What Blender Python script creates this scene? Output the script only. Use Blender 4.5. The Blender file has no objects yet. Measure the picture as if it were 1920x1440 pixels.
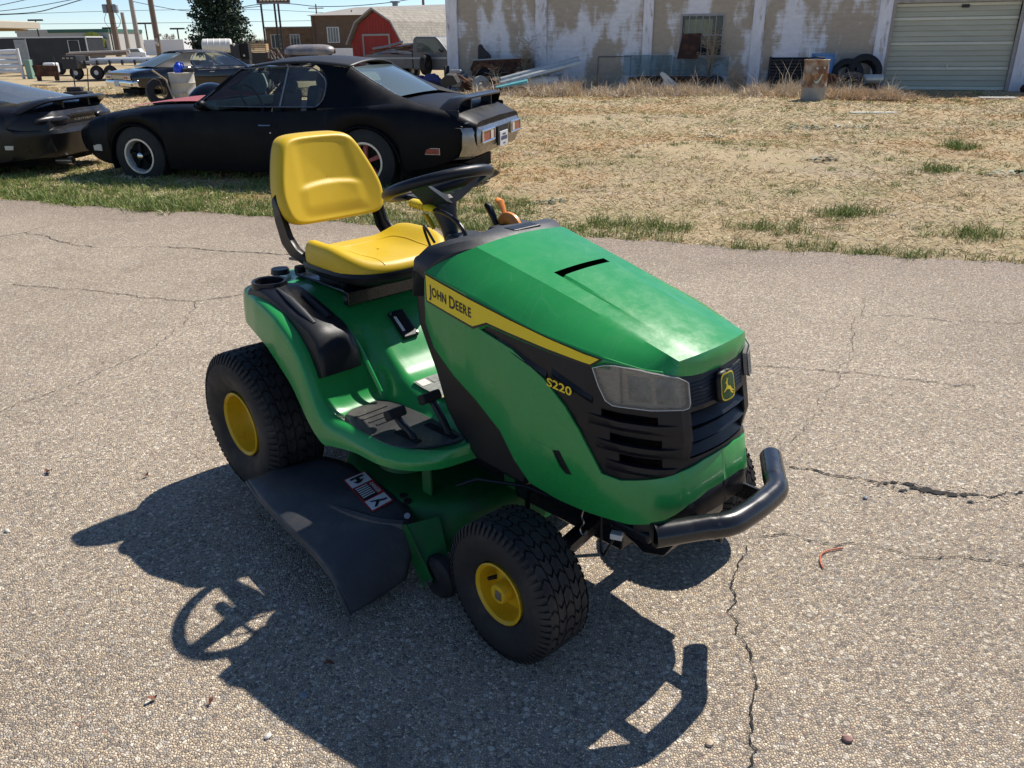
import bpy, bmesh, math, random
import numpy as np
from mathutils import Vector, Matrix
R = math.radians
rnd = random.Random(7)
rng = np.random.default_rng(11)
scene = bpy.context.scene
COL = scene.collection

# ---------------------------------------------------------------- camera
cam_d = bpy.data.cameras.new('camera'); cam = bpy.data.objects.new('camera', cam_d); COL.objects.link(cam)
CAM_H = 1.442
cam_d.sensor_width = 36.0; cam_d.lens = 1505.5 / 1920 * 36.0; cam_d.clip_start = 0.05; cam_d.clip_end = 6000
_d = Vector((1003.1 - 960, 4226.7 - 720, 1505.5)).normalized()          # plumb line in camera axes (x right, y down, z ahead)
_f = (Vector((0, 0, 1)) - _d * _d.z).normalized(); _r = _d.cross(_f)
_W = Matrix((_r, _f, -_d))                                               # world = _W @ camera axes
_cx, _cy, _cz = _W @ Vector((1, 0, 0)), _W @ Vector((0, -1, 0)), _W @ Vector((0, 0, -1))
cam.matrix_world = Matrix(((_cx.x, _cy.x, _cz.x, 0), (_cx.y, _cy.y, _cz.y, 0), (_cx.z, _cy.z, _cz.z, CAM_H), (0, 0, 0, 1)))
scene.camera = cam
# ---------------------------------------------------------------- sky, sun, exposure
SUN = Vector((0.535, 0.615, 1.0)).normalized()
world = bpy.data.worlds.new('World'); scene.world = world; world.use_nodes = True
wn = world.node_tree; wn.nodes.clear()
sky = wn.nodes.new('ShaderNodeTexSky'); sky.sky_type = 'NISHITA'; sky.sun_disc = False
sky.sun_elevation = math.asin(SUN.z); sky.sun_rotation = math.atan2(SUN.x, SUN.y)
sky.altitude = 300; sky.air_density = 0.70; sky.dust_density = 0.05; sky.ozone_density = 4.0
bg = wn.nodes.new('ShaderNodeBackground'); bg.inputs[1].default_value = 0.085
wo = wn.nodes.new('ShaderNodeOutputWorld')
wn.links.new(sky.outputs[0], bg.inputs[0]); wn.links.new(bg.outputs[0], wo.inputs[0])
sun_d = bpy.data.lights.new('sun', 'SUN'); sun = bpy.data.objects.new('sun', sun_d); COL.objects.link(sun)
sun_d.energy = 4.2; sun_d.angle = R(0.53); sun_d.color = (1.0, 0.937, 0.845)
sun.rotation_euler = SUN.to_track_quat('Z', 'Y').to_euler()
scene.view_settings.view_transform = 'Standard'; scene.view_settings.look = 'None'
scene.view_settings.exposure = 0.66; scene.view_settings.gamma = 1.0
scene.view_settings.use_curve_mapping = False
scene.render.engine = 'CYCLES'

# ---------------------------------------------------------------- materials
MATS = {}
def nd(nt, typ, **kw):
    n = nt.nodes.new(typ)
    for k, v in kw.items(): setattr(n, k, v)
    return n
def mat(name, col, rough=0.5, metal=0.0, var=0.12, vscale=6.0, bump=0.0, bscale=120.0, coat=0.0, spec=0.5,
        col2=None, mixscale=3.0, mixlo=0.45, mixhi=0.6, rvar=0.1, trans=0.0, ior=1.45, stretch=None, detail=6.0):
    m = bpy.data.materials.new(name); m.use_nodes = True; nt = m.node_tree; b = nt.nodes['Principled BSDF']
    tc = nd(nt, 'ShaderNodeTexCoord'); vec = tc.outputs['Object']
    if stretch:
        mp = nd(nt, 'ShaderNodeMapping'); mp.inputs['Scale'].default_value = stretch
        nt.links.new(vec, mp.inputs[0]); vec = mp.outputs[0]
    def noise(sc, det=detail):
        n = nd(nt, 'ShaderNodeTexNoise'); n.inputs['Scale'].default_value = sc; n.inputs['Detail'].default_value = det
        n.inputs['Roughness'].default_value = 0.62
        nt.links.new(vec, n.inputs['Vector']); return n.outputs['Fac']
    base = nd(nt, 'ShaderNodeRGB'); base.outputs[0].default_value = (*col, 1); c = base.outputs[0]
    if col2 is not None:
        r = nd(nt, 'ShaderNodeMapRange'); r.inputs[1].default_value = mixlo; r.inputs[2].default_value = mixhi
        nt.links.new(noise(mixscale, 9), r.inputs[0])
        mx = nd(nt, 'ShaderNodeMix', data_type='RGBA'); nt.links.new(r.outputs[0], mx.inputs[0])
        nt.links.new(c, mx.inputs[6]); mx.inputs[7].default_value = (*col2, 1); c = mx.outputs[2]
    if var > 0:
        r = nd(nt, 'ShaderNodeMapRange'); r.inputs[1].default_value = 0.25; r.inputs[2].default_value = 0.75
        r.inputs[3].default_value = 1 - var; r.inputs[4].default_value = 1 + var
        nt.links.new(noise(vscale), r.inputs[0])
        mx = nd(nt, 'ShaderNodeMix', data_type='RGBA', blend_type='MULTIPLY'); mx.inputs[0].default_value = 1
        nt.links.new(c, mx.inputs[6]); nt.links.new(r.outputs[0], mx.inputs[7]); c = mx.outputs[2]
    nt.links.new(c, b.inputs['Base Color'])
    if rvar > 0:
        r = nd(nt, 'ShaderNodeMapRange'); r.inputs[1].default_value = 0.3; r.inputs[2].default_value = 0.7
        r.inputs[3].default_value = max(0.02, rough - rvar); r.inputs[4].default_value = min(1, rough + rvar)
        nt.links.new(noise(vscale * 1.7 + 1), r.inputs[0]); nt.links.new(r.outputs[0], b.inputs['Roughness'])
    else: b.inputs['Roughness'].default_value = rough
    b.inputs['Metallic'].default_value = metal; b.inputs['Specular IOR Level'].default_value = spec
    b.inputs['Coat Weight'].default_value = coat; b.inputs['Coat Roughness'].default_value = 0.08
    b.inputs['Transmission Weight'].default_value = trans; b.inputs['IOR'].default_value = ior
    if bump > 0:
        bp = nd(nt, 'ShaderNodeBump'); bp.inputs['Strength'].default_value = bump; bp.inputs['Distance'].default_value = 0.004
        nt.links.new(noise(bscale, 3), bp.inputs['Height']); nt.links.new(bp.outputs[0], b.inputs['Normal'])
    MATS[name] = m; return m
def glass_mat(name, col, rough=0.03, alpha_mix=0.75):
    m = bpy.data.materials.new(name); m.use_nodes = True; nt = m.node_tree; nt.nodes.clear()
    o = nd(nt, 'ShaderNodeOutputMaterial'); t = nd(nt, 'ShaderNodeBsdfTransparent'); g = nd(nt, 'ShaderNodeBsdfGlossy')
    t.inputs[0].default_value = (*col, 1); g.inputs['Roughness'].default_value = rough
    f = nd(nt, 'ShaderNodeFresnel'); f.inputs[0].default_value = 1.5
    mx = nd(nt, 'ShaderNodeMixShader'); nt.links.new(f.outputs[0], mx.inputs[0])
    df = nd(nt, 'ShaderNodeBsdfDiffuse'); df.inputs[0].default_value = (*[min(1, c * 0.6 + 0.05) for c in col], 1)
    m2 = nd(nt, 'ShaderNodeMixShader'); m2.inputs[0].default_value = 1 - alpha_mix
    nt.links.new(t.outputs[0], m2.inputs[1]); nt.links.new(df.outputs[0], m2.inputs[2])
    nt.links.new(m2.outputs[0], mx.inputs[1]); nt.links.new(g.outputs[0], mx.inputs[2]); nt.links.new(mx.outputs[0], o.inputs[0])
    MATS[name] = m; return m

# ---------------------------------------------------------------- object helpers
def tag(o, label=None, cat=None, group=None, kind=None):
    if label: o['label'] = label
    if cat: o['category'] = cat
    if group: o['group'] = group
    if kind: o['kind'] = kind
    return o
def thing(name, label, cat, loc=(0, 0, 0), rz=0.0, group=None):
    o = bpy.data.objects.new(name, None); COL.objects.link(o); o.location = loc; o.rotation_euler = (0, 0, rz)
    o.empty_display_size = 0.1
    return tag(o, label, cat, group)
def copy_tree(o, parent=None):
    c = o.copy(); COL.objects.link(c); c.parent = parent
    for ch in list(o.children): copy_tree(ch, c)
    return c
class MB:
    """collects vertices and faces; build() links them as one mesh object"""
    def __init__(s): s.v = []; s.f = []
    def add(s, v, f):
        b = len(s.v); s.v += [tuple(p) for p in v]; s.f += [tuple(i + b for i in q) for q in f]; return s
    def box(s, c, size, rot=None):
        hx, hy, hz = [q / 2 for q in size]
        P = [Vector((x, y, z)) for x in (-hx, hx) for y in (-hy, hy) for z in (-hz, hz)]
        if rot is not None: P = [rot @ p for p in P]
        P = [p + Vector(c) for p in P]
        return s.add(P, [(0, 1, 3, 2), (4, 6, 7, 5), (0, 4, 5, 1), (2, 3, 7, 6), (0, 2, 6, 4), (1, 5, 7, 3)])
    def box2(s, lo, hi): return s.box([(a + b) / 2 for a, b in zip(lo, hi)], [b - a for a, b in zip(lo, hi)])
    def hexa(s, P): return s.add(P, [(0, 1, 2, 3), (7, 6, 5, 4), (0, 4, 5, 1), (1, 5, 6, 2), (2, 6, 7, 3), (3, 7, 4, 0)])
    def tube(s, path, r, n=10, closed=False, caps=True, rs=None, flat=None):
        path = [Vector(p) for p in path]; m = len(path); rings = []
        prev = None
        for i, p in enumerate(path):
            a = path[(i - 1) % m] if (closed or i > 0) else p; b = path[(i + 1) % m] if (closed or i < m - 1) else p
            t = (b - a); t = t.normalized() if t.length > 1e-9 else Vector((0, 0, 1))
            if prev is None:
                u = t.cross(Vector((0, 0, 1)));
                if u.length < 1e-3: u = t.cross(Vector((0, 1, 0)))
                u.normalize()
            else:
                u = prev - t * prev.dot(t); u.normalize()
            prev = u; w = t.cross(u); q = rs[i] if rs else r
            rings.append([p + (u * math.cos(2 * math.pi * k / n) + w * math.sin(2 * math.pi * k / n) * (flat or 1)) * q for k in range(n)])
        v = [p for ring in rings for p in ring]; f = []
        for i in range(m if closed else m - 1):
            j = (i + 1) % m
            for k in range(n): f.append((i * n + k, i * n + (k + 1) % n, j * n + (k + 1) % n, j * n + k))
        if caps and not closed: f.append(tuple(range(n))[::-1]); f.append(tuple((m - 1) * n + k for k in range(n)))
        return s.add(v, f)
    def cyl(s, a, b, r, r2=None, n=16): return s.tube([a, b], r, n, rs=[r, r if r2 is None else r2])
    def lathe(s, prof, n=32, axis='y', c=(0, 0, 0), closed=False):
        v = []; f = []; m = len(prof)
        for k in range(n):
            t = 2 * math.pi * k / n; ct, st = math.cos(t), math.sin(t)
            for r, h in prof:
                p = (r * ct, h, r * st) if axis == 'y' else ((r * ct, r * st, h) if axis == 'z' else (h, r * ct, r * st))
                v.append((p[0] + c[0], p[1] + c[1], p[2] + c[2]))
        for k in range(n):
            k2 = (k + 1) % n
            for i in range(m if closed else m - 1):
                j = (i + 1) % m; f.append((k * m + i, k * m + j, k2 * m + j, k2 * m + i))
        return s.add(v, f)
    def grid(s, P, cu=False):
        """P[i][j] points"""
        n, m = len(P), len(P[0]); v = [p for row in P for p in row]; f = []
        for i in range(n if cu else n - 1):
            i2 = (i + 1) % n
            for j in range(m - 1): f.append((i * m + j, i2 * m + j, i2 * m + j + 1, i * m + j + 1))
        return s.add(v, f)
    def prism(s, poly, a, b, axis='y'):
        """extrude a polygon given in the two other axes from a to b along axis"""
        n = len(poly)
        def P(q, h): return (q[0], h, q[1]) if axis == 'y' else ((q[0], q[1], h) if axis == 'z' else (h, q[0], q[1]))
        v = [P(q, a) for q in poly] + [P(q, b) for q in poly]
        f = [tuple(range(n)), tuple(range(2 * n - 1, n - 1, -1))] + [(i, i + n, (i + 1) % n + n, (i + 1) % n) for i in range(n)]
        return s.add(v, f)
    def ball(s, c, r, n=12, m=8, sc=(1, 1, 1)):
        P = []
        for i in range(m + 1):
            a = math.pi * i / m; P.append([(c[0] + sc[0] * r * math.sin(a) * math.cos(2 * math.pi * k / n), c[1] + sc[1] * r * math.sin(a) * math.sin(2 * math.pi * k / n), c[2] + sc[2] * r * math.cos(a)) for k in range(n + 1)])
        return s.grid(P)
    def build(s, name, m, parent=None, smooth=False, bevel=0.0, seg=2, sub=0, solid=0.0, weld=True, label=None, auto=35):
        me = bpy.data.meshes.new(name); me.from_pydata(s.v, [], s.f); me.update()
        bm = bmesh.new(); bm.from_mesh(me)
        if weld: bmesh.ops.remove_doubles(bm, verts=bm.verts, dist=1e-5)
        bmesh.ops.recalc_face_normals(bm, faces=bm.faces)
        if smooth:
            for f in bm.faces: f.smooth = True
            if auto:
                for e in bm.edges:
                    if len(e.link_faces) == 2 and e.calc_face_angle(0) > R(auto): e.smooth = False
        bm.to_mesh(me); bm.free()
        o = bpy.data.objects.new(name, me); COL.objects.link(o)
        if isinstance(m, (list, tuple)):
            for q in m: me.materials.append(MATS[q])
        else: me.materials.append(MATS[m])
        if solid:
            md = o.modifiers.new('solid', 'SOLIDIFY'); md.thickness = solid; md.offset = -1
        if sub:
            md = o.modifiers.new('sub', 'SUBSURF'); md.levels = sub; md.render_levels = sub
        if bevel:
            md = o.modifiers.new('bevel', 'BEVEL'); md.width = bevel; md.segments = seg; md.limit_method = 'ANGLE'; md.angle_limit = R(32)
            for p in me.polygons: p.use_smooth = True
            md.harden_normals = True
        if parent is not None: o.parent = parent
        if label: o['label'] = label
        return o
def interp(xs, ys, x): return float(np.interp(x, xs, ys))
def crom(pts, n=8, closed=False):
    """Catmull-Rom through points"""
    P = [Vector(p) for p in pts]; m = len(P); out = []
    rng_ = range(m if closed else m - 1)
    for i in rng_:
        if closed: a, b, c_, d = P[(i - 1) % m], P[i], P[(i + 1) % m], P[(i + 2) % m]
        else: a, b, c_, d = P[max(i - 1, 0)], P[i], P[i + 1], P[min(i + 2, m - 1)]
        for k in range(n):
            t = k / n; out.append(0.5 * ((2 * b) + (c_ - a) * t + (2 * a - 5 * b + 4 * c_ - d) * t * t + (3 * b - a - 3 * c_ + d) * t ** 3))
    if not closed: out.append(P[-1])
    return out
def text_polys(body, size, offset=0.0, res=3):
    """mesh of a word as (verts2d, faces), baseline at y = 0, left edge at x = 0"""
    cu = bpy.data.curves.new('word', 'FONT'); cu.body = body; cu.size = size; cu.offset = offset; cu.resolution_u = res
    ob = bpy.data.objects.new('word', cu); COL.objects.link(ob)
    dg = bpy.context.evaluated_depsgraph_get(); me = ob.evaluated_get(dg).to_mesh()
    v = [tuple(p.co) for p in me.vertices]; f = [tuple(p.vertices) for p in me.polygons]
    bpy.data.objects.remove(ob); bpy.data.curves.remove(cu)
    return v, f
# ================================================================ ground, asphalt, grass
def asphalt_material():
    m = bpy.data.materials.new('asphalt'); m.use_nodes = True; nt = m.node_tree; b = nt.nodes['Principled BSDF']; L = nt.links.new
    tc = nd(nt, 'ShaderNodeTexCoord'); O = tc.outputs['Object']
    wob = nd(nt, 'ShaderNodeTexNoise'); wob.inputs['Scale'].default_value = 90; L(O, wob.inputs['Vector'])
    add = nd(nt, 'ShaderNodeVectorMath', operation='MULTIPLY_ADD'); L(wob.outputs['Color'], add.inputs[0]); add.inputs[1].default_value = (.011, .011, 0); L(O, add.inputs[2])
    def vor(scale, feat='F1'):
        v = nd(nt, 'ShaderNodeTexVoronoi', feature=feat, voronoi_dimensions='2D'); v.inputs['Scale'].default_value = scale; L(add.outputs[0], v.inputs['Vector']); return v
    v1 = vor(150); sep = nd(nt, 'ShaderNodeSeparateColor'); L(v1.outputs['Color'], sep.inputs[0])
    ramp = nd(nt, 'ShaderNodeValToRGB'); cr = ramp.color_ramp; cr.interpolation = 'CONSTANT'
    tones = [(0, (.19, .165, .14)), (.10, (.32, .27, .22)), (.25, (.44, .352, .255)), (.45, (.52, .42, .30)), (.62, (.37, .32, .265)), (.74, (.60, .495, .36)), (.88, (.45, .35, .255)), (.94, (.74, .65, .52)), (.985, (.36, .23, .17))]
    cr.elements[0].position, cr.elements[0].color = 0, (*tones[0][1], 1); cr.elements[1].position, cr.elements[1].color = tones[1][0], (*tones[1][1], 1)
    for p, c in tones[2:]: e = cr.elements.new(p); e.color = (*c, 1)
    L(sep.outputs[0], ramp.inputs[0])
    # binder colour between the stones, darkened to include the shade between them
    de = vor(150, 'DISTANCE_TO_EDGE'); g = nd(nt, 'ShaderNodeMapRange'); g.inputs[1].default_value = .0; g.inputs[2].default_value = .22; L(de.outputs['Distance'], g.inputs[0])
    bind = nd(nt, 'ShaderNodeMix', data_type='RGBA'); L(g.outputs[0], bind.inputs[0]); bind.inputs[6].default_value = (.165, .138, .112, 1); L(ramp.outputs[0], bind.inputs[7])
    v2 = vor(62); s2 = nd(nt, 'ShaderNodeSeparateColor'); L(v2.outputs['Color'], s2.inputs[0]); sel = nd(nt, 'ShaderNodeMath', operation='GREATER_THAN'); L(s2.outputs[0], sel.inputs[0]); sel.inputs[1].default_value = .80
    dsk = nd(nt, 'ShaderNodeMapRange'); dsk.inputs[1].default_value = .42; dsk.inputs[2].default_value = .34; L(v2.outputs['Distance'], dsk.inputs[0]); bigf = nd(nt, 'ShaderNodeMath', operation='MULTIPLY'); L(sel.outputs[0], bigf.inputs[0]); L(dsk.outputs[0], bigf.inputs[1])
    r2 = nd(nt, 'ShaderNodeValToRGB'); r2.color_ramp.elements[0].color = (.26, .235, .215, 1); r2.color_ramp.elements[1].color = (.66, .58, .46, 1); L(s2.outputs[1], r2.inputs[0])
    bigm = nd(nt, 'ShaderNodeMix', data_type='RGBA'); L(bigf.outputs[0], bigm.inputs[0]); L(bind.outputs[2], bigm.inputs[6]); L(r2.outputs[0], bigm.inputs[7]); bind = bigm
    # sand-sized fines
    fn = nd(nt, 'ShaderNodeTexNoise'); fn.inputs['Scale'].default_value = 420; fn.inputs['Detail'].default_value = 4; L(O, fn.inputs['Vector'])
    fr = nd(nt, 'ShaderNodeMapRange'); fr.inputs[1].default_value = .3; fr.inputs[2].default_value = .7; fr.inputs[3].default_value = .72; fr.inputs[4].default_value = 1.25; L(fn.outputs['Fac'], fr.inputs[0])
    m1 = nd(nt, 'ShaderNodeMix', data_type='RGBA', blend_type='MULTIPLY'); m1.inputs[0].default_value = 1; L(bind.outputs[2], m1.inputs[6]); L(fr.outputs[0], m1.inputs[7])
    # broad wear
    w = nd(nt, 'ShaderNodeTexNoise'); w.inputs['Scale'].default_value = .9; w.inputs['Detail'].default_value = 7; w.inputs['Roughness'].default_value = .65; L(O, w.inputs['Vector'])
    wr = nd(nt, 'ShaderNodeMapRange'); wr.inputs[1].default_value = .3; wr.inputs[2].default_value = .7; wr.inputs[3].default_value = .96; wr.inputs[4].default_value = 1.30; L(w.outputs['Fac'], wr.inputs[0])
    m2 = nd(nt, 'ShaderNodeMix', data_type='RGBA', blend_type='MULTIPLY'); m2.inputs[0].default_value = 1; L(m1.outputs[2], m2.inputs[6]); L(wr.outputs[0], m2.inputs[7])
    # old dirt and oil marks
    st = nd(nt, 'ShaderNodeTexNoise'); st.inputs['Scale'].default_value = 2.3; st.inputs['Detail'].default_value = 5; st.inputs['Distortion'].default_value = 1.0; L(O, st.inputs['Vector']); sr = nd(nt, 'ShaderNodeMapRange'); sr.inputs[1].default_value = .60; sr.inputs[2].default_value = .78; sr.inputs[4].default_value = .55; L(st.outputs['Fac'], sr.inputs[0])
    ms = nd(nt, 'ShaderNodeMix', data_type='RGBA', blend_type='MULTIPLY'); L(sr.outputs[0], ms.inputs[0]); L(m2.outputs[2], ms.inputs[6]); ms.inputs[7].default_value = (.66, .64, .64, 1); m2 = ms
    # dark bituminous band along the grass edge (less worn)
    xyz = nd(nt, 'ShaderNodeSeparateXYZ'); L(O, xyz.inputs[0])
    e1 = nd(nt, 'ShaderNodeMath', operation='MULTIPLY_ADD'); L(xyz.outputs[0], e1.inputs[0]); e1.inputs[1].default_value = .343; L(xyz.outputs[1], e1.inputs[2])
    e2 = nd(nt, 'ShaderNodeMath', operation='MULTIPLY_ADD'); L(w.outputs['Fac'], e2.inputs[0]); e2.inputs[1].default_value = .9; L(e1.outputs[0], e2.inputs[2])
    er = nd(nt, 'ShaderNodeMapRange'); er.inputs[1].default_value = 5.75; er.inputs[2].default_value = 6.9; L(e2.outputs[0], er.inputs[0])
    m3 = nd(nt, 'ShaderNodeMix', data_type='RGBA', blend_type='MULTIPLY'); L(er.outputs[0], m3.inputs[0]); L(m2.outputs[2], m3.inputs[6]); m3.inputs[7].default_value = (.80, .78, .80, 1)
    L(m3.outputs[2], b.inputs['Base Color']); b.inputs['Roughness'].default_value = .85; b.inputs['Specular IOR Level'].default_value = .25
    # rounded stones standing out of the binder
    f1 = nd(nt, 'ShaderNodeMath', operation='SUBTRACT'); f1.inputs[0].default_value = 1; L(v1.outputs['Distance'], f1.inputs[1])
    hh = nd(nt, 'ShaderNodeMath', operation='MULTIPLY_ADD'); L(sep.outputs[1], hh.inputs[0]); hh.inputs[1].default_value = .5; L(f1.outputs[0], hh.inputs[2])
    hb = nd(nt, 'ShaderNodeMath', operation='MULTIPLY'); L(hh.outputs[0], hb.inputs[0]); L(g.outputs[0], hb.inputs[1])
    bp = nd(nt, 'ShaderNodeBump'); bp.inputs['Strength'].default_value = .75; bp.inputs['Distance'].default_value = .004; L(hb.outputs[0], bp.inputs['Height'])
    L(bp.outputs[0], b.inputs['Normal']); MATS['asphalt'] = m
asphalt_material()
def soil_material():
    m = bpy.data.materials.new('dry_ground'); m.use_nodes = True; nt = m.node_tree; b = nt.nodes['Principled BSDF']; L = nt.links.new
    tc = nd(nt, 'ShaderNodeTexCoord'); O = tc.outputs['Object']
    def nz(s, d=8): n = nd(nt, 'ShaderNodeTexNoise'); n.inputs['Scale'].default_value = s; n.inputs['Detail'].default_value = d; n.inputs['Roughness'].default_value = .7; L(O, n.inputs['Vector']); return n.outputs['Fac']
    def mixc(f, lo, hi, a, c):
        r = nd(nt, 'ShaderNodeMapRange'); r.inputs[1].default_value = lo; r.inputs[2].default_value = hi; L(f, r.inputs[0]); x = nd(nt, 'ShaderNodeMix', data_type='RGBA'); L(r.outputs[0], x.inputs[0])
        if isinstance(a, tuple): x.inputs[6].default_value = (*a, 1)
        else: L(a, x.inputs[6])
        x.inputs[7].default_value = (*c, 1); return x.outputs[2]
    c = mixc(nz(.55), .42, .6, (.44, .345, .21), (.36, .29, .19))
    c = mixc(nz(1.7), .52, .68, c, (.50, .41, .265))
    c = mixc(nz(.33, 6), .56, .68, c, (.37, .31, .245))
    c = mixc(nz(2.6, 9), .54, .68, c, (.26, .26, .11))
    c = mixc(nz(45, 5), .48, .72, c, (.30, .23, .15))
    L(c, b.inputs['Base Color']); b.inputs['Roughness'].default_value = .95; b.inputs['Specular IOR Level'].default_value = .1
    bp = nd(nt, 'ShaderNodeBump'); bp.inputs['Strength'].default_value = .7; bp.inputs['Distance'].default_value = .03; L(nz(38, 6), bp.inputs['Height']); L(bp.outputs[0], b.inputs['Normal']); MATS['dry_ground'] = m
soil_material()
mat('crack_shade', (.020, .018, .016), rough=.95, var=.4, vscale=60, bump=.6, bscale=300)  # near-black colour stands in for the shade inside cracks and hollows
def edge_y(x): return 6.48 - .343 * x + .035 * math.sin(x * 2.3 + .5) + .025 * math.sin(x * 6.1) + .018 * math.sin(x * 17 + 1) + .01 * math.sin(x * 41)
# the lot continues behind and beside the camera; the grass ground goes on to the horizon
P = []
xe = list(np.arange(-14, 12.01, .05))
top = [(x, edge_y(x), 0.0) for x in xe]
mb = MB()
for i in range(len(xe) - 1): mb.add([top[i], top[i + 1], (xe[i + 1], -14, 0), (xe[i], -14, 0)], [(0, 1, 2, 3)])
lot = mb.build('asphalt_lot', 'asphalt'); tag(lot, kind='structure')
ys = np.concatenate([np.linspace(-16, 4, 3), np.linspace(4.5, 45, 90), np.array([60, 100, 200, 500, 1500, 4000])]); xsg = np.concatenate([np.array([-4000, -1500, -400, -120, -60]), np.linspace(-40, 40, 121), np.array([60, 120, 400, 1500, 4000])])
def gz(x, y):
    d = y - (6.48 - .343 * x)
    if y > 60 or abs(x) > 45: return -.02
    k = min(1, max(0, (d - .2) / 2.0)); return -.014 + k * (.02 * math.sin(x * .9 + .4 * y) + .018 * math.sin(y * 1.3 - x * .35) + .012 * math.sin(x * 2.7 + 1) * math.sin(y * 2.1))
g = MB().grid([[(x, y, gz(x, y)) for y in ys] for x in xsg]).build('ground', 'dry_ground', smooth=True, auto=0); tag(g, kind='structure')
# cracks in the lot: flat strips, the shade of open gaps in their colour
CR_ = [([(0.716, 2.068), (0.666, 1.974), (0.611, 1.803), (0.6, 1.673), (0.597, 1.575), (0.559, 1.451), (0.527, 1.356), (0.493, 1.255), (.44, 1.1), (.38, .9)], .0045),
       ([(0.765, 2.125), (0.843, 2.109), (0.979, 2.071), (1.174, 2.031), (1.269, 1.994), (1.404, 1.977), (1.503, 1.957), (1.8, 1.9)], .0042),
       ([(1.0, 2.545), (1.139, 2.502), (1.267, 2.443), (1.369, 2.422), (1.434, 2.403), (1.507, 2.365), (1.609, 2.352), (1.751, 2.377), (2.1, 2.33)], .0085),
       ([(1.146, 3.549), (1.311, 3.51), (1.535, 3.437), (1.799, 3.365), (2.062, 3.265)], .0055), ([(1.95, 4.285), (2.194, 4.228), (2.451, 4.154), (2.762, 4.089), (3.2, 3.98)], .005),
       ([(2.101, 4.581), (1.816, 4.02), (1.611, 3.568), (1.311, 3.089), (1.077, 2.752)], .0022), ([(-4.273, 6.405), (-4.063, 6.684), (-3.771, 6.51), (-3.407, 6.214), (-3.193, 6.116)], .008),
       ([(-3.193, 6.116), (-2.641, 6.122)], .004), ([(-2.641, 6.122), (-2.244, 5.983), (-1.639, 5.822), (-1.2, 5.75)], .011), ([(-4.063, 6.684), (-4.002, 7.039), (-3.607, 7.196), (-3.284, 7.108)], .005),
       ([(-3.272, 5.097), (-2.643, 4.949), (-2.15, 4.735), (-1.919, 4.682), (-1.767, 4.763), (-1.611, 4.847), (-1.3, 4.95)], .0065), ([(-1.919, 4.682), (-1.821, 4.243), (-1.872, 3.83), (-2.013, 3.453), (-2.186, 3.11)], .0032), ([(-3.741, 5.784), (-3.561, 5.886), (-3.309, 5.938)], .004)]
for pts, w in CR_:
    fine = []
    for a, b in zip(pts[:-1], pts[1:]):
        n = max(2, int(math.hypot(b[0] - a[0], b[1] - a[1]) / .012))
        for k in range(n): fine.append((a[0] + (b[0] - a[0]) * k / n, a[1] + (b[1] - a[1]) * k / n))
    fine.append(pts[-1]); off = 0; V = []
    for i, (x, y) in enumerate(fine):
        a = fine[max(0, i - 1)]; b = fine[min(len(fine) - 1, i + 1)]; tx, ty = b[0] - a[0], b[1] - a[1]; l = math.hypot(tx, ty) or 1
        off = off * .86 + rnd.gauss(0, .0055); wl, wr_ = w * rnd.uniform(.02, .8), w * rnd.uniform(.02, .8)
        nx, ny = -ty / l, tx / l; V.append([(x + nx * (off + wl), y + ny * (off + wl), .004), (x + nx * (off - wr_), y + ny * (off - wr_), .004)])
    MB().grid(V).build('crack', 'crack_shade', lot)
mat('stone_mix', (.52, .43, .33), rough=.85, var=.35, vscale=70)
for (x, y, r) in ((1.415, 2.385, .036), (1.455, 2.365, .028), (1.385, 2.400, .018), (1.49, 2.35, .024), (1.33, 2.44, .014), (1.375, 2.425, .02), (1.30, 2.43, .012)):
    poly = [(x + r * rnd.uniform(.5, 1.2) * math.cos(a), y + .7 * r * rnd.uniform(.4, 1.1) * math.sin(a)) for a in np.linspace(0, 6.0, 12)]
    MB().add([(px_, py_, .0045) for px_, py_ in poly], [tuple(range(12))]).build('pothole_shade', 'crack_shade', lot)  # flat dark patch, the shade of a hollow painted on the lot
q = random.Random(31); mb = MB()                                           # crumbled aggregate round the broken patch
for k in range(200):
    x_ = 1.20 + .50 * q.random() ** .8; y_ = 2.435 - .22 * (x_ - 1.2) + q.gauss(-.005, .035); s = q.uniform(.002, .006); mb.ball((x_, y_, s * .2), s, 5, 3, (1, q.uniform(.6, 1), .6))
tag(mb.build('asphalt_crumbs', 'stone_mix', smooth=True, weld=False), 'crumbled stones scattered round the broken asphalt patch on the right', 'gravel', kind='stuff')
for k in range(8):
    x_ = 1.27 + .36 * q.random(); y_ = 2.43 - .22 * (x_ - 1.2) + q.gauss(0, .018); r = q.uniform(.006, .016); MB().add([(x_ + r * q.uniform(.6, 1.3) * math.cos(a), y_ + .6 * r * q.uniform(.5, 1.2) * math.sin(a), .0042 + .00002 * k) for a in np.linspace(0, 5.6, 8)], [tuple(range(8))]).build('pothole_shade', 'crack_shade', lot)  # smaller flat patches, hollow shade given as colour
# loose stones, leaves and a bit of string
mat('stone_white', (.62, .60, .55), rough=.8, var=.15, vscale=40); mat('stone_red', (.30, .17, .15), rough=.8, var=.2, vscale=40); mat('stone_tan', (.50, .40, .28), rough=.8, var=.2, vscale=40); mat('stone_blue', (.20, .23, .27), rough=.8, var=.2, vscale=40)
mat('dead_leaf', (.16, .055, .03), rough=.7, var=.3, vscale=60); mat('orange_string', (.48, .11, .05), rough=.7, var=.15, vscale=80)
def pebble(x, y, r, m, label, k):
    q = random.Random(k); mb = MB().ball((0, 0, 0), r, 9, 6, (1, q.uniform(.6, .9), q.uniform(.4, .55))); mb.v = [tuple(c * q.uniform(.88, 1.1) for c in p) for p in mb.v]
    o = mb.build('pebble', m, smooth=True); o.location = (x, y, r * .35); o.rotation_euler = (0, 0, q.uniform(0, 6)); tag(o, label, 'pebble', 'loose pebbles on the asphalt')
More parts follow.
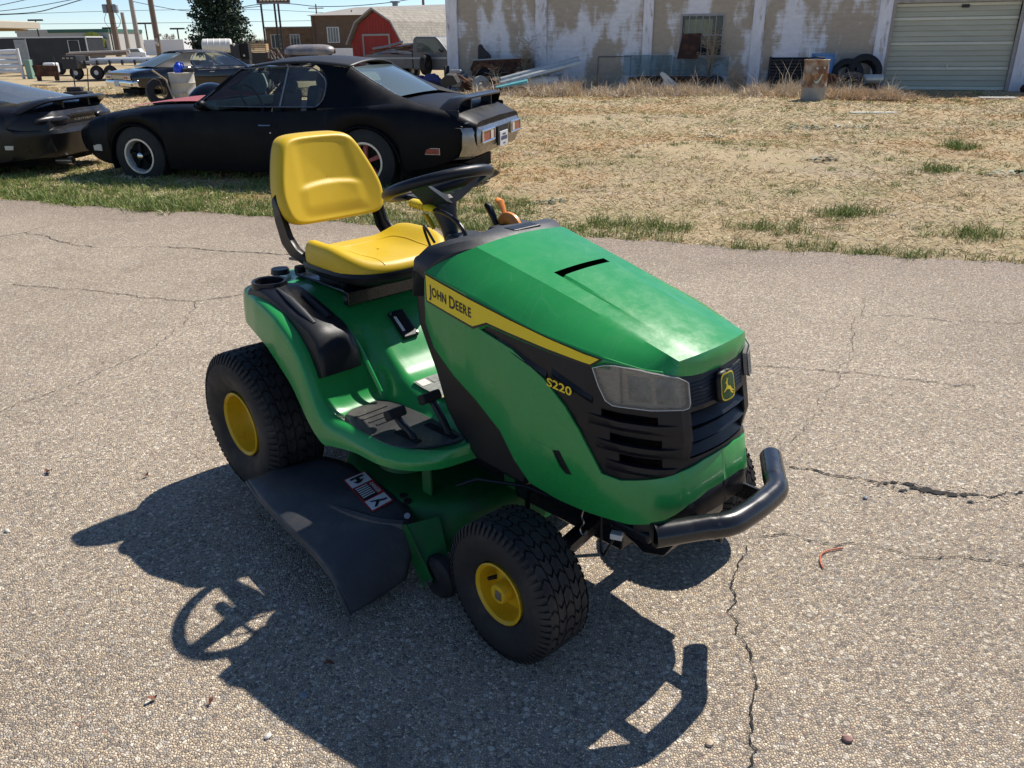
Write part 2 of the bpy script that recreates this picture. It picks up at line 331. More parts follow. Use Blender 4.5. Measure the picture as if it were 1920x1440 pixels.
pebble(-1.634, 2.201, .011, 'stone_white', 'pale pebble on sunlit asphalt at the far left edge of the photo', 1)
pebble(-.508, 1.476, .012, 'stone_blue', 'blue-grey pebble in the tractor shadow near the bottom edge', 2)
pebble(-.56, 1.355, .010, 'stone_white', 'white pebble just outside the tractor shadow near the bottom edge', 3)
pebble(1.19, 2.338, .011, 'stone_blue', 'grey-blue pebble just below the potholed crack on the right', 4)
pebble(.736, 1.326, .013, 'stone_red', 'reddish pebble on the asphalt at the bottom right', 5)
pebble(.428, 1.32, .011, 'stone_tan', 'tan pebble left of the long crack at the bottom right', 6)
def leaf(x, y, s, k, label):
    q = random.Random(k); V = []; n = 7
    for i in range(n):
        t = i / (n - 1); w = s * .28 * math.sin(math.pi * t) ** .7 * q.uniform(.7, 1.1); z = .006 + s * .18 * math.sin(t * 5 + k); V.append([(s * (t - .5), -w, z + s * .12), (s * (t - .5), 0, z), (s * (t - .5), w, z + s * .1 * q.uniform(.4, 1.3))])
    o = MB().grid(V).build('dry_leaf', 'dead_leaf', smooth=True, auto=0); o.location = (x, y, .004); o.rotation_euler = (0, 0, q.uniform(0, 6)); tag(o, label, 'leaf', 'dry leaves on the asphalt')
leaf(-1.699, 2.584, .040, 1, 'curled red-brown leaf on sunlit asphalt left of the rear wheel'); leaf(-1.326, 2.544, .022, 2, 'small brown leaf at the upper edge of the seat shadow'); leaf(-.866, 1.468, .024, 3, 'brown leaf on sunlit asphalt below the steering wheel shadow, left of its twin')
leaf(-.723, 1.456, .020, 4, 'brown leaf by the edge of the tractor shadow, right of its twin'); leaf(-.467, 1.575, .028, 5, 'brown leaf lying inside the tractor shadow'); leaf(-.836, 2.252, .026, 6, 'brown leaf in the shade beside the discharge chute')
s_ = MB().tube(crom([(0.907, 1.948, .005), (0.91, 1.982, .005), (0.927, 2.017, .006), (0.959, 2.038, .005), (1.003, 2.048, .005)], 6), .0024, 6).build('string', 'orange_string', smooth=True); tag(s_, 'short curved piece of orange string on the asphalt right of the bumper', 'string')
# grass blades -------------------------------------------------------------
def blade_material(name, rough=.8):
    m = bpy.data.materials.new(name); m.use_nodes = True; nt = m.node_tree; b = nt.nodes['Principled BSDF']
    a = nd(nt, 'ShaderNodeAttribute'); a.attribute_name = 'tone'; nt.links.new(a.outputs['Color'], b.inputs['Base Color']); b.inputs['Roughness'].default_value = rough; b.inputs['Specular IOR Level'].default_value = .2; MATS[name] = m
blade_material('straw_blades'); blade_material('green_blades', .6)
def blades(name, m, x, y, z, length, width, tilt, az, tone, label, cat):
    """two-triangle bent blades; arrays of equal length"""
    n = len(x); d = np.stack([np.cos(az) * np.sin(tilt), np.sin(az) * np.sin(tilt), np.cos(tilt)], 1); side = np.stack([-np.sin(az), np.cos(az), np.zeros(n)], 1)
    twist = rng.uniform(-1.2, 1.2, n)[:, None]; side = side * np.cos(twist) + np.cross(d, side) * np.sin(twist)
    base = np.stack([x, y, z], 1); mid = base + d * (length * .55)[:, None]; t2 = np.minimum(tilt + .5, 1.62); d2 = np.stack([np.cos(az) * np.sin(t2), np.sin(az) * np.sin(t2), np.cos(t2)], 1); tip = mid + d2 * (length * .5)[:, None]
    w = (width / 2)[:, None]; V = np.stack([base - side * w, base + side * w, mid + side * w * .7, mid - side * w * .7, tip], 1).reshape(-1, 3)
    me = bpy.data.meshes.new(name); me.vertices.add(n * 5); me.vertices.foreach_set('co', V.astype(np.float32).ravel())
    idx = (np.arange(n) * 5)[:, None]; loops = np.concatenate([idx + 0, idx + 1, idx + 2, idx + 3, idx + 3, idx + 2, idx + 4], 1).astype(np.int32).ravel()
    me.loops.add(n * 7); me.loops.foreach_set('vertex_index', loops); me.polygons.add(n * 2)
    st = (np.arange(n) * 7)[:, None] + np.array([[0, 4]]); me.polygons.foreach_set('loop_start', st.astype(np.int32).ravel())
    at = me.color_attributes.new('tone', 'FLOAT_COLOR', 'POINT'); c4 = np.concatenate([np.repeat(tone, 5, 0), np.ones((n * 5, 1))], 1); at.data.foreach_set('color', c4.astype(np.float32).ravel())
    me.update(calc_edges=True); me.materials.append(MATS[m]); o = bpy.data.objects.new(name, me); COL.objects.link(o); return tag(o, label, cat, kind='stuff')
def scatter(n, r0, r1, p=.6, a0=-47, a1=47):
    u = rng.random(n); r = (r0 ** p + u * (r1 ** p - r0 ** p)) ** (1 / p); a = np.radians(rng.uniform(a0, a1, n)); return r * np.sin(a), r * np.cos(a), r
EY = np.vectorize(edge_y); GZ = np.vectorize(gz)
def lownoise(x, y, s, seed):
    q = np.random.default_rng(seed); v = 0
    for k in range(7): f = s * (1.6 ** (k % 4)); a = q.uniform(0, 6.28); v = v + np.sin((x * math.cos(a) + y * math.sin(a)) * f + q.uniform(0, 6.28)) / (1 + .5 * (k % 4))
    return v / 3.0
x, y, r = scatter(520000, 5.2, 70); wall_d = (x - 10.513) * .3123 + (y - 23.893) * .95          # distance in front of the wall (negative)
keep = (y > EY(x) + .01) & (wall_d < -.15) & (lownoise(x, y, 1.1, 5) + rng.normal(0, .35, len(x)) < .62); x, y, r = x[keep], y[keep], r[keep]; n = len(x)
straw = np.array([[.70, .56, .35], [.60, .46, .27], [.76, .65, .45], [.48, .34, .19], [.66, .49, .29]])[rng.integers(0, 5, n)] * rng.uniform(.8, 1.15, (n, 1))
om = lownoise(x, y, .8, 21); straw *= np.where((om > .15)[:, None], np.array([[.90, .74, .58]]), 1.0)
gm = lownoise(x, y, 2.3, 8) + rng.normal(0, .4, n); mx_ = np.clip((gm - .05) / .9, 0, .85)[:, None]; straw = straw * (1 - mx_) + mx_ * np.array([[.34, .35, .15]]) * rng.uniform(.75, 1.3, (n, 1))
blades('dry_grass', 'straw_blades', x, y, GZ(x, y), rng.uniform(.035, .10, n) * (r / 7) ** .35, rng.uniform(.0035, .0075, n) * (r / 7) ** .75, np.clip(rng.normal(1.25, .22, n), .2, 1.54), rng.uniform(0, 6.28, n), straw, 'short straw-coloured dry grass covering the yard', 'grass')
# green tufts: thick along the lot's edge, scattered beyond
tx, ty, th = [], [], []
for x0 in np.arange(-9, 7, .028):
    k = .5 + .5 * math.sin(x0 * 1.9 + .8) * math.sin(x0 * .73 + 2); k = max(.12, k) * (1.25 if x0 < -.5 else .85) * (1.5 if x0 > 2.6 else 1)
    if rnd.random() < k: tx.append(x0); ty.append(edge_y(x0) + abs(rnd.gauss(.03, .16))); th.append(rnd.uniform(.6, 1.1))
for _ in range(2400):
    x_, y_, r_ = scatter(1, 5.5, 26, .7); x_, y_ = float(x_[0]), float(y_[0])
    d = y_ - edge_y(x_)
    if d < .1: continue
    p = (.85 if (x_ < .3 and d < 2.2) else .30) * (1 if math.sin(x_ * 1.3 + y_ * .7) + math.sin(y_ * 1.9 - x_) > -.1 else .2)
    if rnd.random() < p: tx.append(x_); ty.append(y_); th.append(rnd.uniform(.35, .8))
for _ in range(1500):
    x_ = rnd.uniform(-7.5, .2); y_ = edge_y(x_) + abs(rnd.gauss(.5, .75)); tx.append(x_); ty.append(y_); th.append(rnd.uniform(.35, .85))
for cx, cy, k in ((2.95, 7.05, 26), (3.6, 6.2, 16), (2.2, 6.45, 14), (.9, 6.75, 16), (1.25, 6.55, 16), (6.2, 11.5, 18), (4.9, 9.4, 14), (-3.45, 7.75, 24), (-3.3, 7.7, 18), (-1.9, 7.3, 18)):
    for _ in range(k): tx.append(cx + rnd.gauss(0, .16)); ty.append(cy + rnd.gauss(0, .12)); th.append(rnd.uniform(.8, 1.35))
tx, ty, th = map(np.array, (tx, ty, th)); m_ = 34; x = np.repeat(tx, m_) + rng.normal(0, .045, len(tx) * m_); y = np.repeat(ty, m_) + rng.normal(0, .04, len(tx) * m_); h = np.repeat(th, m_); n = len(x); r = np.hypot(x, y)
green = np.array([[.115, .175, .036], [.175, .245, .055], [.24, .305, .08], [.35, .36, .14], [.56, .48, .28]])[rng.choice(5, n, p=[.28, .3, .22, .12, .08])] * rng.uniform(.75, 1.25, (n, 1))
blades('green_grass', 'green_blades', x, y, GZ(x, y) - .005, h * rng.uniform(.045, .125, n) * (r / 7) ** .25, rng.uniform(.003, .0065, n) * (r / 7) ** .7, np.abs(rng.normal(.55, .38, n)), rng.uniform(0, 6.28, n), green, 'green grass tufts along the asphalt edge and in patches', 'grass')
# low dark weeds in the yard
mat('weed_leaf', (.07, .10, .055), rough=.6, var=.3, vscale=20)
def weed(x, y, s, k, label):
    q = random.Random(k); mb = MB()
    for i in range(60):
        a = q.uniform(0, 6.28); rr = s * math.sqrt(q.random()); px_, py_ = rr * math.cos(a), rr * math.sin(a) * .6; l = s * q.uniform(.14, .28); b = q.uniform(0, 6.28); z = s * q.uniform(.02, .22) * (1 - rr / s * .6)
        u = Vector((math.cos(b), math.sin(b), q.uniform(-.1, .5))) * l; v = Vector((-math.sin(b), math.cos(b), q.uniform(-.3, .3))) * l * .4; c = Vector((px_, py_, z)); mb.add([c, c + u * .5 + v, c + u, c + u * .5 - v], [(0, 1, 2, 3)])
    o = mb.build('weed', 'weed_leaf'); o.location = (x, y, gz(x, y)); tag(o, label, 'weed', 'low weeds in the yard')
weed(5.55, 9.05, .30, 1, 'broad dark green weed patch at the right edge of the yard'); weed(5.2, 14.6, .34, 2, 'low dark weed, left of the pair out in the yard'); weed(5.95, 14.6, .32, 3, 'low dark weed, right of the pair out in the yard')
weed(3.1, 12.9, .22, 4, 'small dark weed left of the pair in the yard'); weed(3.95, 10.4, .24, 5, 'small dark weed beside the bare strip in the yard'); weed(.35, 7.9, .2, 6, 'small weed just behind the tractor hood')
# ================================================================ lawn tractor
mat('green_paint', (0.020, 0.265, 0.062), rough=0.30, var=0.06, vscale=3, coat=0.25, rvar=0.08, bump=0.03, bscale=60)
mat('green_deck', (0.006, 0.10, 0.022), rough=0.5, var=0.25, vscale=9, col2=(0.05, 0.055, 0.035), mixscale=5, mixlo=0.52, mixhi=0.75, bump=0.1, bscale=90)
mat('yellow_vinyl', (0.62, 0.41, 0.009), rough=0.42, var=0.04, vscale=5, bump=0.12, bscale=700, rvar=0.05)
mat('yellow_wheel', (0.66, 0.40, 0.01), rough=0.42, var=0.1, vscale=14, col2=(0.30, 0.16, 0.012), mixscale=16, mixlo=0.56, mixhi=0.8)
mat('yellow_decal', (0.80, 0.60, 0.02), rough=0.35, var=0.02)
mat('black_decal', (0.012, 0.012, 0.012), rough=0.4, var=0.0)
mat('white_decal', (0.62, 0.62, 0.58), rough=0.4, var=0.06, vscale=30)
mat('grey_decal', (0.23, 0.24, 0.22), rough=0.4, var=0.35, vscale=60)
mat('red_decal', (0.42, 0.03, 0.025), rough=0.4, var=0.05)
mat('green_badge', (0.01, 0.07, 0.02), rough=0.3, var=0.1)
mat('black_plastic', (0.0065, 0.0075, 0.011), rough=0.40, spec=.38, var=0.12, vscale=8, bump=0.12, bscale=500, rvar=0.08)
mat('grey_plastic', (0.026, 0.028, 0.032), rough=0.5, var=0.12, vscale=10, bump=0.15, bscale=500)
mat('black_rubber', (0.014, 0.0135, 0.014), rough=0.72, var=0.25, vscale=12, col2=(0.055, 0.048, 0.04), mixscale=7, mixlo=0.5, mixhi=0.8, bump=0.15, bscale=200)
mat('chute_rubber', (0.036, 0.038, 0.043), rough=0.5, var=0.25, vscale=6, col2=(0.085, 0.08, 0.072), mixscale=4, mixlo=0.5, mixhi=0.75, bump=0.25, bscale=60)
mat('floor_mat', (0.035, 0.036, 0.038), rough=0.42, var=0.4, vscale=5, col2=(0.12, 0.11, 0.10), mixscale=7, mixlo=0.45, mixhi=0.8, bump=0.2, bscale=150)
mat('black_steel', (0.012, 0.012, 0.014), rough=0.28, var=0.1, vscale=9, coat=0.3, col2=(0.05, 0.05, 0.055), mixscale=22, mixlo=0.62, mixhi=0.75)
mat('bare_steel', (0.42, 0.40, 0.37), rough=0.38, metal=1.0, var=0.2, vscale=30)
mat('orange_plastic', (0.80, 0.27, 0.05), rough=0.45, var=0.05)
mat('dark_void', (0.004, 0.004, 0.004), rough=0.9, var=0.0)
mat('lens_chrome', (0.34, 0.315, 0.275), rough=0.25, metal=0.0, var=0.30, vscale=14, stretch=(3, 3, 26))
def lens_material():
    m = bpy.data.materials.new('lamp_lens'); m.use_nodes = True; nt = m.node_tree; nt.nodes.clear()
    o = nd(nt, 'ShaderNodeOutputMaterial'); t = nd(nt, 'ShaderNodeBsdfTransparent'); t.inputs[0].default_value = (0.93, 0.92, 0.89, 1)
    g = nd(nt, 'ShaderNodeBsdfGlossy'); g.inputs['Roughness'].default_value = 0.07
    d = nd(nt, 'ShaderNodeBsdfDiffuse'); d.inputs[0].default_value = (0.5, 0.47, 0.42, 1)
    f = nd(nt, 'ShaderNodeFresnel'); f.inputs[0].default_value = 1.5
    a = nd(nt, 'ShaderNodeMixShader'); a.inputs[0].default_value = 0.12
    b = nd(nt, 'ShaderNodeMixShader'); nt.links.new(t.outputs[0], a.inputs[1]); nt.links.new(d.outputs[0], a.inputs[2])
    nt.links.new(f.outputs[0], b.inputs[0]); nt.links.new(a.outputs[0], b.inputs[1]); nt.links.new(g.outputs[0], b.inputs[2]); nt.links.new(b.outputs[0], o.inputs[0])
    MATS['lamp_lens'] = m
lens_material()
def scuff_hood():
    """fine scratches and dull haze on the hood: roughness only, with hairline paint scratches"""
    m = MATS['green_paint'].copy(); m.name = 'green_hood'; nt = m.node_tree; b = nt.nodes['Principled BSDF']
    tc = nd(nt, 'ShaderNodeTexCoord'); n = nd(nt, 'ShaderNodeTexNoise'); n.inputs['Scale'].default_value = 16; n.inputs['Detail'].default_value = 9; n.inputs['Roughness'].default_value = 0.7
    nt.links.new(tc.outputs['Object'], n.inputs['Vector'])
    r = nd(nt, 'ShaderNodeMapRange'); r.inputs[1].default_value = 0.35; r.inputs[2].default_value = 0.7; r.inputs[3].default_value = 0.19; r.inputs[4].default_value = 0.31
    nt.links.new(n.outputs['Fac'], r.inputs[0]); nt.links.new(r.outputs[0], b.inputs['Roughness'])
    # hairline scratches: thin bands of stretched voronoi edges
    old = b.inputs['Base Color'].links[0].from_socket; fac = None
    for i, (ang, sx) in enumerate(((0.5, 15), (2.1, 11))):
        mp = nd(nt, 'ShaderNodeMapping'); mp.inputs['Rotation'].default_value = (0, 0, ang); mp.inputs['Scale'].default_value = (sx, 3.0, 2.0)
        nz = nd(nt, 'ShaderNodeTexNoise'); nz.inputs['Scale'].default_value = 5; ad = nd(nt, 'ShaderNodeVectorMath', operation='MULTIPLY_ADD')
        nt.links.new(tc.outputs['Object'], nz.inputs['Vector']); nt.links.new(nz.outputs['Color'], ad.inputs[0]); ad.inputs[1].default_value = (0.05, 0.05, 0.05); nt.links.new(tc.outputs['Object'], ad.inputs[2])
        nt.links.new(ad.outputs[0], mp.inputs[0]); v = nd(nt, 'ShaderNodeTexVoronoi', feature='DISTANCE_TO_EDGE'); v.inputs['Scale'].default_value = 1.0
        nt.links.new(mp.outputs[0], v.inputs['Vector'])
        l = nd(nt, 'ShaderNodeMath', operation='LESS_THAN'); l.inputs[1].default_value = 0.008; nt.links.new(v.outputs['Distance'], l.inputs[0])
        if fac is None: fac = l.outputs[0]
        else:
            ad2 = nd(nt, 'ShaderNodeMath', operation='MAXIMUM'); nt.links.new(fac, ad2.inputs[0]); nt.links.new(l.outputs[0], ad2.inputs[1]); fac = ad2.outputs[0]
    k = nd(nt, 'ShaderNodeMath', operation='MULTIPLY'); k.inputs[1].default_value = 0.045; nt.links.new(fac, k.inputs[0])
    mx = nd(nt, 'ShaderNodeMix', data_type='RGBA'); nt.links.new(k.outputs[0], mx.inputs[0]); nt.links.new(old, mx.inputs[6]); mx.inputs[7].default_value = (0.30, 0.46, 0.36, 1)
    nt.links.new(mx.outputs[2], b.inputs['Base Color']); MATS['green_hood'] = m
scuff_hood()

TR = thing('lawn_tractor', 'green and yellow ride-on lawn tractor parked on the asphalt in the foreground', 'lawn tractor', (-0.567, 2.803, 0), R(-45.966))
# ---- hood side surface: plan curve by arc length s, height z
PLN = [(.74, -.262), (.85, -.265), (.95, -.266), (1.08, -.262), (1.2, -.253), (1.3, -.238), (1.38, -.215), (1.44, -.183), (1.488, -.14), (1.503, -.07), (1.508, 0)]
PLN = np.array(PLN + [(x, -y) for x, y in PLN[-2::-1]])
PS = np.r_[0, np.cumsum(np.linalg.norm(np.diff(PLN, axis=0), axis=1))]; TOT = PS[-1]
_ss = np.linspace(0, TOT, 400); _k = np.exp(-(np.arange(-40, 41) * TOT / 400) ** 2 / (2 * .045 ** 2)); _k /= _k.sum()
PSM = np.stack([np.convolve(np.pad(np.interp(_ss, PS, PLN[:, i]), 40, mode='reflect', reflect_type='odd'), _k, 'valid') for i in (0, 1)], 1)
def hs(s, z, out=0.0):
    x = np.interp(s, PS, PLN[:, 0]); y = np.interp(s, PS, PLN[:, 1]); k2 = min(1, max(0, (.60 - z) / .06))
    x += (np.interp(s, _ss, PSM[:, 0]) - .016 * min(1, max(0, (min(s, TOT - s) - .6) / .25)) - x) * k2; y += (np.interp(s, _ss, PSM[:, 1]) - y) * k2
    q = min(s, TOT - s); t = min(max((q - .5) / .277, 0), 1); x += .2 * (.762 - z) * t * t * (3 - 2 * t)
    e = .012; dx = np.interp(s + e, PS, PLN[:, 0]) - np.interp(s - e, PS, PLN[:, 0]); dy = np.interp(s + e, PS, PLN[:, 1]) - np.interp(s - e, PS, PLN[:, 1])
    l = math.hypot(dx, dy); return (x + out * dy / l, y - out * dx / l, z)
def mir(poly): return [(TOT - s, z) for s, z in poly[::-1]]
def patch(name, polys, m, out=0.0, thick=0.006, parent=TR, step=0.018, holes=(), bevel=0.0, label=None):
    """polygons drawn in (s, z) and laid on the hood's side; holes are s, z boxes"""
    mb = MB()
    for poly in polys:
        bm = bmesh.new(); vs = [bm.verts.new((s, z, 0)) for s, z in poly]; bm.faces.new(vs)
        lo, hi = min(p[0] for p in poly), max(p[0] for p in poly)
        cuts = [(Vector((s, 0, 0)), Vector((1, 0, 0))) for s in np.arange(lo + step, hi, step)] + [(Vector((s, 0, 0)), Vector((1, 0, 0))) for s in PS[(PS > lo + .003) & (PS < hi - .003)]]
        for (a, b, c, d) in holes:
            cuts += [(Vector((a, 0, 0)), Vector((1, 0, 0))), (Vector((b, 0, 0)), Vector((1, 0, 0))), (Vector((0, c, 0)), Vector((0, 1, 0))), (Vector((0, d, 0)), Vector((0, 1, 0)))]
        for co, no in cuts:
            bmesh.ops.bisect_plane(bm, geom=bm.verts[:] + bm.edges[:] + bm.faces[:], plane_co=co, plane_no=no, dist=1e-5)
        kill = [f for f in bm.faces if any(a < f.calc_center_median().x < b and c < f.calc_center_median().y < d for a, b, c, d in holes)]
        bmesh.ops.delete(bm, geom=kill, context='FACES')
        bm.verts.index_update(); mb.add([hs(v.co.x, v.co.y, out) for v in bm.verts], [tuple(v.index for v in f.verts) for f in bm.faces]); bm.free()
    o = mb.build(name, m, parent, smooth=True, label=label)
    # outward normals
    me = o.data; bm = bmesh.new(); bm.from_mesh(me)
    for f in bm.faces:
        c = f.calc_center_median()
        if (c.x - 1.05) * f.normal.x * .6 + c.y * f.normal.y < 0: f.normal_flip()
    bm.to_mesh(me); bm.free()
    if thick:
        md = o.modifiers.new('solid', 'SOLIDIFY'); md.thickness = thick; md.offset = -1
    if bevel:
        md = o.modifiers.new('bevel', 'BEVEL'); md.width = bevel; md.segments = 2; md.limit_method = 'ANGLE'; md.angle_limit = R(50)
    return o
# ---- hood shell
hood = bpy.data.objects.new('hood', None)
CR = [(0.021, .881), (.226, .852), (.416, .811), (.51, .799), (.585, .789), (.625, .781), (.694, .768), (.777, .753), (.82, .746), (.919, .744)]
cs, cz = [p[0] for p in CR], [p[1] for p in CR]
def ridge(r): return Vector((.862 + (1.486 - .862) * r, -.168 + .032 * r, .945 - .158 * r + .006 * math.sin(math.pi * r)))
def crease(s): return Vector(hs(s, interp(cs, cz, min(s, TOT - s))))
mb = MB(); NR = 44; NV = 28; slot_r = (0.335, 0.385)
rs_ = sorted(set([i / NR for i in range(NR + 1)] + list(slot_r))); vs_ = sorted(set([-1 + 2 * j / NV for j in range(NV + 1)] + [-.62, .62]))
def topz(r, v):
    a = ridge(r); b = Vector((a.x, -a.y, a.z)); p = a.lerp(b, (v + 1) / 2)
    p.x += .018 * (1 - v * v) * r * r; p.z += .010 * (1 - v * v) * (1 - .4 * r)
    if r > slot_r[0]:
        k = (r - slot_r[0]) / (1 - slot_r[0]); wv = .62 + .12 * k; e = max(0, min(1, (wv - abs(v)) / .07)); p.z += .006 * (e * e * (3 - 2 * e)) * (1 - k) ** 1.1 * (1 if r >= slot_r[1] else 0.0)
    return p
for i in range(len(rs_) - 1):
    for j in range(len(vs_) - 1):
        if slot_r[0] <= rs_[i] < slot_r[1] - 1e-6 and -.62 <= vs_[j] < .62 - 1e-6: continue
        mb.add([topz(rs_[i], vs_[j]), topz(rs_[i + 1], vs_[j]), topz(rs_[i + 1], vs_[j + 1]), topz(rs_[i], vs_[j + 1])], [(0, 1, 2, 3)])
for sg in (1, -1):
    P = []
    for i in range(NR + 1):
        r = i / NR; a = topz(r, -1); c_ = crease(.021 + (.777 - .021) * r); row = []
        for k in range(7):
            t = k / 6; p = a.lerp(c_, t); bul = math.sin(math.pi * t) * .006 * (1 - r ** 6); p.y -= bul; p.z += bul * .5; row.append((p.x, p.y * sg, p.z))
        P.append(row)
    mb.grid(P)
P = []
for i in range(NV + 1):
    v = -1 + 2 * i / NV; a = topz(1, v); s = .777 + (TOT - 2 * .777) * (v + 1) / 2; c_ = crease(s); P.append([a.lerp(c_, k / 3) + Vector((.004 * math.sin(math.pi * k / 3) * (1 - v ** 6), 0, 0)) for k in range(4)])
mb.grid(P)
hood = mb.build('hood', 'green_hood', TR, smooth=True, auto=14)
MB().box((1.09, 0, .872), (.07, .24, .012)).build('vent_slot', 'dark_void', hood)
# side panels, chin, stripes
G_UP = [(.236, .771), (.348, .745), (.449, .694), (.511, .638), (.548, .589), (.577, .535), (.600, .489), (.641, .484), (.698, .499), (.777, .522), (.85, .534), (.919, .538)]
G_LO = [(.014, .795), (.013, .735), (.045, .672), (.128, .612), (.212, .570), (.302, .508), (.352, .440), (.405, .392), (.497, .376), (.568, .371), (.653, .373), (.70, .388), (.784, .438), (.85, .456), (.919, .460)]
cr_r = [(s, interp(cs, cz, s) - .002) for s in (.021, .12, .226)]
front = [(s, z) for s, z in G_LO] + [(TOT - s, z) for s, z in G_LO[-2::-1]]
top_r = [(.236, .771), (.19, interp(cs, cz, .19) - .003), (.12, interp(cs, cz, .12) - .003), (.021, .878)]
poly = front + [(TOT - s, z) for s, z in top_r[::-1]] + [(TOT - s, z) for s, z in G_UP[1:-1]] + G_UP[::-1] + top_r[1:]
patch('hood_side_panel', [poly], 'green_paint', out=.002, thick=.012, bevel=.003)
up_strip = [(s, interp(cs, cz, s) - .0005) for s in (.021, .1, .226, .32, .416, .51, .585, .625)] + [(.625, .757), (.578, .754), (.264, .785), (.236, .768), (.20, .765), (.021, .80)]
brow = [(.598, .764), (.640, .769), (.700, .764), (.745, .757), (.745, .764), (.700, .7685), (.640, .780), (.598, .786)]
patch('hood_brow', [brow, mir(brow)], 'green_paint', out=.0022, thick=.004)
patch('hood_edge_panel', [up_strip, mir(up_strip)], 'green_paint', out=.0004, thick=.004)
STR = [(.028, .872), (.029, .803), (.213, .774), (.264, .796), (.578, .762), (.600, .778)]
BRD = [(.023, .877), (.024, .798), (.214, .767), (.266, .790), (.579, .755), (.609, .779)]
patch('stripe_border', [BRD, mir(BRD)], 'black_decal', out=.0034, thick=0)
patch('stripe', [STR, mir(STR)], 'yellow_decal', out=.0044, thick=0)
def words(name, body, size, p0, p1, m, out, stretchx=1.0, parent=TR, bold=0.0, caps=None):
    """lettering laid on the hood side between two (s, z) points of its baseline"""
    v, f = text_polys(body, size, bold); w = max(p[0] for p in v)
    L = math.hypot(p1[0] - p0[0], p1[1] - p0[1]); k = L / w; ux, uz = (p1[0] - p0[0]) / L, (p1[1] - p0[1]) / L
    P = [];
    for x, y, _ in v:
        s = p0[0] + ux * x * k; z = p0[1] + uz * x * k + y; P.append(hs(s, z, out))
    return MB().add(P, f).build(name, m, parent, weld=False)
def small_caps(name, p0, p1, m, out):
    """JOHN DEERE in capitals with larger initials"""
    mb = MB(); x = 0.0; glyphs = []
    for ch, big in (('J', 1), ('O', 0), ('H', 0), ('N', 0), (' ', 0), ('D', 1), ('E', 0), ('E', 0), ('R', 0), ('E', 0)):
        if ch == ' ': x += .012; continue
        v, f = text_polys(ch, .046 if big else .035, .0011); lo, hi = min(p[0] for p in v), max(p[0] for p in v)
        glyphs.append(([(p[0] - lo + x, p[1] + (-.004 if big else 0)) for p in v], f)); x += hi - lo + .0035
    k = math.hypot(p1[0] - p0[0], p1[1] - p0[1]) / x; ux, uz = (p1[0] - p0[0]) / (x * k), (p1[1] - p0[1]) / (x * k)
    for v, f in glyphs: mb.add([hs(p0[0] + ux * a * k, p0[1] + uz * a * k + b, out) for a, b in v], f)
    return mb.build(name, m, TR, weld=False)
small_caps('maker_lettering', (.040, .822), (.213, .796), 'black_decal', .0052)
# black surround with louvres
holes = [(.600, .724, .637, .655), (.618, .729, .579, .600), (.638, .731, .529, .550)]; holes = holes + [(TOT - b, TOT - a, c, d) for a, b, c, d in holes]
grille_hole = [(.806, TOT - .806, .545, .662)]
SUR = [(.205, .790), (.205, .765), (.348, .735), (.449, .684), (.511, .628), (.548, .579), (.577, .525), (.600, .479), (.641, .474), (.698, .489), (.777, .512), (.85, .524), (.919, .528)]
sur = SUR + [(TOT - s, z) for s, z in SUR[-2::-1]] + [(TOT - s, z) for s, z in ((.264, .795), (.585, .772), (.7, .765), (.777, .752), (.85, .745))] + [(.919, .744), (.85, .745), (.777, .752), (.7, .765), (.585, .772), (.264, .795)]
gr = patch('grille_surround', [sur], 'black_plastic', out=-.004, thick=.010, holes=holes + grille_hole, bevel=.002)
for (a, b, c, d) in holes:                                               # scoop lips under each louvre
    P = []
    for i in range(9):
        t = i / 8; s = a - .03 + (b - a + .075) * t if a < .919 else a - .045 + (b - a + .075) * t; e = math.sin(math.pi * min(1, max(0, t))) ** .5
        P.append([hs(s, c + .001, -.004), hs(s, c - .001, -.004 + .009 * e), hs(s, c - .013, -.004 + .010 * e), hs(s, c - .026, -.0038)])
    MB().grid(P).build('louvre_lip', 'black_plastic', gr, smooth=True)
def slat(z0, z1, s0, s1, o0, o1, m='black_plastic', n=10, name='grille_slat'):
    P = []
    for i in range(n + 1):
        s = s0 + (s1 - s0) * i / n; P.append([hs(s, z0, o0 - .03), hs(s, z0, o0), hs(s, z1, o1), hs(s, z1 + .006, o1 - .03), hs(s, z0, o0 - .03)])
    return MB().grid(P).build(name, m, gr, smooth=True, auto=30)
for z in (.648, .609, .570): slat(z - .018, z + .002, .800, TOT - .800, -.003, -.020)
for i in range(7): slat(.674 + i * .0085, .678 + i * .0085, .815, TOT - .815, -.001, -.003, name='grille_rib')
# deer badge
def badge_shape(k, n=40):
    P = []
    for i in range(n):
        t = 2 * math.pi * i / n; c, s = math.cos(t), math.sin(t); r = (abs(c) ** 4 + abs(s) ** 4) ** (-.25)
        P.append((.919 + .026 * k * r * c * (1 - .12 * s * (s < 0)), .703 + .034 * k * r * s * (.92 if s > 0 else 1)))
    return P
bd = patch('badge', [badge_shape(1.12)], 'black_plastic', out=.014, thick=.02, parent=TR)
patch('badge_rim', [badge_shape(1.0)], 'yellow_decal', out=.0150, thick=0, parent=bd)
patch('badge_field', [badge_shape(.90)], 'green_badge', out=.0156, thick=0, parent=bd)
deer = [(-.9, -.42), (-.62, -.30), (-.42, -.12), (-.30, .05), (-.05, .10), (.12, .18), (.22, .40), (.16, .62), (.02, .80), (.10, .82), (.22, .66), (.24, .86), (.32, .86), (.33, .66), (.42, .56), (.56, .46), (.52, .38), (.40, .36), (.40, .14), (.62, -.06), (.92, -.22), (.90, -.30), (.58, -.20), (.34, -.10), (.10, -.16), (-.12, -.18), (-.22, -.42), (-.50, -.62), (-.86, -.70), (-.86, -.62), (-.52, -.48), (-.40, -.30), (-.62, -.44), (-.88, -.50)]
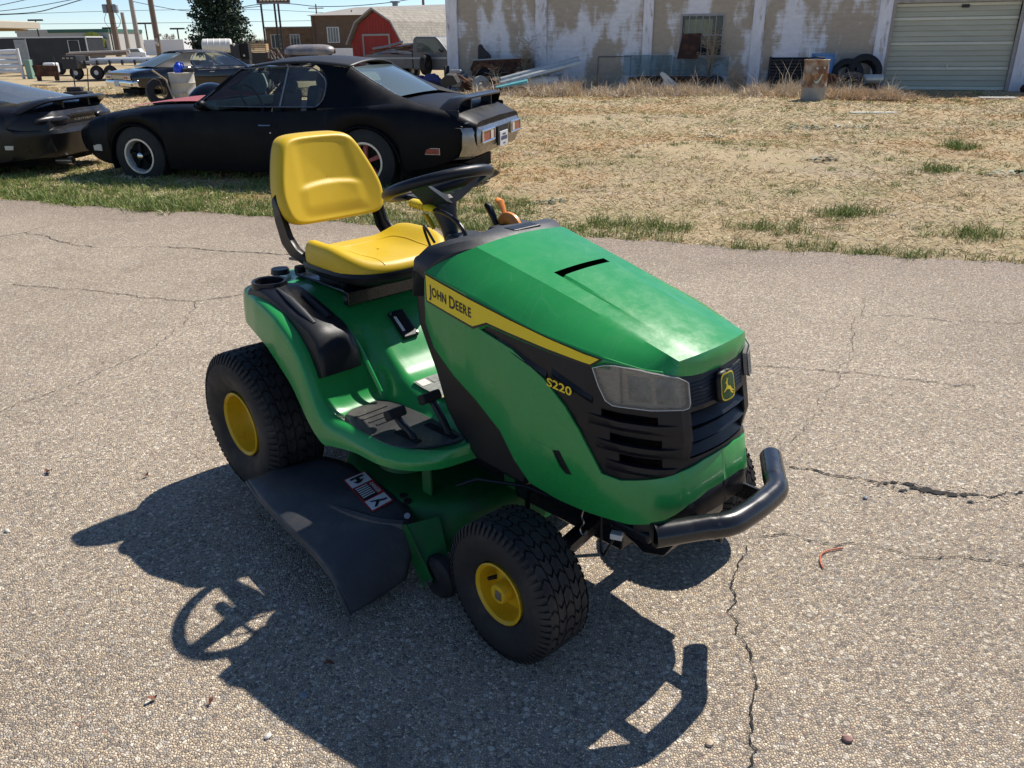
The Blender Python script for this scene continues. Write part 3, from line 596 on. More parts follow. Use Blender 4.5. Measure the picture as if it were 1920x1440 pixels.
patch('deer_mark', [[(.919 + x * -.0205, .699 + y * .0275) for x, y in deer][::-1]], 'yellow_decal', out=.0162, thick=0, parent=bd)
# model number
words('model_lettering', 'S220', .030, (.459, .681), (.530, .671), 'yellow_decal', .003, bold=.0006)
# side creases of the black insert
for (a, b, za, zb, hh) in ((.30, .455, .752, .700, .012), (.47, .58, .715, .672, .010)):
    for sg in (0, 1):
        P = []
        for i in range(8):
            t = i / 7; s = a + (b - a) * t; z = za + (zb - za) * t; s2 = TOT - s if sg else s
            P.append([hs(s2, z + hh, -.0036), hs(s2, z, .003 * math.sin(math.pi * t)), hs(s2, z - hh, -.0036)])
        MB().grid(P).build('insert_crease', 'black_plastic', gr, smooth=True)
# headlights: chrome bowl behind a clear wrap-round lens
HL = [(.586, .757), (.600, .717), (.616, .684), (.632, .676), (.711, .677), (.790, .681), (.796, .690), (.796, .738), (.776, .753), (.694, .768), (.640, .772), (.614, .768)]
for sg, pl in enumerate((HL, mir(HL))):
    hl = patch('headlight', [pl], 'lens_chrome', out=-.0025, thick=0, step=.012)
    patch('headlight_lens', [pl], 'lamp_lens', out=.010, thick=0, parent=hl, step=.012)
    cx = sum(p[0] for p in pl) / len(pl); cz_ = sum(p[1] for p in pl) / len(pl)
    ring = [(cx + (s - cx) * 1.035, cz_ + (z - cz_) * 1.06) for s, z in pl]
    mbb = MB(); n = len(pl)
    for i in range(n):
        a, b = pl[i], pl[(i + 1) % n]; c_, d_ = ring[i], ring[(i + 1) % n]
        m_ = max(1, int(abs(b[0] - a[0]) / .02))
        for k in range(m_):
            t0, t1 = k / m_, (k + 1) / m_; L2 = lambda p, q, t: (p[0] + (q[0] - p[0]) * t, p[1] + (q[1] - p[1]) * t)
            mbb.add([hs(*L2(a, b, t0), .010), hs(*L2(a, b, t1), .010), hs(*L2(a, b, t1), .006), hs(*L2(a, b, t0), .006)], [(0, 1, 2, 3)])
    mbb.build('lens_rim', 'lamp_lens', hl, smooth=True)
    MB().tube([hs(*p, .0105) for i in range(n) for p in [(pl[i][0] + (pl[(i + 1) % n][0] - pl[i][0]) * k / 6, pl[i][1] + (pl[(i + 1) % n][1] - pl[i][1]) * k / 6) for k in range(6)]], .0009, 5, closed=True).build('lens_edge', 'white_decal', hl, smooth=True)
    bow = MB()
    for i in range(n):
        a, b = pl[i], pl[(i + 1) % n]; m_ = max(1, int(abs(b[0] - a[0]) / .02))
        for k in range(m_): t0, t1 = k / m_, (k + 1) / m_; bow.add([hs(*L2(a, b, t0), .006), hs(*L2(a, b, t1), .006), hs(*L2(a, b, t1), -.0025), hs(*L2(a, b, t0), -.0025)], [(0, 1, 2, 3)])
    bow.build('lamp_bowl', 'lens_chrome', hl, smooth=True)
    dvs = (lambda s: s) if sg == 0 else (lambda s: TOT - s)
    for (s0, s1) in ((.665, .715), (.725, .775)): MB().grid([[hs(dvs(s0 + (s1 - s0) * i / 6), .688 + .060 * j / 4, -.001 + .009 * (1 - (2 * i / 6 - 1) ** 2) * (1 - (2 * j / 4 - 1) ** 2)) for j in range(5)] for i in range(7)]).build('reflector', 'grey_decal', hl, smooth=True)
    dv = (lambda s: s) if sg == 0 else (lambda s: TOT - s)
    MB().add([hs(dv(.652), .680, -.002), hs(dv(.652), .766, -.002), hs(dv(.650), .766, .008), hs(dv(.650), .680, .008)], [(0, 1, 2, 3)]).build('lamp_divider', 'lens_chrome', hl)
# lower side vent
for sg in (0, 1):
    f_ = (lambda p: mir(p)) if sg else (lambda p: p)
    patch('side_vent', [f_([(.476, .511), (.497, .516), (.533, .461), (.517, .458)])], 'dark_void', out=.0032, thick=0)
    P = []
    for i in range(7):
        t = i / 6; s, z = .420 + (.478 - .420) * t, 0
        q = lambda s, z, o: hs(TOT - s if sg else s, z, o)
        P.append([q(.425 + .05 * t, .520 - .006 * t, .003), q(.448 + .055 * t, .490 - .012 * t, .003 + .006 * t), q(.470 + .047 * t, .462 - .004 * t, .003)])
    MB().grid(P).build('vent_scoop', 'green_paint', TR, smooth=True)
# front valance
VAL = [(.66, .372), (.70, .385), (.784, .432), (.85, .452), (.919, .456)]; VLO = [(.66, .345), (.70, .352), (.784, .385), (.85, .398), (.919, .400)]
vp_ = VLO + [(TOT - s, z) for s, z in VLO[-2::-1]] + [(TOT - s, z) for s, z in VAL[:-1]] + VAL[::-1]
patch('front_valance', [vp_], 'black_plastic', out=-.004, thick=.02, bevel=.004)
# pedestal, engine bay
MB().prism([(.66, .90), (.672, .707), (.738, .579), (.778, .474), (.822, .42), (.905, .352), (1.10, .345), (1.16, .50), (1.02, .84), (.86, .90)], -.232, .232).build('pedestal', 'black_plastic', TR, bevel=.018, seg=3)
MB().box2((.95, -.17, .34), (1.42, .17, .64)).box2((1.0, -.13, .60), (1.33, .13, .80)).build('engine', 'dark_void', TR, bevel=.02)
# ---- dash cowl
mbb = MB()
def slab(mb, x0, x1, y0, y1, z0, z1, tx=0, ty=0):
    return mb.hexa([(x0, y0, z0), (x1, y0, z0), (x1, y1, z0), (x0, y1, z0), (x0 + tx, y0 + ty, z1), (x1 - 0, y0 + ty, z1), (x1 - 0, y1 - ty, z1), (x0 + tx, y1 - ty, z1)])
dash = MB()
rim = [(-.268, .874), (-.262, .905), (-.235, .936), (-.19, .953), (-.10, .958), (0, .960), (.10, .958), (.19, .953), (.235, .936), (.262, .905), (.268, .874)]
def rimx(y): return .862 - .105 * max(0, (abs(y) - .16) / .108) ** 1.0
P = []
for y, z in rim: P.append([(rimx(y) - .055 - .06 * (1 - abs(y) / .268), y * .985, .80), (rimx(y) - .052 - .056 * (1 - abs(y) / .268), y * .985, z - .035), (rimx(y) - .042 - .043 * (1 - abs(y) / .268), y, z + .002), (rimx(y) - .02, y, z), (rimx(y) + .006, y * .99, z - .016), (rimx(y) + .006, y * .99, .80)])
dash.grid(P).build('dash_cowl', 'grey_plastic', TR, smooth=True, auto=30, solid=.004)
d2 = MB(); slab(d2, .635, .80, -.195, .195, .80, .895, .02, .02); d2.build('dash_deck', 'black_plastic', TR, bevel=.012)
d3 = MB(); slab(d3, .635, .775, .055, .225, .885, .932, .015, .012); slab(d3, .60, .70, -.085, .045, .86, .925, .02, .015); slab(d3, .70, .765, -.20, -.09, .885, .915, .015, .01); d3.build('dash_pod', 'grey_plastic', TR, bevel=.010)
d4 = MB(); slab(d4, .792, .846, -.02, .10, .93, .9625, .006, .006); d4.build('dash_tray', 'black_plastic', TR, bevel=.006)
# ---- steering wheel
SW = Vector((.509, 0, 1.049)); tau = R(19); ax = Vector((math.cos(tau), 0, math.sin(tau))); nrm = Vector((-math.sin(tau), 0, math.cos(tau)))
sw = MB().tube([SW + (ax * math.cos(a) + Vector((0, 1, 0)) * math.sin(a)) * .156 for a in [2 * math.pi * k / 64 for k in range(64)]], .0165, 14, closed=True).build('steering_wheel', 'black_plastic', TR, smooth=True)
for a in (R(-62), R(62), R(180)):
    d_ = ax * math.cos(a) + Vector((0, 1, 0)) * math.sin(a); sd = nrm.cross(d_)
    P = []
    for t, wd, th, dz in ((0.0, .040, .030, -.058), (.05, .036, .026, -.048), (.10, .030, .018, -.024), (.15, .027, .013, -.003)):
        c_ = SW + d_ * t + nrm * dz; P.append([c_ + sd * wd - nrm * th / 2, c_ + sd * wd * .8 + nrm * th / 2, c_ - sd * wd * .8 + nrm * th / 2, c_ - sd * wd - nrm * th / 2, c_ + sd * wd - nrm * th / 2])
    MB().grid(P).build('spoke', 'grey_plastic', sw, smooth=True, auto=40)
MB().tube([SW + nrm * h for h in (-.145, -.11, -.075, -.052, -.040, -.038)], .05, 20, rs=[.024, .030, .038, .044, .038, .001]).build('steering_hub', 'grey_plastic', sw, smooth=True)
MB().tube([SW - nrm * .12, SW - nrm * .20], .024, 14).build('steering_column', 'black_plastic', TR, smooth=True)
# levers
yl = MB().tube([(.445, -.06, .993), (.462, -.06, .995), (.50, -.06, .993), (.545, -.06, .989), (.562, -.06, .986)], .016, 12, rs=[.010, .017, .018, .014, .010], flat=.75).build('lever_grip', 'yellow_decal', TR, smooth=True)
for k in range(5): MB().box((.466 + k * .014, -.0745, .992), (.005, .006, .017)).build('grip_rib', 'yellow_wheel', yl)
MB().tube(crom([(.56, -.06, .986), (.60, -.06, .984), (.65, -.062, .972), (.695, -.065, .945), (.705, -.065, .905)], 5), .0065, 10).build('lever_rod', 'black_plastic', TR, smooth=True)
MB().tube([(.50, -.045, .962), (.515, -.045, .948), (.535, -.045, .925)], .010, 10, rs=[.008, .009, .007], flat=.6).build('lever_grip', 'yellow_wheel', TR, smooth=True)
MB().tube([(.598, .11, .983), (.612, .11, .975), (.63, .11, .950), (.642, .11, .925)], .013, 10, rs=[.008, .012, .010, .008]).build('throttle_lever', 'black_plastic', TR, smooth=True)
MB().tube([(.615, .14, .997), (.628, .14, .992), (.645, .14, .965), (.660, .14, .93)], .014, 10, rs=[.010, .015, .009, .008], flat=.6).build('choke_lever', 'orange_plastic', TR, smooth=True)
MB().tube(crom([(.64, .135, .925), (.66, .135, .945), (.69, .135, .942), (.71, .135, .92)], 4), .016, 10, flat=1.3).build('lever_gate', 'orange_plastic', TR, smooth=True)
MB().tube(crom([(.60, -.10, .86), (.575, -.11, .93), (.60, -.13, .955), (.63, -.12, .91)], 6), .004, 8).build('cable', 'black_plastic', TR, smooth=True)
# ---- body: fenders, platform, foot wells
XO = [-.26, -.235, -.20, -.15, -.05, .05, .12, .2, .28, .335, .36, .385, .41, .44, .48, .86, .92]; ZO = [.54, .605, .645, .674, .689, .692, .684, .667, .624, .570, .52, .458, .416, .392, .385, .385, .40]
XW = [-.26, -.245, -.225, -.19, -.14, -.06, .05, .2, .35, .45, .55, .70, .77, .82, .86, .885, .90]; HW = [.19, .235, .275, .312, .348, .382, .405, .42, .425, .422, .415, .412, .395, .36, .305, .23, .16]
XC = [-.26, -.2, .12, .2, .3, .38, .43, .48, .53, .58, .65, .7, .92]; ZC = [.60, .685, .69, .672, .618, .553, .505, .468, .452, .445, .440, .445, .50]
XK = [-.3, -.2, 0, .12, .21, .29, .34, .365, .4, .48, .6, .8, .9]; HK = [.04, .10, .12, .134, .155, .165, .175, .15, .105, .068, .048, .045, .045]
def sm(t): t = max(0, min(1, t)); return t * t * (3 - 2 * t)
xs_ = list(np.linspace(-.26, .10, 18)) + list(np.linspace(.115, .46, 26)) + list(np.linspace(.48, .80, 14)) + [.82, .84, .86, .875, .888, .898]
vv = [-1, -.985, -.95, -.88, -.78, -.68, -.58, -.52, -.47, -.42, -.37, -.32, -.25, -.12, 0]; vv = vv + [-v for v in vv[-2::-1]]
P = []
for x in xs_:
    W_ = interp(XW, HW, x); zo, zc = interp(XO, ZO, x), interp(XC, ZC, x); hk = interp(XK, HK, x); row = []
    row += [(x - .004, -W_ * 1.03, zo - hk), (x, -W_ * 1.028, zo - hk * .5), (x, -W_ * 1.018, zo - .018)]
    for v in vv:
        y = v * W_; t = sm((.205 - abs(y)) / .05)
        z = zo + (zc - zo) * t; e = max(0, (abs(v) - .95) / .05); z -= .008 * e * e
        if x > .36: z += .012 * sm((abs(v) - .90) / .05) * (1 - e)
        row.append((x, y, z))
    row += [(x, W_ * 1.018, zo - .018), (x, W_ * 1.028, zo - hk * .5), (x - .004, W_ * 1.03, zo - hk)]
    P.append(row)
body = MB().grid(P).build('fender_body', 'green_paint', TR, smooth=True, sub=1, auto=0)
MB().box2((-.22, -.24, .40), (.12, .24, .60)).box2((-.18, -.26, .16), (.30, .26, .44)).build('rear_frame', 'black_steel', TR, bevel=.02)
MB().box2((-.20, -.09, .18), (1.32, .09, .34)).build('chassis', 'black_steel', TR, bevel=.01)
# groove in the right slope
MB().tube(crom([(.305, -.235, .605), (.365, -.232, .550), (.42, -.228, .475), (.455, -.226, .425)], 5), .007, 8, rs=None).build('fender_rib', 'green_paint', TR, smooth=True)
# floor mats
def foot_mat(sg):
    out = [(.432, -.245), (.435, -.32), (.47, -.375), (.53, -.392), (.68, -.392), (.745, -.378), (.80, -.325), (.835, -.245), (.838, -.20), (.81, -.182), (.60, -.185), (.50, -.20), (.455, -.215)]
    out = [(p.x, p.y) for p in crom([(x, y, 0) for x, y in out], 4, closed=True)]
    o = MB().prism([(x, y * -sg) for x, y in out], .3845, .3945, 'z').build('foot_mat', 'floor_mat', TR, bevel=.003)
    for k in range(4):
        MB().box((.50 + .03 * k, .30 * sg, .3958), (.008, .12 - .012 * k, .004)).build('mat_rib', 'floor_mat', o)
    return o
fm = foot_mat(-1); foot_mat(1)
MB().box((.755, -.232, .3955), (.13, .022, .003)).build('pedal_slot', 'dark_void', fm)
MB().box((.715, -.322, .3955), (.10, .022, .003)).build('pedal_slot', 'dark_void', fm)
for (px_, py_, h, w_) in ((.655, -.318, .448, .062), (.705, -.228, .486, .068)):
    pd = MB().tube(crom([(px_ + .085, py_, .37), (px_ + .075, py_, .405), (px_ + .03, py_, h - .025), (px_ + .005, py_, h - .008)], 5), .011, 8).build('pedal', 'black_plastic', TR, smooth=True)
    MB().box((px_, py_, h), (.036, w_, .030), Matrix.Rotation(R(-28), 3, 'Y')).build('pedal_pad', 'black_rubber', pd, bevel=.007)
# console box with cup holder on the right fender
prof = [(-.03, .65), (-.025, .700), (.05, .712), (.10, .706), (.18, .686), (.27, .660), (.335, .640), (.372, .612), (.392, .565), (.396, .505), (.36, .49), (.25, .58), (.1, .65)]
P = []
for y, k, dz in ((-.392, .985, -.020), (-.388, .995, -.006), (-.376, 1.0, .002), (-.33, 1, .002), (-.285, 1, 0), (-.258, .995, -.006), (-.250, .985, -.020)):
    P.append([(.17 + (x - .17) * k, y, z + (dz if z > .56 else 0)) for x, z in prof + prof[:1]])
con = MB().grid(P).add(P[0][:-1], [tuple(range(len(prof)))]).add(P[-1][:-1], [tuple(range(len(prof)))]).build('console', 'black_plastic', TR, smooth=True, auto=38)
cup = MB().lathe([(.030, .63), (.044, .64), (.047, .722), (.056, .724), (.058, .712), (.056, .66)], 28, 'z', (.015, -.330, 0)).build('cup_holder', 'black_plastic', con, smooth=True)
MB().lathe([(0, .64), (.044, .64)], 24, 'z', (.015, -.330, 0)).build('cup_floor', 'dark_void', con)
MB().tube([(.09, -.345, .714), (.18, -.35, .696), (.25, -.352, .674), (.31, -.35, .650)], .010, 10, rs=[.004, .012, .012, .006], flat=.7).build('console_latch', 'grey_plastic', con, smooth=True)
MB().tube([(.15, -.295, .700), (.22, -.292, .680), (.30, -.29, .650)], .008, 8, rs=[.003, .012, .014]).build('console_lip', 'black_plastic', con, smooth=True)
# fuel window
fw = MB(); rot = Matrix.Rotation(R(39), 3, 'Y')
fw.box((.352, -.048, .582), (.11, .062, .014), rot); fwo = fw.build('fuel_window', 'black_plastic', TR, bevel=.006)
MB().box((.356, -.043, .5885), (.072, .026, .003), rot).build('fuel_glass', 'dark_void', fwo)
MB().box((.356, -.066, .5885), (.06, .010, .002), rot).build('fuel_marks', 'white_decal', fwo)
for k in (-1, 1): MB().cyl(Vector((.352, -.048 + .026 * k, .582)) + rot @ Vector((.045 * k, 0, .006)), Vector((.352, -.048 + .026 * k, .582)) + rot @ Vector((.045 * k, 0, .010)), .004).build('screw', 'bare_steel', fwo)
# operator decal on the tunnel
def dq(u0, u1, v0, v1, dz):
    f_ = lambda u, v: (.525 + .145 * u, -.150 + .19 * v, interp([.525, .58, .65, .68], [.4575, .4492, .4445, .4460], .525 + .145 * u) + dz)
    return [f_(u0, v0), f_(u0, v1), f_(u1, v1), f_(u1, v0)]
dec = MB().add(dq(0, .3, 0, 1, 0), [(0, 1, 2, 3)]).add(dq(.3, 1, 0, 1, 0), [(0, 1, 2, 3)]).build('operator_decal', 'grey_decal', TR)
for (u0, u1, v0, v1, m_) in ((.04, .28, .03, .22, 'white_decal'), (.04, .28, .27, .47, 'grey_decal'), (.04, .28, .52, .72, 'white_decal'), (.04, .28, .76, .97, 'grey_decal'), (.34, .62, .03, .30, 'grey_decal'), (.34, .62, .34, .62, 'white_decal'), (.34, .62, .66, .97, 'grey_decal'), (.68, .80, .03, .45, 'white_decal'), (.84, .95, .03, .45, 'yellow_decal'), (.68, .95, .50, .97, 'white_decal')):
    MB().add(dq(u0, u1, v0, v1, .0012), [(0, 1, 2, 3)]).build('decal_panel', m_, dec)
# ---- seat
_sbo = crom([(0, 1.150, 0), (.085, 1.148, 0), (.128, 1.138, 0), (.152, 1.112, 0), (.176, 1.06, 0), (.198, 1.0, 0), (.207, .955, 0), (.203, .912, 0), (.188, .880, 0), (.155, .866, 0), (.08, .862, 0), (0, .861, 0)], 4)
_sbo = [(p.x, p.y) for p in _sbo]; _sbo = _sbo + [(-y, z) for y, z in _sbo[-2:0:-1]]
def sb_pt(y, z, k, d):
    y2, z2 = y * k, 1.005 + (z - 1.005) * k
    return (-.115 - (z2 - .87) * .34 + d + .020 * (abs(y2) / .207) ** 2.0, y2, z2)
def seat_back():
    P = []
    for k, d in [(1.0, -.004), (1.0, .015), (1.0, .030), (.995, .041), (.985, .050), (.97, .057), (.95, .062), (.925, .065)] + [(k, .0665 - .009 * (1 - k)) for k in [.9 - .89 * i / 36 for i in range(37)]]:
        row = []
        for y, z in _sbo + _sbo[:1]:
            y2, z2 = y * k, 1.005 + (z - 1.005) * k; dd = d
            if k < .93:
                wp = .118 + .03 * (1.16 - z2) / .3; pan = sm((wp - abs(y2)) / .045); lum = sm((1.004 - z2 - .012 * (y2 / .12) ** 2) / .022); f = min(1, (.93 - k) / .12)
                dd += f * pan * (-.004 + .009 * lum * sm((z2 - .87) / .06))
            row.append(sb_pt(y, z, k, dd))
        P.append(row)
    return MB().grid(P).build('seat_back', 'yellow_vinyl', TR, smooth=True, auto=0)
sb = seat_back()
P = []
for k, d in ((.965, .002), (.985, -.006), (.985, -.014), (.95, -.024), (.8, -.032), (.01, -.036)):
    P.append([sb_pt(y, z, k, d) for y, z in _sbo + _sbo[:1]])
MB().grid(P).build('seat_shell', 'black_plastic', sb, smooth=True)
for sg in (-1, 1):
    P = []
    for x, z, wd in ((-.118, .96, .03), (-.105, .89, .042), (-.075, .82, .048), (-.030, .785, .045), (.08, .757, .03)):
        P.append([(x - wd * .6, .188 * sg, z - wd * .35), (x - wd * .5, .208 * sg, z - wd * .3), (x + wd * .5, .208 * sg, z + wd * .35), (x + wd * .5, .188 * sg, z + wd * .35)])
    MB().grid(P).build('seat_bracket', 'black_plastic', sb, smooth=True, solid=.004, auto=40)
def seam(obj, pts, r, name, m, parent):
    """stitched seam laid on a surface from above"""
    from mathutils.bvhtree import BVHTree
    bpy.context.view_layer.update(); ev = obj.evaluated_get(bpy.context.evaluated_depsgraph_get()); me = ev.to_mesh(); tree = BVHTree.FromPolygons([v.co.copy() for v in me.vertices], [tuple(p.vertices) for p in me.polygons]); out = []
    for p in crom(pts, 8):
        h = tree.ray_cast(Vector((p.x, p.y, 1.2)), Vector((0, 0, -1)))[0]
        if h: out.append(h + Vector((0, 0, -r * .35)))
    return MB().tube(out, r, 6).build(name, m, parent, smooth=True)
def seat_cushion():
    n = 48; P = []
    def outl(t, k):
        c, s = math.cos(t), math.sin(t); e = 3.4; r = (abs(c) ** e + abs(s) ** e) ** (-1 / e); x = .170 + .205 * r * c * k; y = .222 * r * s * k
        y *= 1 - .08 * max(0, (.10 - x) / .15) ** 2 - .05 * max(0, (x - .22) / .15) ** 2
        return x, y
    for k, z in ((.96, .752), (1.0, .760), (1.0, .780), (.985, .797), (.94, .810), (.85, .815), (.68, .808), (.45, .798), (.2, .795), (.02, .795)):
        row = []
        for i in range(n + 1):
            x, y = outl(2 * math.pi * i / n, k); zz = z
            if z > .77:
                f = min(1, (z - .77) / .03); side = sm((abs(y) - .10) / .09)
                zz += f * (side * .030 * sm((.36 - x) / .18) * sm((x + .10) / .16) - .016 * sm((x - .28) / .10) - .018 * sm((.06 - x) / .08))
            row.append((x, y, zz))
        P.append(row)
    return MB().grid(P).build('seat_cushion', 'yellow_vinyl', TR, smooth=True, sub=1, auto=0)
sc = seat_cushion()
seam(sc, [(.355, -.105, 0), (.25, -.118, 0), (.14, -.122, 0), (.085, -.10, 0), (.07, 0, 0), (.085, .10, 0), (.14, .122, 0), (.25, .118, 0), (.355, .105, 0)], .0028, 'seam', 'yellow_wheel', sc)
P = []
for k, z in ((1.0, .772), (1.02, .760), (1.0, .744), (.85, .725), (.5, .712), (.02, .710)):
    row = []
    for i in range(49):
        t = 2 * math.pi * i / 48; c, s = math.cos(t), math.sin(t); r = (abs(c) ** 3.4 + abs(s) ** 3.4) ** (-1 / 3.4); row.append((.170 + .207 * r * c * k, .224 * r * s * k * (1 - .05 * max(0, c)), z))
    P.append(row)
MB().grid(P).build('seat_pan', 'black_plastic', sc, smooth=True)
sbm = MB(); sbm.box2((-.06, -.19, .694), (.245, .20, .706)).box2((-.10, -.03, .69), (.0, .03, .73)).box2((.235, -.195, .655), (.265, .205, .704)); sbm.box2((.02, -.15, .70), (.18, -.12, .725)).box2((.02, .12, .70), (.18, .15, .725)); sbm.build('seat_base', 'black_steel', TR, bevel=.006)
for y in (-.10, .10): MB().tube([(x, y, .69 + .006 * (i % 2)) for i, x in enumerate(np.linspace(-.02, .10, 14))], .016, 8).build('seat_spring', 'black_steel', TR, smooth=True)
MB().cyl((-.08, -.16, .69), (-.08, -.16, .722), .020).build('seat_knob', 'black_plastic', TR, bevel=.004)
MB().box((-.13, -.11, .735), (.07, .09, .010), Matrix.Rotation(R(-6), 3, 'Y')).build('seat_plate', 'black_steel', TR, bevel=.003)
MB().cyl((.25, -.199, .68), (.25, -.194, .68), .009).build('pivot_bolt', 'bare_steel', TR)
MB().lathe([(0, .708), (.03, .708), (.034, .69)], 20, 'z', (-.15, -.20, 0)).build('fuel_cap', 'black_plastic', TR, smooth=True)
# ---- wheels
def wheel(name, Rt, Wt, Rr, front, loc, rz):
    e = bpy.data.objects.new(name, None); COL.objects.link(e); e.parent = TR; e.location = loc; e.rotation_euler = (0, 0, rz)
    h = Wt / 2; sh = Rt * .965
    prof = [(Rr * 1.07, -h * .55), (Rr * 1.085, -h * .76), (Rr + (Rt - Rr) * .30, -h * .94), (Rr + (Rt - Rr) * .45, -h * .99), (Rr + (Rt - Rr) * .62, -h), (Rr + (Rt - Rr) * .80, -h * .96), (Rt * .945, -h * .84), (Rt * .968, -h * .70), (Rt * .972, 0)]
    prof = prof + [(r, -y) for r, y in prof[-2::-1]]
    ty = MB().lathe(prof, 64, 'y').build('tyre', 'black_rubber', e, smooth=True)
    # turf lugs, five wavy rows with shoulder bars
    mb = MB(); N = 30 if front else 34
    def surf(a, y, up):
        r = interp([p[1] for p in prof[4:9]] + [-p[1] for p in prof[7:3:-1]], [p[0] for p in prof[4:9]] + [p[0] for p in prof[7:3:-1]], y) + up
        return (r * math.cos(a), y, r * math.sin(a))
    rows = [(-.80, -.52), (-.48, -.20), (-.16, .16), (.20, .48), (.52, .80)]; da = 2 * math.pi / N
    for ri, (y0, y1) in enumerate(rows):
        for k in range(N):
            a0 = da * (k + (.5 if ri % 2 else 0)); g = da * .86
            sk = (.22 if ri % 2 == 0 else -.22) * da
            V = []
            for up in (-.004, .0065 if front else .0085):
                q = .0 if up < 0 else .04
                for (a, y) in ((a0 + g * q, y0 + .02 * q), (a0 + g * (1 - q), y0), (a0 + g * (1 - q) + sk * 1.4, (y0 + y1) / 2), (a0 + g * (1 - q), y1), (a0 + g * q, y1), (a0 + g * q + sk * 1.4, (y0 + y1) / 2)):
                    V.append(surf(a, y * h, up))
            mb.add(V, [(0, 1, 2, 5), (5, 2, 3, 4), (6, 11, 8, 7), (11, 10, 9, 8)] + [(i, (i + 1) % 6, (i + 1) % 6 + 6, i + 6) for i in range(6)])
    for sg in (-1, 1):                                                   # shoulder bars down the side wall
        for k in range(N * 2):
            a0 = da / 2 * k; g = da / 2 * .50; V = []
            for up in (-.003, .0035):
                for (a, r, y) in ((a0, Rt * .985 + up, .80), (a0 + g, Rt * .985 + up, .80), (a0 + g * 1.1, Rt * .87, .965 + up / h), (a0 + g * .1, Rt * .87, .965 + up / h)): V.append((r * math.cos(a), y * h * sg, r * math.sin(a)))
                for (a, r, y) in ((a0, Rt * .945 + up * .7, .875 + up * .7 / h), (a0 + g, Rt * .945 + up * .7, .875 + up * .7 / h)): V.append((r * math.cos(a), y * h * sg, r * math.sin(a)))
            mb.add(V, [(6, 7, 11, 10), (10, 11, 8, 9), (0, 6, 10, 4), (4, 10, 9, 3), (1, 5, 11, 7), (5, 2, 8, 11), (3, 9, 8, 2)])
    tr_ = mb.build('tread', 'black_rubber', ty, weld=False); tr_['kind'] = 'stuff'
    if front: rp = [(Rr * 1.04, -h * .70), (Rr * 1.065, -h * .84), (Rr * 1.02, -h * .87), (Rr * .94, -h * .78), (Rr * .92, -h * .30), (Rr * .86, -h * .16), (Rr * .78, -h * .20), (Rr * .55, -h * .36), (Rr * .34, -h * .40), (.030, -h * .42), (0, -h * .42)]
    else: rp = [(Rr * 1.04, -h * .70), (Rr * 1.06, -h * .84), (Rr * 1.02, -h * .87), (Rr * .95, -h * .80), (Rr * .90, -h * .42), (Rr * .86, -h * .20), (Rr * .80, -h * .10), (Rr * .50, -h * .02), (Rr * .32, -h * .06), (Rr * .28, -h * .16), (0, -h * .16)]
    rimo = MB().lathe(rp, 48, 'y').build('rim', 'yellow_wheel', e, smooth=True)
    if front:
        MB().lathe([(.028, -h * .40), (.027, -h * .78), (.024, -h * .84), (0, -h * .85)], 24, 'y').build('hub_cap', 'yellow_wheel', e, smooth=True)
        MB().box((0.004, -h * .855, 0), (.020, .004, .024)).build('hub_label', 'bare_steel', e)
        a = R(170); MB().cyl((.047 * math.cos(a), -h * .30, .047 * math.sin(a)), (.055 * math.cos(a), -h * .62, .055 * math.sin(a)), .006, .005).build('valve_stem', 'black_rubber', e)
        for a in (R(60), R(75)): MB().box((.06 * math.cos(a), -h * .352, .06 * math.sin(a)), (.005, .003, .018), Matrix.Rotation(-a, 3, 'Y')).build('rim_slot', 'dark_void', rimo)
    else:
        MB().lathe([(.034, -h * .05), (.032, -h * .30), (0, -h * .32)], 24, 'y').build('hub_cap', 'black_steel', e, smooth=True)
    return e
wheel('front_wheel', .186, .155, .078, True, (1.222, -.385, .186), R(-1.2))
wheel('front_wheel', .186, .155, .078, True, (1.222, .385, .186), R(178.8))
wheel('rear_wheel', .25, .205, .106, False, (0, -.412, .25), 0)
wheel('rear_wheel', .25, .205, .106, False, (0, .412, .25), R(180))
ax_ = MB().tube([(1.222, -.33, .19), (1.222, -.22, .20), (1.222, 0, .25), (1.222, .22, .20), (1.222, .33, .19)], .026, 10); ax_.build('front_axle', 'black_steel', TR, smooth=True)
for sg in (-1, 1):
    MB().cyl((1.222, .285 * sg, .15), (1.222, .285 * sg, .27), .022).build('spindle', 'black_steel', TR, bevel=.004)
    MB().tube([(1.14, .27 * sg, .215), (1.00, .12 * sg, .235), (.95, .02 * sg, .24)], .008, 8).build('tie_rod', 'black_steel', TR, smooth=True)
MB().cyl((0, -.33, .25), (0, .33, .25), .03).build('rear_axle', 'black_steel', TR)
# ---- deck
P = []
for k, z in ((1.04, .075), (1.03, .085), (1.0, .17), (.955, .205), (.88, .215), (.5, .222), (.02, .225)):
    row = []
    for i in range(57):
        t = 2 * math.pi * i / 56; c, s = math.cos(t), math.sin(t); e = 2.8; r = (abs(c) ** e + abs(s) ** e) ** (-1 / e); row.append((.60 + .335 * r * c * k, .04 + .445 * r * s * k, z))
    P.append(row)
deck = MB().grid(P).build('mower_deck', 'green_deck', TR, smooth=True, auto=0)
for (x, y) in ((.60, .04), (.56, -.22), (.56, .32)):
    MB().lathe([(.09, .22), (.085, .245), (.07, .25), (0, .252)], 24, 'z', (x, y, 0)).build('spindle_cover', 'green_deck', deck, smooth=True)
MB().box2((.74, -.30, .21), (.78, -.292, .30)).build('deck_bracket', 'green_deck', deck, bevel=.002)
MB().box2((.88, -.10, .21), (.925, -.09, .315)).build('deck_bracket', 'green_deck', deck, bevel=.002)
MB().tube([(.66, -.17, .28), (.70, -.20, .27), (.74, -.19, .285), (.76, -.15, .29)], .006, 6).build('deck_link', 'bare_steel', deck, smooth=True)
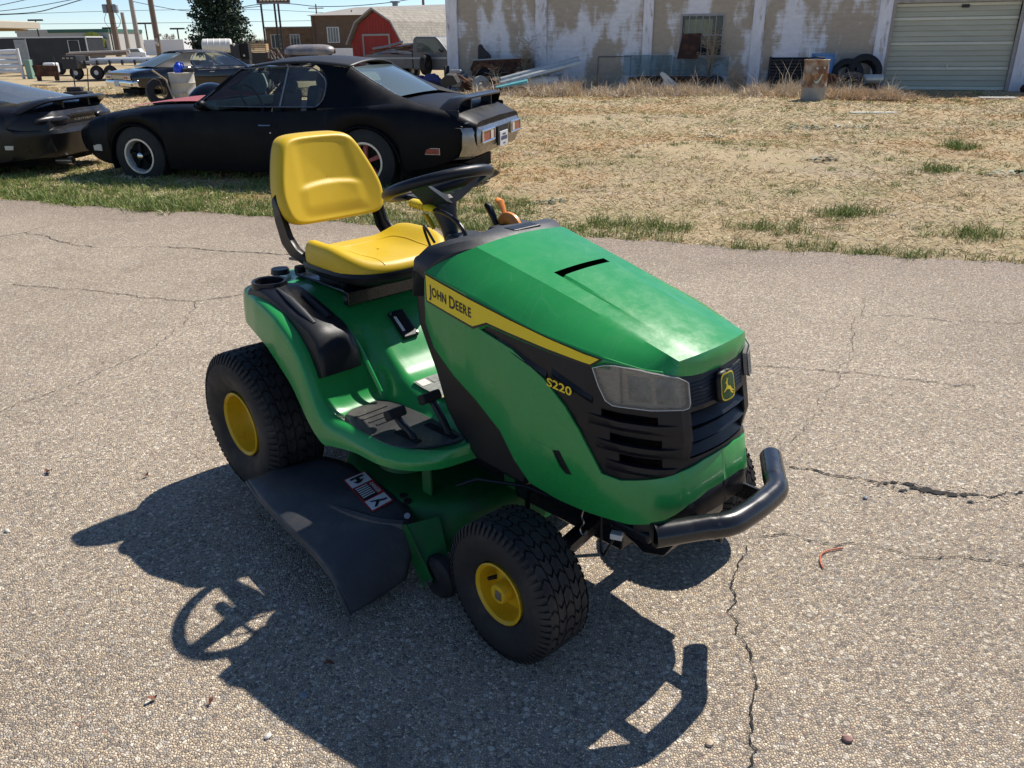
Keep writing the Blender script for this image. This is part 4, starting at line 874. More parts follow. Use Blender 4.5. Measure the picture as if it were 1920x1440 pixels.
MB().lathe([(.0, .285), (.055, .285), (.062, .277), (.05, .262), (.062, .247), (.055, .24), (.0, .24)], 28, 'z', (.99, -.03, 0)).build('pulley', 'black_steel', deck, smooth=True)
MB().tube([(.90, -.30, .30), (.94, -.26, .32), (1.05, -.18, .31), (1.12, -.16, .30)], .005, 6).build('deck_cable', 'black_plastic', deck, smooth=True)
# gauge wheel and bracket
gw = MB().lathe([(0, -.026), (.012, -.026), (.05, -.024), (.062, -.014), (.064, 0), (.062, .014), (.05, .024), (.012, .026), (0, .026)], 28, 'y', (.935, -.40, .066)).build('gauge_wheel', 'black_rubber', TR, smooth=True)
br = MB(); br.hexa([(.77, -.432, .17), (.83, -.432, .20), (.83, -.427, .20), (.77, -.427, .17), (.905, -.440, .03), (.945, -.440, .075), (.945, -.435, .075), (.905, -.435, .03)]); br.hexa([(.83, -.43, .20), (.86, -.34, .20), (.87, -.34, .19), (.84, -.43, .18), (.90, -.435, .10), (.92, -.36, .10), (.925, -.36, .09), (.91, -.435, .09)])
br.build('gauge_bracket', 'green_deck', TR, bevel=.002); MB().cyl((.935, -.452, .066), (.935, -.438, .066), .009, n=8).build('axle_bolt', 'bare_steel', TR)
# ---- discharge chute
rows = [  # (hinge, mid, outer) sections from rear to front
    [(.30, -.36, .190), (.24, -.47, .172), (.185, -.575, .145), (.180, -.582, .135)],
    [(.42, -.352, .205), (.38, -.47, .190), (.33, -.602, .150), (.326, -.610, .138)],
    [(.55, -.345, .210), (.53, -.48, .198), (.50, -.622, .150), (.497, -.630, .136)],
    [(.68, -.350, .208), (.68, -.49, .196), (.655, -.632, .145), (.652, -.640, .131)],
    [(.78, -.375, .195), (.765, -.50, .186), (.745, -.642, .140), (.742, -.650, .126)],
    [(.825, -.395, .165), (.815, -.51, .158), (.805, -.648, .122), (.803, -.656, .110)],
    [(.850, -.430, .115), (.850, -.53, .100), (.850, -.655, .082), (.848, -.663, .074)],
    [(.866, -.470, .052), (.868, -.55, .048), (.870, -.655, .042), (.869, -.662, .038)]]
P = [[tuple(Vector(a).lerp(Vector(b), 0)) for a in r_] for r_ in rows for b in (r_[0],)]
P = []
for r_ in rows:
    q = crom(r_, 3); P.append([(p.x, p.y, p.z + .010 * math.sin(p.y * 24 + p.x * 7) * .3) for p in q])
cols = list(zip(*P)); cols = [crom(c_, 4) for c_ in cols]; P = list(zip(*cols))
ch = MB().grid(P).build('discharge_chute', 'chute_rubber', TR, smooth=True, solid=.006, auto=0)
edge = [p for p in cols[-1]]
MB().tube([(p.x, p.y, p.z) for p in edge], .007, 8).build('chute_rim', 'chute_rubber', ch, smooth=True)
MB().tube(crom([(.52, -.52, .180), (.64, -.50, .184), (.74, -.47, .184), (.80, -.42, .178)], 5), .016, 8, rs=[.002, .004, .006, .009, .012, .014, .016, .017, .018, .018, .018, .018, .018, .018, .018, .018]).build('chute_rib', 'chute_rubber', ch, smooth=True)
for (x, y, z) in ((.715, -.352, .212), (.745, -.36, .209)): MB().cyl((x, y, z - .004), (x, y, z + .003), .012, n=12).build('hinge_bolt', 'dark_void', ch)
MB().cyl((.795, -.40, .195), (.80, -.405, .204), .009, n=10).build('hinge_bolt', 'bare_steel', ch)
# danger label
def lab(pts, dz=0):   # u along length (rear to front), v across
    A, B, C_, D = Vector((.505, -.424, .2040)), Vector((.520, -.354, .2140)), Vector((.720, -.392, .2100)), Vector((.712, -.462, .1980))
    return [tuple((A.lerp(D, u)).lerp(B.lerp(C_, u), v) + Vector((0, 0, dz))) for u, v in pts]
def quad(u0, u1, v0, v1, dz): return lab([(u0, v0), (u1, v0), (u1, v1), (u0, v1)], dz)
dl = MB().add(quad(0, 1, 0, 1, .004), [(0, 1, 2, 3)]).build('danger_label', 'red_decal', ch)
for (u0, u1, v0, v1, m_) in ((.03, .30, .05, .95, 'white_decal'), (.72, .97, .05, .95, 'white_decal'), (.33, .69, .05, .70, 'black_decal')): MB().add(quad(u0, u1, v0, v1, .0052), [(0, 1, 2, 3)]).build('label_panel', m_, dl)
for k in range(6): MB().add(quad(.35 + .052 * k, .375 + .052 * k, .10, .66, .0060), [(0, 1, 2, 3)]).build('label_text', 'white_decal', dl)
v, f = text_polys('DANGER', .2, .004); w_ = max(p[0] for p in v); h_ = max(p[1] for p in v)
MB().add(lab([(.36 + .31 * p[0] / w_, .74 + .17 * p[1] / h_) for p in v], .0060), f).build('label_text', 'white_decal', dl)
for pts in ([(.07, .2), (.12, .2), (.12, .8), (.07, .8)], [(.12, .42), (.18, .42), (.18, .58), (.12, .58)], [(.18, .25), (.25, .35), (.25, .5), (.18, .75)], [(.76, .2), (.80, .25), (.90, .7), (.86, .78)], [(.80, .5), (.93, .2), (.95, .3), (.84, .6)], [(.86, .72), (.90, .72), (.90, .86), (.86, .86)]):
    MB().add(lab(pts, .0062), [(0, 1, 2, 3)]).build('label_pictogram', 'black_decal', dl)
# ---- bumper
bp = crom([(1.534, -.258, .415), (1.559, -.220, .417), (1.599, -.158, .420), (1.614, -.138, .420), (1.630, -.112, .421), (1.638, -.080, .421), (1.642, 0, .421), (1.638, .080, .421), (1.630, .112, .421), (1.614, .138, .420), (1.599, .158, .420), (1.559, .220, .417), (1.534, .258, .415)], 6)
bm_ = MB().tube(bp, .029, 20).build('front_bumper', 'black_steel', TR, smooth=True, auto=60)
for sg in (-1, 1): MB().lathe([(0, 0), (.026, 0)], 20, 'y', (0, 0, 0)).build('bumper_cap', 'black_plastic', bm_).matrix_local = Matrix.Translation(bp[0 if sg < 0 else -1] + Vector((-.001, -.001 * -sg, 0))) @ Matrix.Rotation(R(-52 if sg < 0 else 52) * 1.0, 4, 'Z')
for sg in (-1, 1): MB().box2((1.36, .105 * sg - .006, .36), (1.62, .105 * sg + .006, .405)).build('bumper_bracket', 'black_steel', bm_, bevel=.004)
MB().prism([(1.30, .33), (1.45, .34), (1.50, .35), (1.50, .31), (1.46, .24), (1.40, .22), (1.30, .26)], -.10, .10).build('front_frame', 'black_steel', TR, bevel=.006)
MB().box2((1.36, -.20, .33), (1.48, .20, .36)).build('skid_plate', 'black_plastic', TR, bevel=.01)
MB().box((1.375, -.185, .305), (.03, .022, .016), Matrix.Rotation(R(25), 3, 'Z')).build('wire_connector', 'white_decal', TR, bevel=.002)
MB().tube(crom([(1.37, -.175, .31), (1.36, -.20, .265), (1.345, -.20, .24), (1.33, -.19, .27), (1.325, -.185, .36)], 5), .0035, 6).build('wire_loop', 'black_plastic', TR, smooth=True)
MB().tube(crom([(1.29, -.21, .36), (1.285, -.215, .335), (1.295, -.218, .32), (1.285, -.22, .30), (1.295, -.22, .285), (1.305, -.215, .30)], 4), .0025, 6).build('hair_pin', 'bare_steel', TR, smooth=True)
# ================================================================ weathered building and the junk along it
def wall_material():
    m = bpy.data.materials.new('peeling_wall'); m.use_nodes = True; nt = m.node_tree; b = nt.nodes['Principled BSDF']; L = nt.links.new
    tc = nd(nt, 'ShaderNodeTexCoord'); O = tc.outputs['Object']
    def nz(s, st, d=8, rg=.6):
        mp = nd(nt, 'ShaderNodeMapping'); mp.inputs['Scale'].default_value = st; L(O, mp.inputs[0]); n = nd(nt, 'ShaderNodeTexNoise'); n.inputs['Scale'].default_value = s; n.inputs['Detail'].default_value = d; n.inputs['Roughness'].default_value = rg; L(mp.outputs[0], n.inputs['Vector']); return n.outputs['Fac']
    big = nz(.85, (1.2, 1, .55)); streak = nz(2.0, (.35, 1, 9), 5, .7)
    s = nd(nt, 'ShaderNodeMath', operation='MULTIPLY_ADD'); L(streak, s.inputs[0]); s.inputs[1].default_value = .16; L(big, s.inputs[2])
    r = nd(nt, 'ShaderNodeMapRange'); r.inputs[1].default_value = .565; r.inputs[2].default_value = .64; L(s.outputs[0], r.inputs[0])
    mx = nd(nt, 'ShaderNodeMix', data_type='RGBA'); L(r.outputs[0], mx.inputs[0]); mx.inputs[6].default_value = (.42, .36, .285, 1); mx.inputs[7].default_value = (.72, .73, .77, 1)
    v = nd(nt, 'ShaderNodeMapRange'); v.inputs[3].default_value = .75; v.inputs[4].default_value = 1.2; L(nz(5, (1, 1, 2)), v.inputs[0])
    m2 = nd(nt, 'ShaderNodeMix', data_type='RGBA', blend_type='MULTIPLY'); m2.inputs[0].default_value = 1; L(mx.outputs[2], m2.inputs[6]); L(v.outputs[0], m2.inputs[7]); L(m2.outputs[2], b.inputs['Base Color'])
    b.inputs['Roughness'].default_value = .9
    wv = nd(nt, 'ShaderNodeTexWave', wave_type='BANDS', bands_direction='Z'); wv.inputs['Scale'].default_value = 2.4; wv.inputs['Distortion'].default_value = .6; L(O, wv.inputs['Vector'])
    bp = nd(nt, 'ShaderNodeBump'); bp.inputs['Strength'].default_value = .35; bp.inputs['Distance'].default_value = .01; L(wv.outputs['Fac'], bp.inputs['Height']); L(bp.outputs[0], b.inputs['Normal']); MATS['peeling_wall'] = m
wall_material()
mat('pilaster_paint', (.70, .70, .74), rough=.9, var=.2, vscale=3, col2=(.30, .27, .24), mixscale=4, mixlo=.55, mixhi=.72, stretch=(2, 2, .6))
mat('door_metal', (.44, .44, .35), rough=.55, var=.14, vscale=2.5, stretch=(.4, 1, 3))
mat('door_rib', (.60, .60, .50), rough=.5, var=.1, vscale=3)
mat('frame_wood', (.36, .33, .30), rough=.85, var=.25, vscale=6)
mat('mullion', (.30, .30, .31), rough=.7, var=.15, vscale=6)
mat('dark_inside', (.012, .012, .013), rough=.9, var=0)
mat('rust', (.12, .045, .022), rough=.85, var=.35, vscale=6, col2=(.23, .11, .05), mixscale=4, bump=.3, bscale=40)
mat('rust_dark', (.045, .020, .014), rough=.85, var=.35, vscale=6, col2=(.10, .045, .025), mixscale=3)
mat('cream_panel', (.62, .54, .30), rough=.7, var=.1)
glass_mat('pane_glass', (.55, .62, .62), alpha_mix=.95); glass_mat('sheet_glass', (.76, .83, .83), alpha_mix=.96)
mat('black_tyre', (.014, .014, .015), rough=.7, var=.25, vscale=8)
mat('blue_plastic', (.10, .24, .50), rough=.5, var=.08, vscale=5); mat('bright_blue', (.01, .07, .62), rough=.4, var=.08)
mat('engine_blue', (.015, .03, .16), rough=.6, var=.4, vscale=12)
mat('grey_metal', (.30, .31, .31), rough=.5, metal=.4, var=.2, vscale=6)
mat('galvanized', (.50, .52, .49), rough=.45, metal=.55, var=.15, vscale=8)
mat('white_enamel', (.66, .64, .58), rough=.45, var=.15, vscale=7, col2=(.30, .15, .06), mixscale=4, mixlo=.62, mixhi=.72)
mat('dry_twig', (.36, .28, .19), rough=.9, var=.25, vscale=20); mat('dark_twig', (.10, .085, .065), rough=.9, var=.3, vscale=20)
mat('old_iron', (.03, .03, .032), rough=.7, var=.3, vscale=10); mat('teal_plastic', (.10, .36, .40), rough=.4, var=.1); mat('wire_grey', (.18, .17, .17), rough=.6, metal=.5, var=.2)
mat('spray_white', (.50, .58, .52), rough=.7, var=.15, vscale=30)
WA = R(-18.197); WO = Vector((10.513, 23.893, 0))
def wp(x, out, z=0):      # point: along the wall, out in front of it, up
    return WO + Vector((math.cos(WA), math.sin(WA), 0)) * x + Vector((math.sin(WA), -math.cos(WA), 0)) * out + Vector((0, 0, z))
B = thing('old_building', 'long building with peeling lavender-grey paint over brown render, behind the yard', 'building', WO, WA)
# front wall with a door and a window opening (local: x along, y into the building, z up)
wl_ = MB(); H_ = 2.78
for (x0, x1, z0, z1) in ((-13.06, -5.75, -.1, H_), (-5.75, -4.48, -.1, .90), (-5.75, -4.48, 2.06, H_), (-4.48, -.06, -.1, H_), (-.06, 3.06, 2.24, H_), (3.06, 9.0, -.1, H_)): wl_.box2((x0, 0, z0), (x1, .25, z1))
wl_.build('wall', 'peeling_wall', B)
MB().box2((-13.06, .25, -.1), (-12.8, 9, H_)).build('side_wall', 'peeling_wall', B); MB().box2((-13.1, -.06, H_), (9.1, 9.2, H_ + .06)).build('roof', 'frame_wood', B)
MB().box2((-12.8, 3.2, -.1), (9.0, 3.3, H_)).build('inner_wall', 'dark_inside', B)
for (x0, x1) in ((-13.10, -12.72), (-10.15, -9.79), (-6.83, -6.54), (-3.71, -3.39), (-.42, -.09), (3.09, 3.45), (6.3, 6.6)):
    p = MB().box2((x0, -.085, -.1), (x1, -.002, H_)).build('pilaster', 'pilaster_paint', B, bevel=.012)
d = MB().box2((-.085, -.03, -.05), (-.005, .20, 2.30)).box2((3.005, -.03, -.05), (3.085, .20, 2.30)).box2((-.005, -.03, 2.215), (3.005, .20, 2.30)).build('door_frame', 'frame_wood', B, bevel=.006)
door = MB().box2((-.004, .13, -.02), (3.004, .16, 2.214)).build('garage_door', 'door_metal', B)
edges = [0.02, .12, .26, .40, .53, .62, .75, .89, 1.02, 1.16, 1.25, 1.38, 1.52, 1.65, 1.78, 1.87, 2.0, 2.12, 2.21]
for i in range(len(edges) - 1):
    a, b = edges[i], edges[i + 1]; rib = (b - a) < .105
    MB().hexa([(0.0, .128, a + .006), (3.0, .128, a + .006), (3.0, .128, b - .004), (0.0, .128, b - .004), (0.0, .098 if not rib else .085, a + .012), (3.0, .098 if not rib else .085, a + .012), (3.0, .116 if not rib else .09, b - .010), (0.0, .116 if not rib else .09, b - .010)]).build('door_slat', 'door_rib' if rib else 'door_metal', door)
MB().box2((1.49, .06, .60), (1.53, .10, .70)).build('door_handle', 'galvanized', door, bevel=.004); MB().box2((1.60, .04, 2.08), (1.78, .10, 2.16)).build('door_latch', 'old_iron', door, bevel=.01)
MB().box2((-.3, -1.2, -.05), (3.3, .13, .012)).build('door_apron', 'dry_ground', B)
# window
wf = MB().box2((-5.75, -.02, .90), (-5.69, .10, 2.06)).box2((-4.54, -.02, .90), (-4.48, .10, 2.06)).box2((-5.69, -.02, 2.0), (-4.54, .10, 2.06)).box2((-5.69, -.02, .90), (-4.54, .10, .95)).box2((-5.69, -.01, 1.47), (-4.54, .06, 1.505)).build('window', 'mullion', B)
for i in range(1, 6):
    x = -5.69 + 1.15 * i / 6; MB().box2((x - .012, .0, .952), (x + .012, .05, 1.468)).build('glazing_bar', 'mullion', wf); MB().box2((x - .012, .0, 1.507), (x + .012, .05, 1.998)).build('glazing_bar', 'mullion', wf)
for i in range(6):
    x0, x1 = -5.69 + 1.15 * i / 6 + .013, -5.69 + 1.15 * (i + 1) / 6 - .013
    for z0, z1 in ((.955, 1.465), (1.51, 1.995)): MB().add([(x0, .03, z0), (x1, .03, z0), (x1, .03, z1), (x0, .03, z1)], [(0, 1, 2, 3)]).build('pane', 'pane_glass', wf)
o = MB().box2((-5.65, .30, 1.50), (-4.85, .34, 1.92)).build('stored_panel', 'cream_panel', bevel=.01); o.parent = None; o.location = WO; o.rotation_euler = (0, 0, WA); tag(o, 'cream-coloured panel seen inside through the old building window', 'panel')
def at_wall(name, x, out, label, cat, z=0, rz=0, group=None): return thing(name, label, cat, wp(x, out, z), WA + rz, group)
def one(o, x, out, z, label, cat, rz=0, group=None):
    o.location = wp(x, out, z); o.rotation_euler = (0, 0, WA + rz); return tag(o, label, cat, group)
# leaning rusty board under the window
o = MB().hexa([(-.30, 0, 0), (.30, 0, 0), (.30, .02, 0), (-.30, .02, 0), (-.20, .26, .68), (.34, .26, .68), (.34, .28, .68), (-.20, .28, .68)]).build('leaning_board', 'rust_dark', bevel=.004); one(o, -5.45, .34, .86, 'dark rust-brown board leaning against the window of the old building', 'board')
# glass sheets
def sheet(x, w, h, z, out, label):
    e = at_wall('glass_sheet', x, out, label, 'glass sheet', z, group='glass sheets leaning on the old building')
    MB().hexa([(0, 0, 0), (w, 0, 0), (w, .008, 0), (0, .008, 0), (0, .16, h), (w, .16, h), (w, .168, h), (0, .168, h)]).build('pane', 'sheet_glass', e)
    MB().tube([(0, 0, 0), (w, 0, 0), (w, .16, h), (0, .16, h)], .010, 6, closed=True).build('edge_strip', 'grey_metal', e)
sheet(-7.32, 1.42, .54, .42, .42, 'blue-green glass sheet leaning on the wall left of the rusty board'); sheet(-5.86, 1.6, .50, .40, .46, 'blue-green glass sheet leaning below the window, right of its twin')
e = at_wall('empty_picture_frame', -8.15, .12, 'thin empty metal frame leaning on the wall left of the glass sheets', 'frame', .12); MB().tube([(0, 0, 0), (1.0, 0, 0), (1.0, .06, .80), (0, .06, .80)], .014, 6, closed=True).build('frame_bar', 'old_iron', e)
o = MB().box2((0, 0, 0), (2.6, .30, .36)).box2((.3, -.1, .3), (2.2, .2, .40)).build('iron_trough', 'rust_dark', bevel=.03); one(o, -7.1, .75, .0, 'rusty iron trough on the ground under the glass sheets', 'trough')
o = MB().prism([(0, 0), (.55, .0), (.62, .06), (.30, .30), (.10, .46), (.0, .50), (-.06, .44), (.06, .28)], -.03, .03).build('fender_panel', 'white_enamel', bevel=.012); one(o, -6.05, 1.15, .04, 'white curved car fender standing in the weeds under the glass sheets', 'car part', R(8))
o = MB().prism([(0, 0), (.75, 0), (.78, .30), (.45, .40), (.10, .36), (-.02, .2)], -.18, .18).build('rusty_tank', 'rust_dark', bevel=.05); one(o, -5.35, 1.0, .02, 'dark rusty tank lying right of the white fender', 'tank')
o = MB().ball((0, 0, .20), .30, 12, 8, (1, .8, .8)).build('scrap_heap', 'old_iron', smooth=True); o.data.transform(Matrix.Identity(4)); one(o, -4.55, .9, 0, 'dark round piece of scrap behind the weeds below the window', 'scrap')
# dark slatted rack
e = at_wall('slatted_rack', -3.15, .38, 'dark slatted metal rack leaning on the wall left of the blue barrel', 'rack', .08)
for (a, b) in ((0, .06), (1.16, 1.22)): MB().hexa([(a, 0, 0), (b, 0, 0), (b, .05, 0), (a, .05, 0), (a, .26, .82), (b, .26, .82), (b, .31, .82), (a, .31, .82)]).build('post', 'old_iron', e)
for k in range(9): t = .04 + k * .105; MB().box((.61, .02 + .26 * t, .82 * t), (1.10, .035, .055)).build('slat', 'old_iron', e)
MB().hexa([(.06, .06, 0), (1.16, .06, 0), (1.16, .07, 0), (.06, .07, 0), (.06, .32, .80), (1.16, .32, .80), (1.16, .33, .80), (.06, .33, .80)]).build('backing', 'dark_inside', e)
# blue barrel
e = at_wall('blue_barrel', -1.72, .60, 'blue plastic barrel standing against the old building', 'barrel')
MB().lathe([(0, .02), (.27, .02), (.30, .06), (.305, .30), (.295, .33), (.305, .36), (.305, .62), (.295, .65), (.305, .68), (.30, .92), (.28, .96), (0, .96)], 28, 'z').build('body', 'blue_plastic', e, smooth=True, auto=50); MB().lathe([(.29, .945), (.31, .95), (.31, .985), (.285, .985), (.285, .95)], 28, 'z', closed=True).build('rim', 'blue_plastic', e, smooth=True)
# rusty barrel with a spray-painted face
mat('barrel_rust', (.22, .105, .05), rough=.75, var=.3, vscale=5, col2=(.40, .34, .25), mixscale=2.6, mixlo=.44, mixhi=.62, stretch=(1.4, 1.4, 1), bump=.2, bscale=30)
mat('barrel_grey', (.33, .31, .26), rough=.6, var=.2, vscale=6, col2=(.24, .10, .04), mixscale=3.5, mixlo=.6, mixhi=.75)
BR = thing('rusty_barrel', 'rusty steel barrel with a white spray-painted smiling face in the yard', 'barrel', (7.50, 20.95, -.02), R(-20))
MB().lathe([(.285, .0), (.290, .02), (.285, .06), (.286, .30)], 32, 'z').build('lower_band', 'barrel_grey', BR, smooth=True)
MB().lathe([(.286, .30), (.296, .31), (.297, .33), (.286, .345), (.286, .60), (.296, .61), (.297, .63), (.286, .645), (.287, .90), (.275, .90), (.275, .10)], 32, 'z').build('body', 'barrel_rust', BR, smooth=True, auto=50)
MB().lathe([(.287, .89), (.300, .895), (.302, .925), (.285, .935), (.275, .92)], 32, 'z').build('rim', 'barrel_rust', BR, smooth=True)
def on_barrel(a, z): r = .2895; return (r * math.sin(a), -r * math.cos(a), z)
face = MB()
for (a0, z0) in ((.10, .74), (.72, .75)): face.add([on_barrel(a0 + .09 * math.cos(t), z0 + .026 * math.sin(t)) for t in np.linspace(0, 6.0, 12)], [tuple(range(12))])
for dz in (0,):
    S_ = [(-.12, .52), (-.05, .46), (.06, .425), (.20, .425), (.34, .46), (.46, .525), (.56, .60), (.66, .615)]
    face.grid([[on_barrel(a - .02, z + .020), on_barrel(a + .02, z - .020)] for a, z in [(p.x, p.y) for p in crom([(a, z, 0) for a, z in S_], 4)]])
f_ = face.build('painted_face', 'spray_white', BR, weld=False)
f_['kind'] = 'stuff'
o = MB().tube([(0, 0, .55), (-.01, .02, 1.12)], .016, 8).tube([(-.01, .02, 1.12), (-.012, .025, 1.20)], .02, 8).build('broom', 'galvanized', smooth=True); o.location = (7.36, 21.1, 0); tag(o, 'grey broom handle sticking out of the rusty barrel', 'handle')
o = MB().tube(crom([(-.2, .02, 0), (-.05, -.05, .03), (.1, .02, .02), (.22, .08, .0)], 4), .022, 6).build('scrap_pipe', 'old_iron', smooth=True); o.location = (7.48, 20.95, .93); tag(o, 'bent dark pipe lying across the rusty barrel top', 'pipe')
# tyres
def tyre(name, x, out, z, Rt, W, tilt, rz, label):
    o = MB().lathe([(Rt * .60, -W * .42), (Rt * .62, -W * .5), (Rt * .90, -W * .5), (Rt * .985, -W * .38), (Rt, 0), (Rt * .985, W * .38), (Rt * .90, W * .5), (Rt * .62, W * .5), (Rt * .60, W * .42)], 36, 'y', closed=True).build(name, 'black_tyre', smooth=True, auto=60)
    o.location = wp(x, out, z); o.rotation_euler = (R(tilt), 0, WA + R(rz)); tag(o, label, 'tyre', 'old tyres by the wall'); return o
tyre('tyre', -.62, .50, .50, .47, .30, -18, 14, 'big black tyre leaning on the wall beside the garage door'); tyre('tyre', -1.05, .62, .44, .42, .26, -20, 8, 'black tyre behind the rusty barrel, left of the big one')
# wire coil
e = at_wall('wire_coil', -.95, 1.25, 'coil of grey wire lying in the weeds right of the rusty barrel', 'wire coil', .1)
for k in range(9): MB().tube([((.36 - .025 * k) * math.cos(t), .04 * k - .1 + .03 * math.sin(3 * t + k), .20 + (.30 - .02 * k) * math.sin(t) * .8) for t in np.linspace(0, 6.283, 30)[:-1]], .008, 5, closed=True).build('loop', 'wire_grey', e)
o = MB().lathe([(0, -.25), (.11, -.25), (.12, -.23), (.12, .23), (.11, .25), (0, .25)], 16, 'x').build('white_canister', 'galvanized', smooth=True, auto=40); one(o, -.40, 1.05, .35, 'shiny white canister lying in the weeds by the garage door', 'canister')
o = MB().box((0, 0, .18), (.45, .3, .25), Matrix.Rotation(R(14), 3, 'Y')).build('rust_box', 'rust', bevel=.03); one(o, -1.35, 1.0, .15, 'rusty metal box half hidden behind the rusty barrel', 'box')
o = MB().lathe([(0, 0), (.10, 0), (.12, .26), (.13, .27), (.12, .28), (.11, .03), (0, .03)], 18, 'z').build('blue_bucket', 'engine_blue', smooth=True, auto=40); one(o, -.22, .45, .0, 'dark blue bucket at the left foot of the garage door frame', 'bucket')
# right edge scrap
for k, (dx, dz, s) in enumerate(((0, .1, .24), (.35, .05, .2), (.2, .3, .2))):
    o = MB().ball((0, 0, 0), s, 8, 6, (1.3, .8, .7)).build('scrap_lump', ('rust_dark', 'old_iron', 'rust')[k], smooth=True); one(o, 3.55 + dx, .55 - .1 * k, dz, ('low rust-brown scrap lump right of the garage door', 'black scrap lump at the right edge of the photo by the garage door', 'upper rusty scrap lump right of the garage door')[k], 'scrap', group='scrap right of the garage door')
# old pickup bed
e = thing('rusty_truck_bed', 'rusted old pickup bed standing at the left end of the old building', 'truck bed', (-1.05, 26.9, 0), R(-8))
MB().prism([(0, .42), (.02, .62), (.32, .68), (.62, .60), (.74, .42), (1.72, .46), (1.76, .90), (-.02, .84), (-.14, .60)], -.03, .03).build('side', 'rust_dark', e, bevel=.01)
MB().prism([(0, .42), (1.72, .46), (1.76, .90), (-.02, .84)], 1.1, 1.16).build('side', 'rust', e, bevel=.01); MB().box2((1.66, .03, .40), (1.72, 1.1, .86)).build('tailgate', 'rust', e, bevel=.01); MB().box2((0, .03, .40), (1.66, 1.1, .45)).build('floor', 'rust_dark', e); MB().tube([(-.05, 0, .86), (1.78, 0, .92)], .022, 8).build('top_rail', 'galvanized', e, smooth=True)
MB().lathe([(.16, -.09), (.30, -.09), (.33, 0), (.30, .09), (.16, .09)], 28, 'y', (.35, .12, .33), closed=True).build('wheel', 'black_tyre', e, smooth=True)
MB().tube(crom([(-.02, -.05, .40), (.06, -.06, .62), (.33, -.07, .72), (.62, -.06, .62), (.72, -.05, .42)], 5), .045, 8, flat=1.6).build('fender', 'rust', e, smooth=True)
o = MB().prism([(0, 0), (.4, 0), (.42, .2), (.2, .42), (.12, .55), (.02, .5)], -.15, .15).build('black_bag', 'old_iron', bevel=.06); o.location = (-.95, 27.2, .78); tag(o, 'black folded tarp piled in the rusted truck bed', 'tarp')
# engines and grey seat heap behind the parked coupe
e = thing('engine_block', 'grey engine block standing behind the coupe trunk', 'engine', (-1.55, 26.2, 0), R(-14)); MB().box2((-.30, -.22, .10), (.28, .22, .50)).build('block', 'grey_metal', e, bevel=.04); MB().box2((-.2, -.24, .50), (.2, .2, .62)).build('cover', 'grey_metal', e, bevel=.05); MB().lathe([(0, 0), (.12, 0), (.12, .05), (0, .05)], 16, 'y', (.0, -.28, .34)).build('pulley', 'old_iron', e); MB().box2((-.36, -.20, .1), (-.31, .2, .72)).build('plate', 'old_iron', e, bevel=.01)
for k, (x, y, s) in enumerate(((-2.35, 26.4, .30), (-2.75, 26.9, .26))):
    e = thing('blue_engine', ('blue engine behind the coupe roof end, nearer the grey engine', 'blue engine behind the coupe roof, farther left')[k], 'engine', (x, y, 0), R(20 * k)); MB().prism([(-s, .0), (s, 0), (s * 1.1, s), (s * .3, s * 1.7), (-s * .6, s * 1.6), (-s * 1.1, s * .8)], -s * .6, s * .6).build('block', 'engine_blue', e, bevel=.04); MB().tube([(-s, -s * .65, s * .5), (0, -s * .75, s * .9), (s, -s * .65, s * .6)], .035, 8).build('pipe', 'old_iron', e, smooth=True)
# guardrail beams propped on an old water heater
e = thing('water_heater', 'old white and rust water heater tank lying in front of the building', 'tank', (.98, 25.35, .22), R(-4)); MB().lathe([(.0, -.52), (.19, -.52), (.215, -.49), (.215, -.12), (.222, -.10), (.222, .10), (.215, .12), (.215, .46), (.20, .50), (0, .52)], 26, 'x').build('shell', 'white_enamel', e, smooth=True, auto=40); MB().lathe([(0, -.525), (.17, -.525)], 24, 'x').build('open_end', 'rust', e); MB().tube([(.0, .0, .21), (.0, .0, .24)], .03, 8).build('pipe_stub', 'galvanized', e)
for k in range(3):
    e = thing('guardrail_beam', ('top long metal beam propped across the water heater', 'middle long metal beam propped across the water heater', 'lowest long metal beam propped across the water heater')[k], 'metal beam', (-.9, 25.1 + .05 * k, .02), 0, 'metal beams propped across the water heater')
    a, b = Vector((0, .28 * k, .12 - .035 * k)), Vector((3.0 - .25 * k, .30 + .22 * k, .83 - .10 * k)); d_ = (b - a).normalized(); up = Vector((0, -.5, 1)).normalized(); sd = d_.cross(up)
    P = []
    for q in (a, b): P.append([q + sd * s_ + up * z_ for s_, z_ in ((-.20, 0), (-.15, .06), (-.06, .06), (0, 0), (.06, .06), (.15, .06), (.20, 0))])
    MB().grid(P).build('beam', 'galvanized', e, solid=.008)
o = MB().hexa([(0, 0, 0), (.9, .0, .02), (.95, .2, .04), (0, .2, .02), (0, 0, .03), (.9, 0, .10), (.95, .2, .14), (0, .2, .05)]).build('teal_panel', 'teal_plastic', bevel=.006); o.location = (-.35, 24.3, .16); o.rotation_euler = (0, R(-6), R(6)); tag(o, 'bright teal plastic panel by the end of the metal beams', 'panel')
o = MB().box((0, 0, 0), (1.3, .4, .16)).build('rust_beam', 'rust_dark', bevel=.02); o.location = (.15, 24.5, .10); o.rotation_euler = (0, 0, R(-4)); tag(o, 'dark rusty beam lying under the teal panel', 'beam')
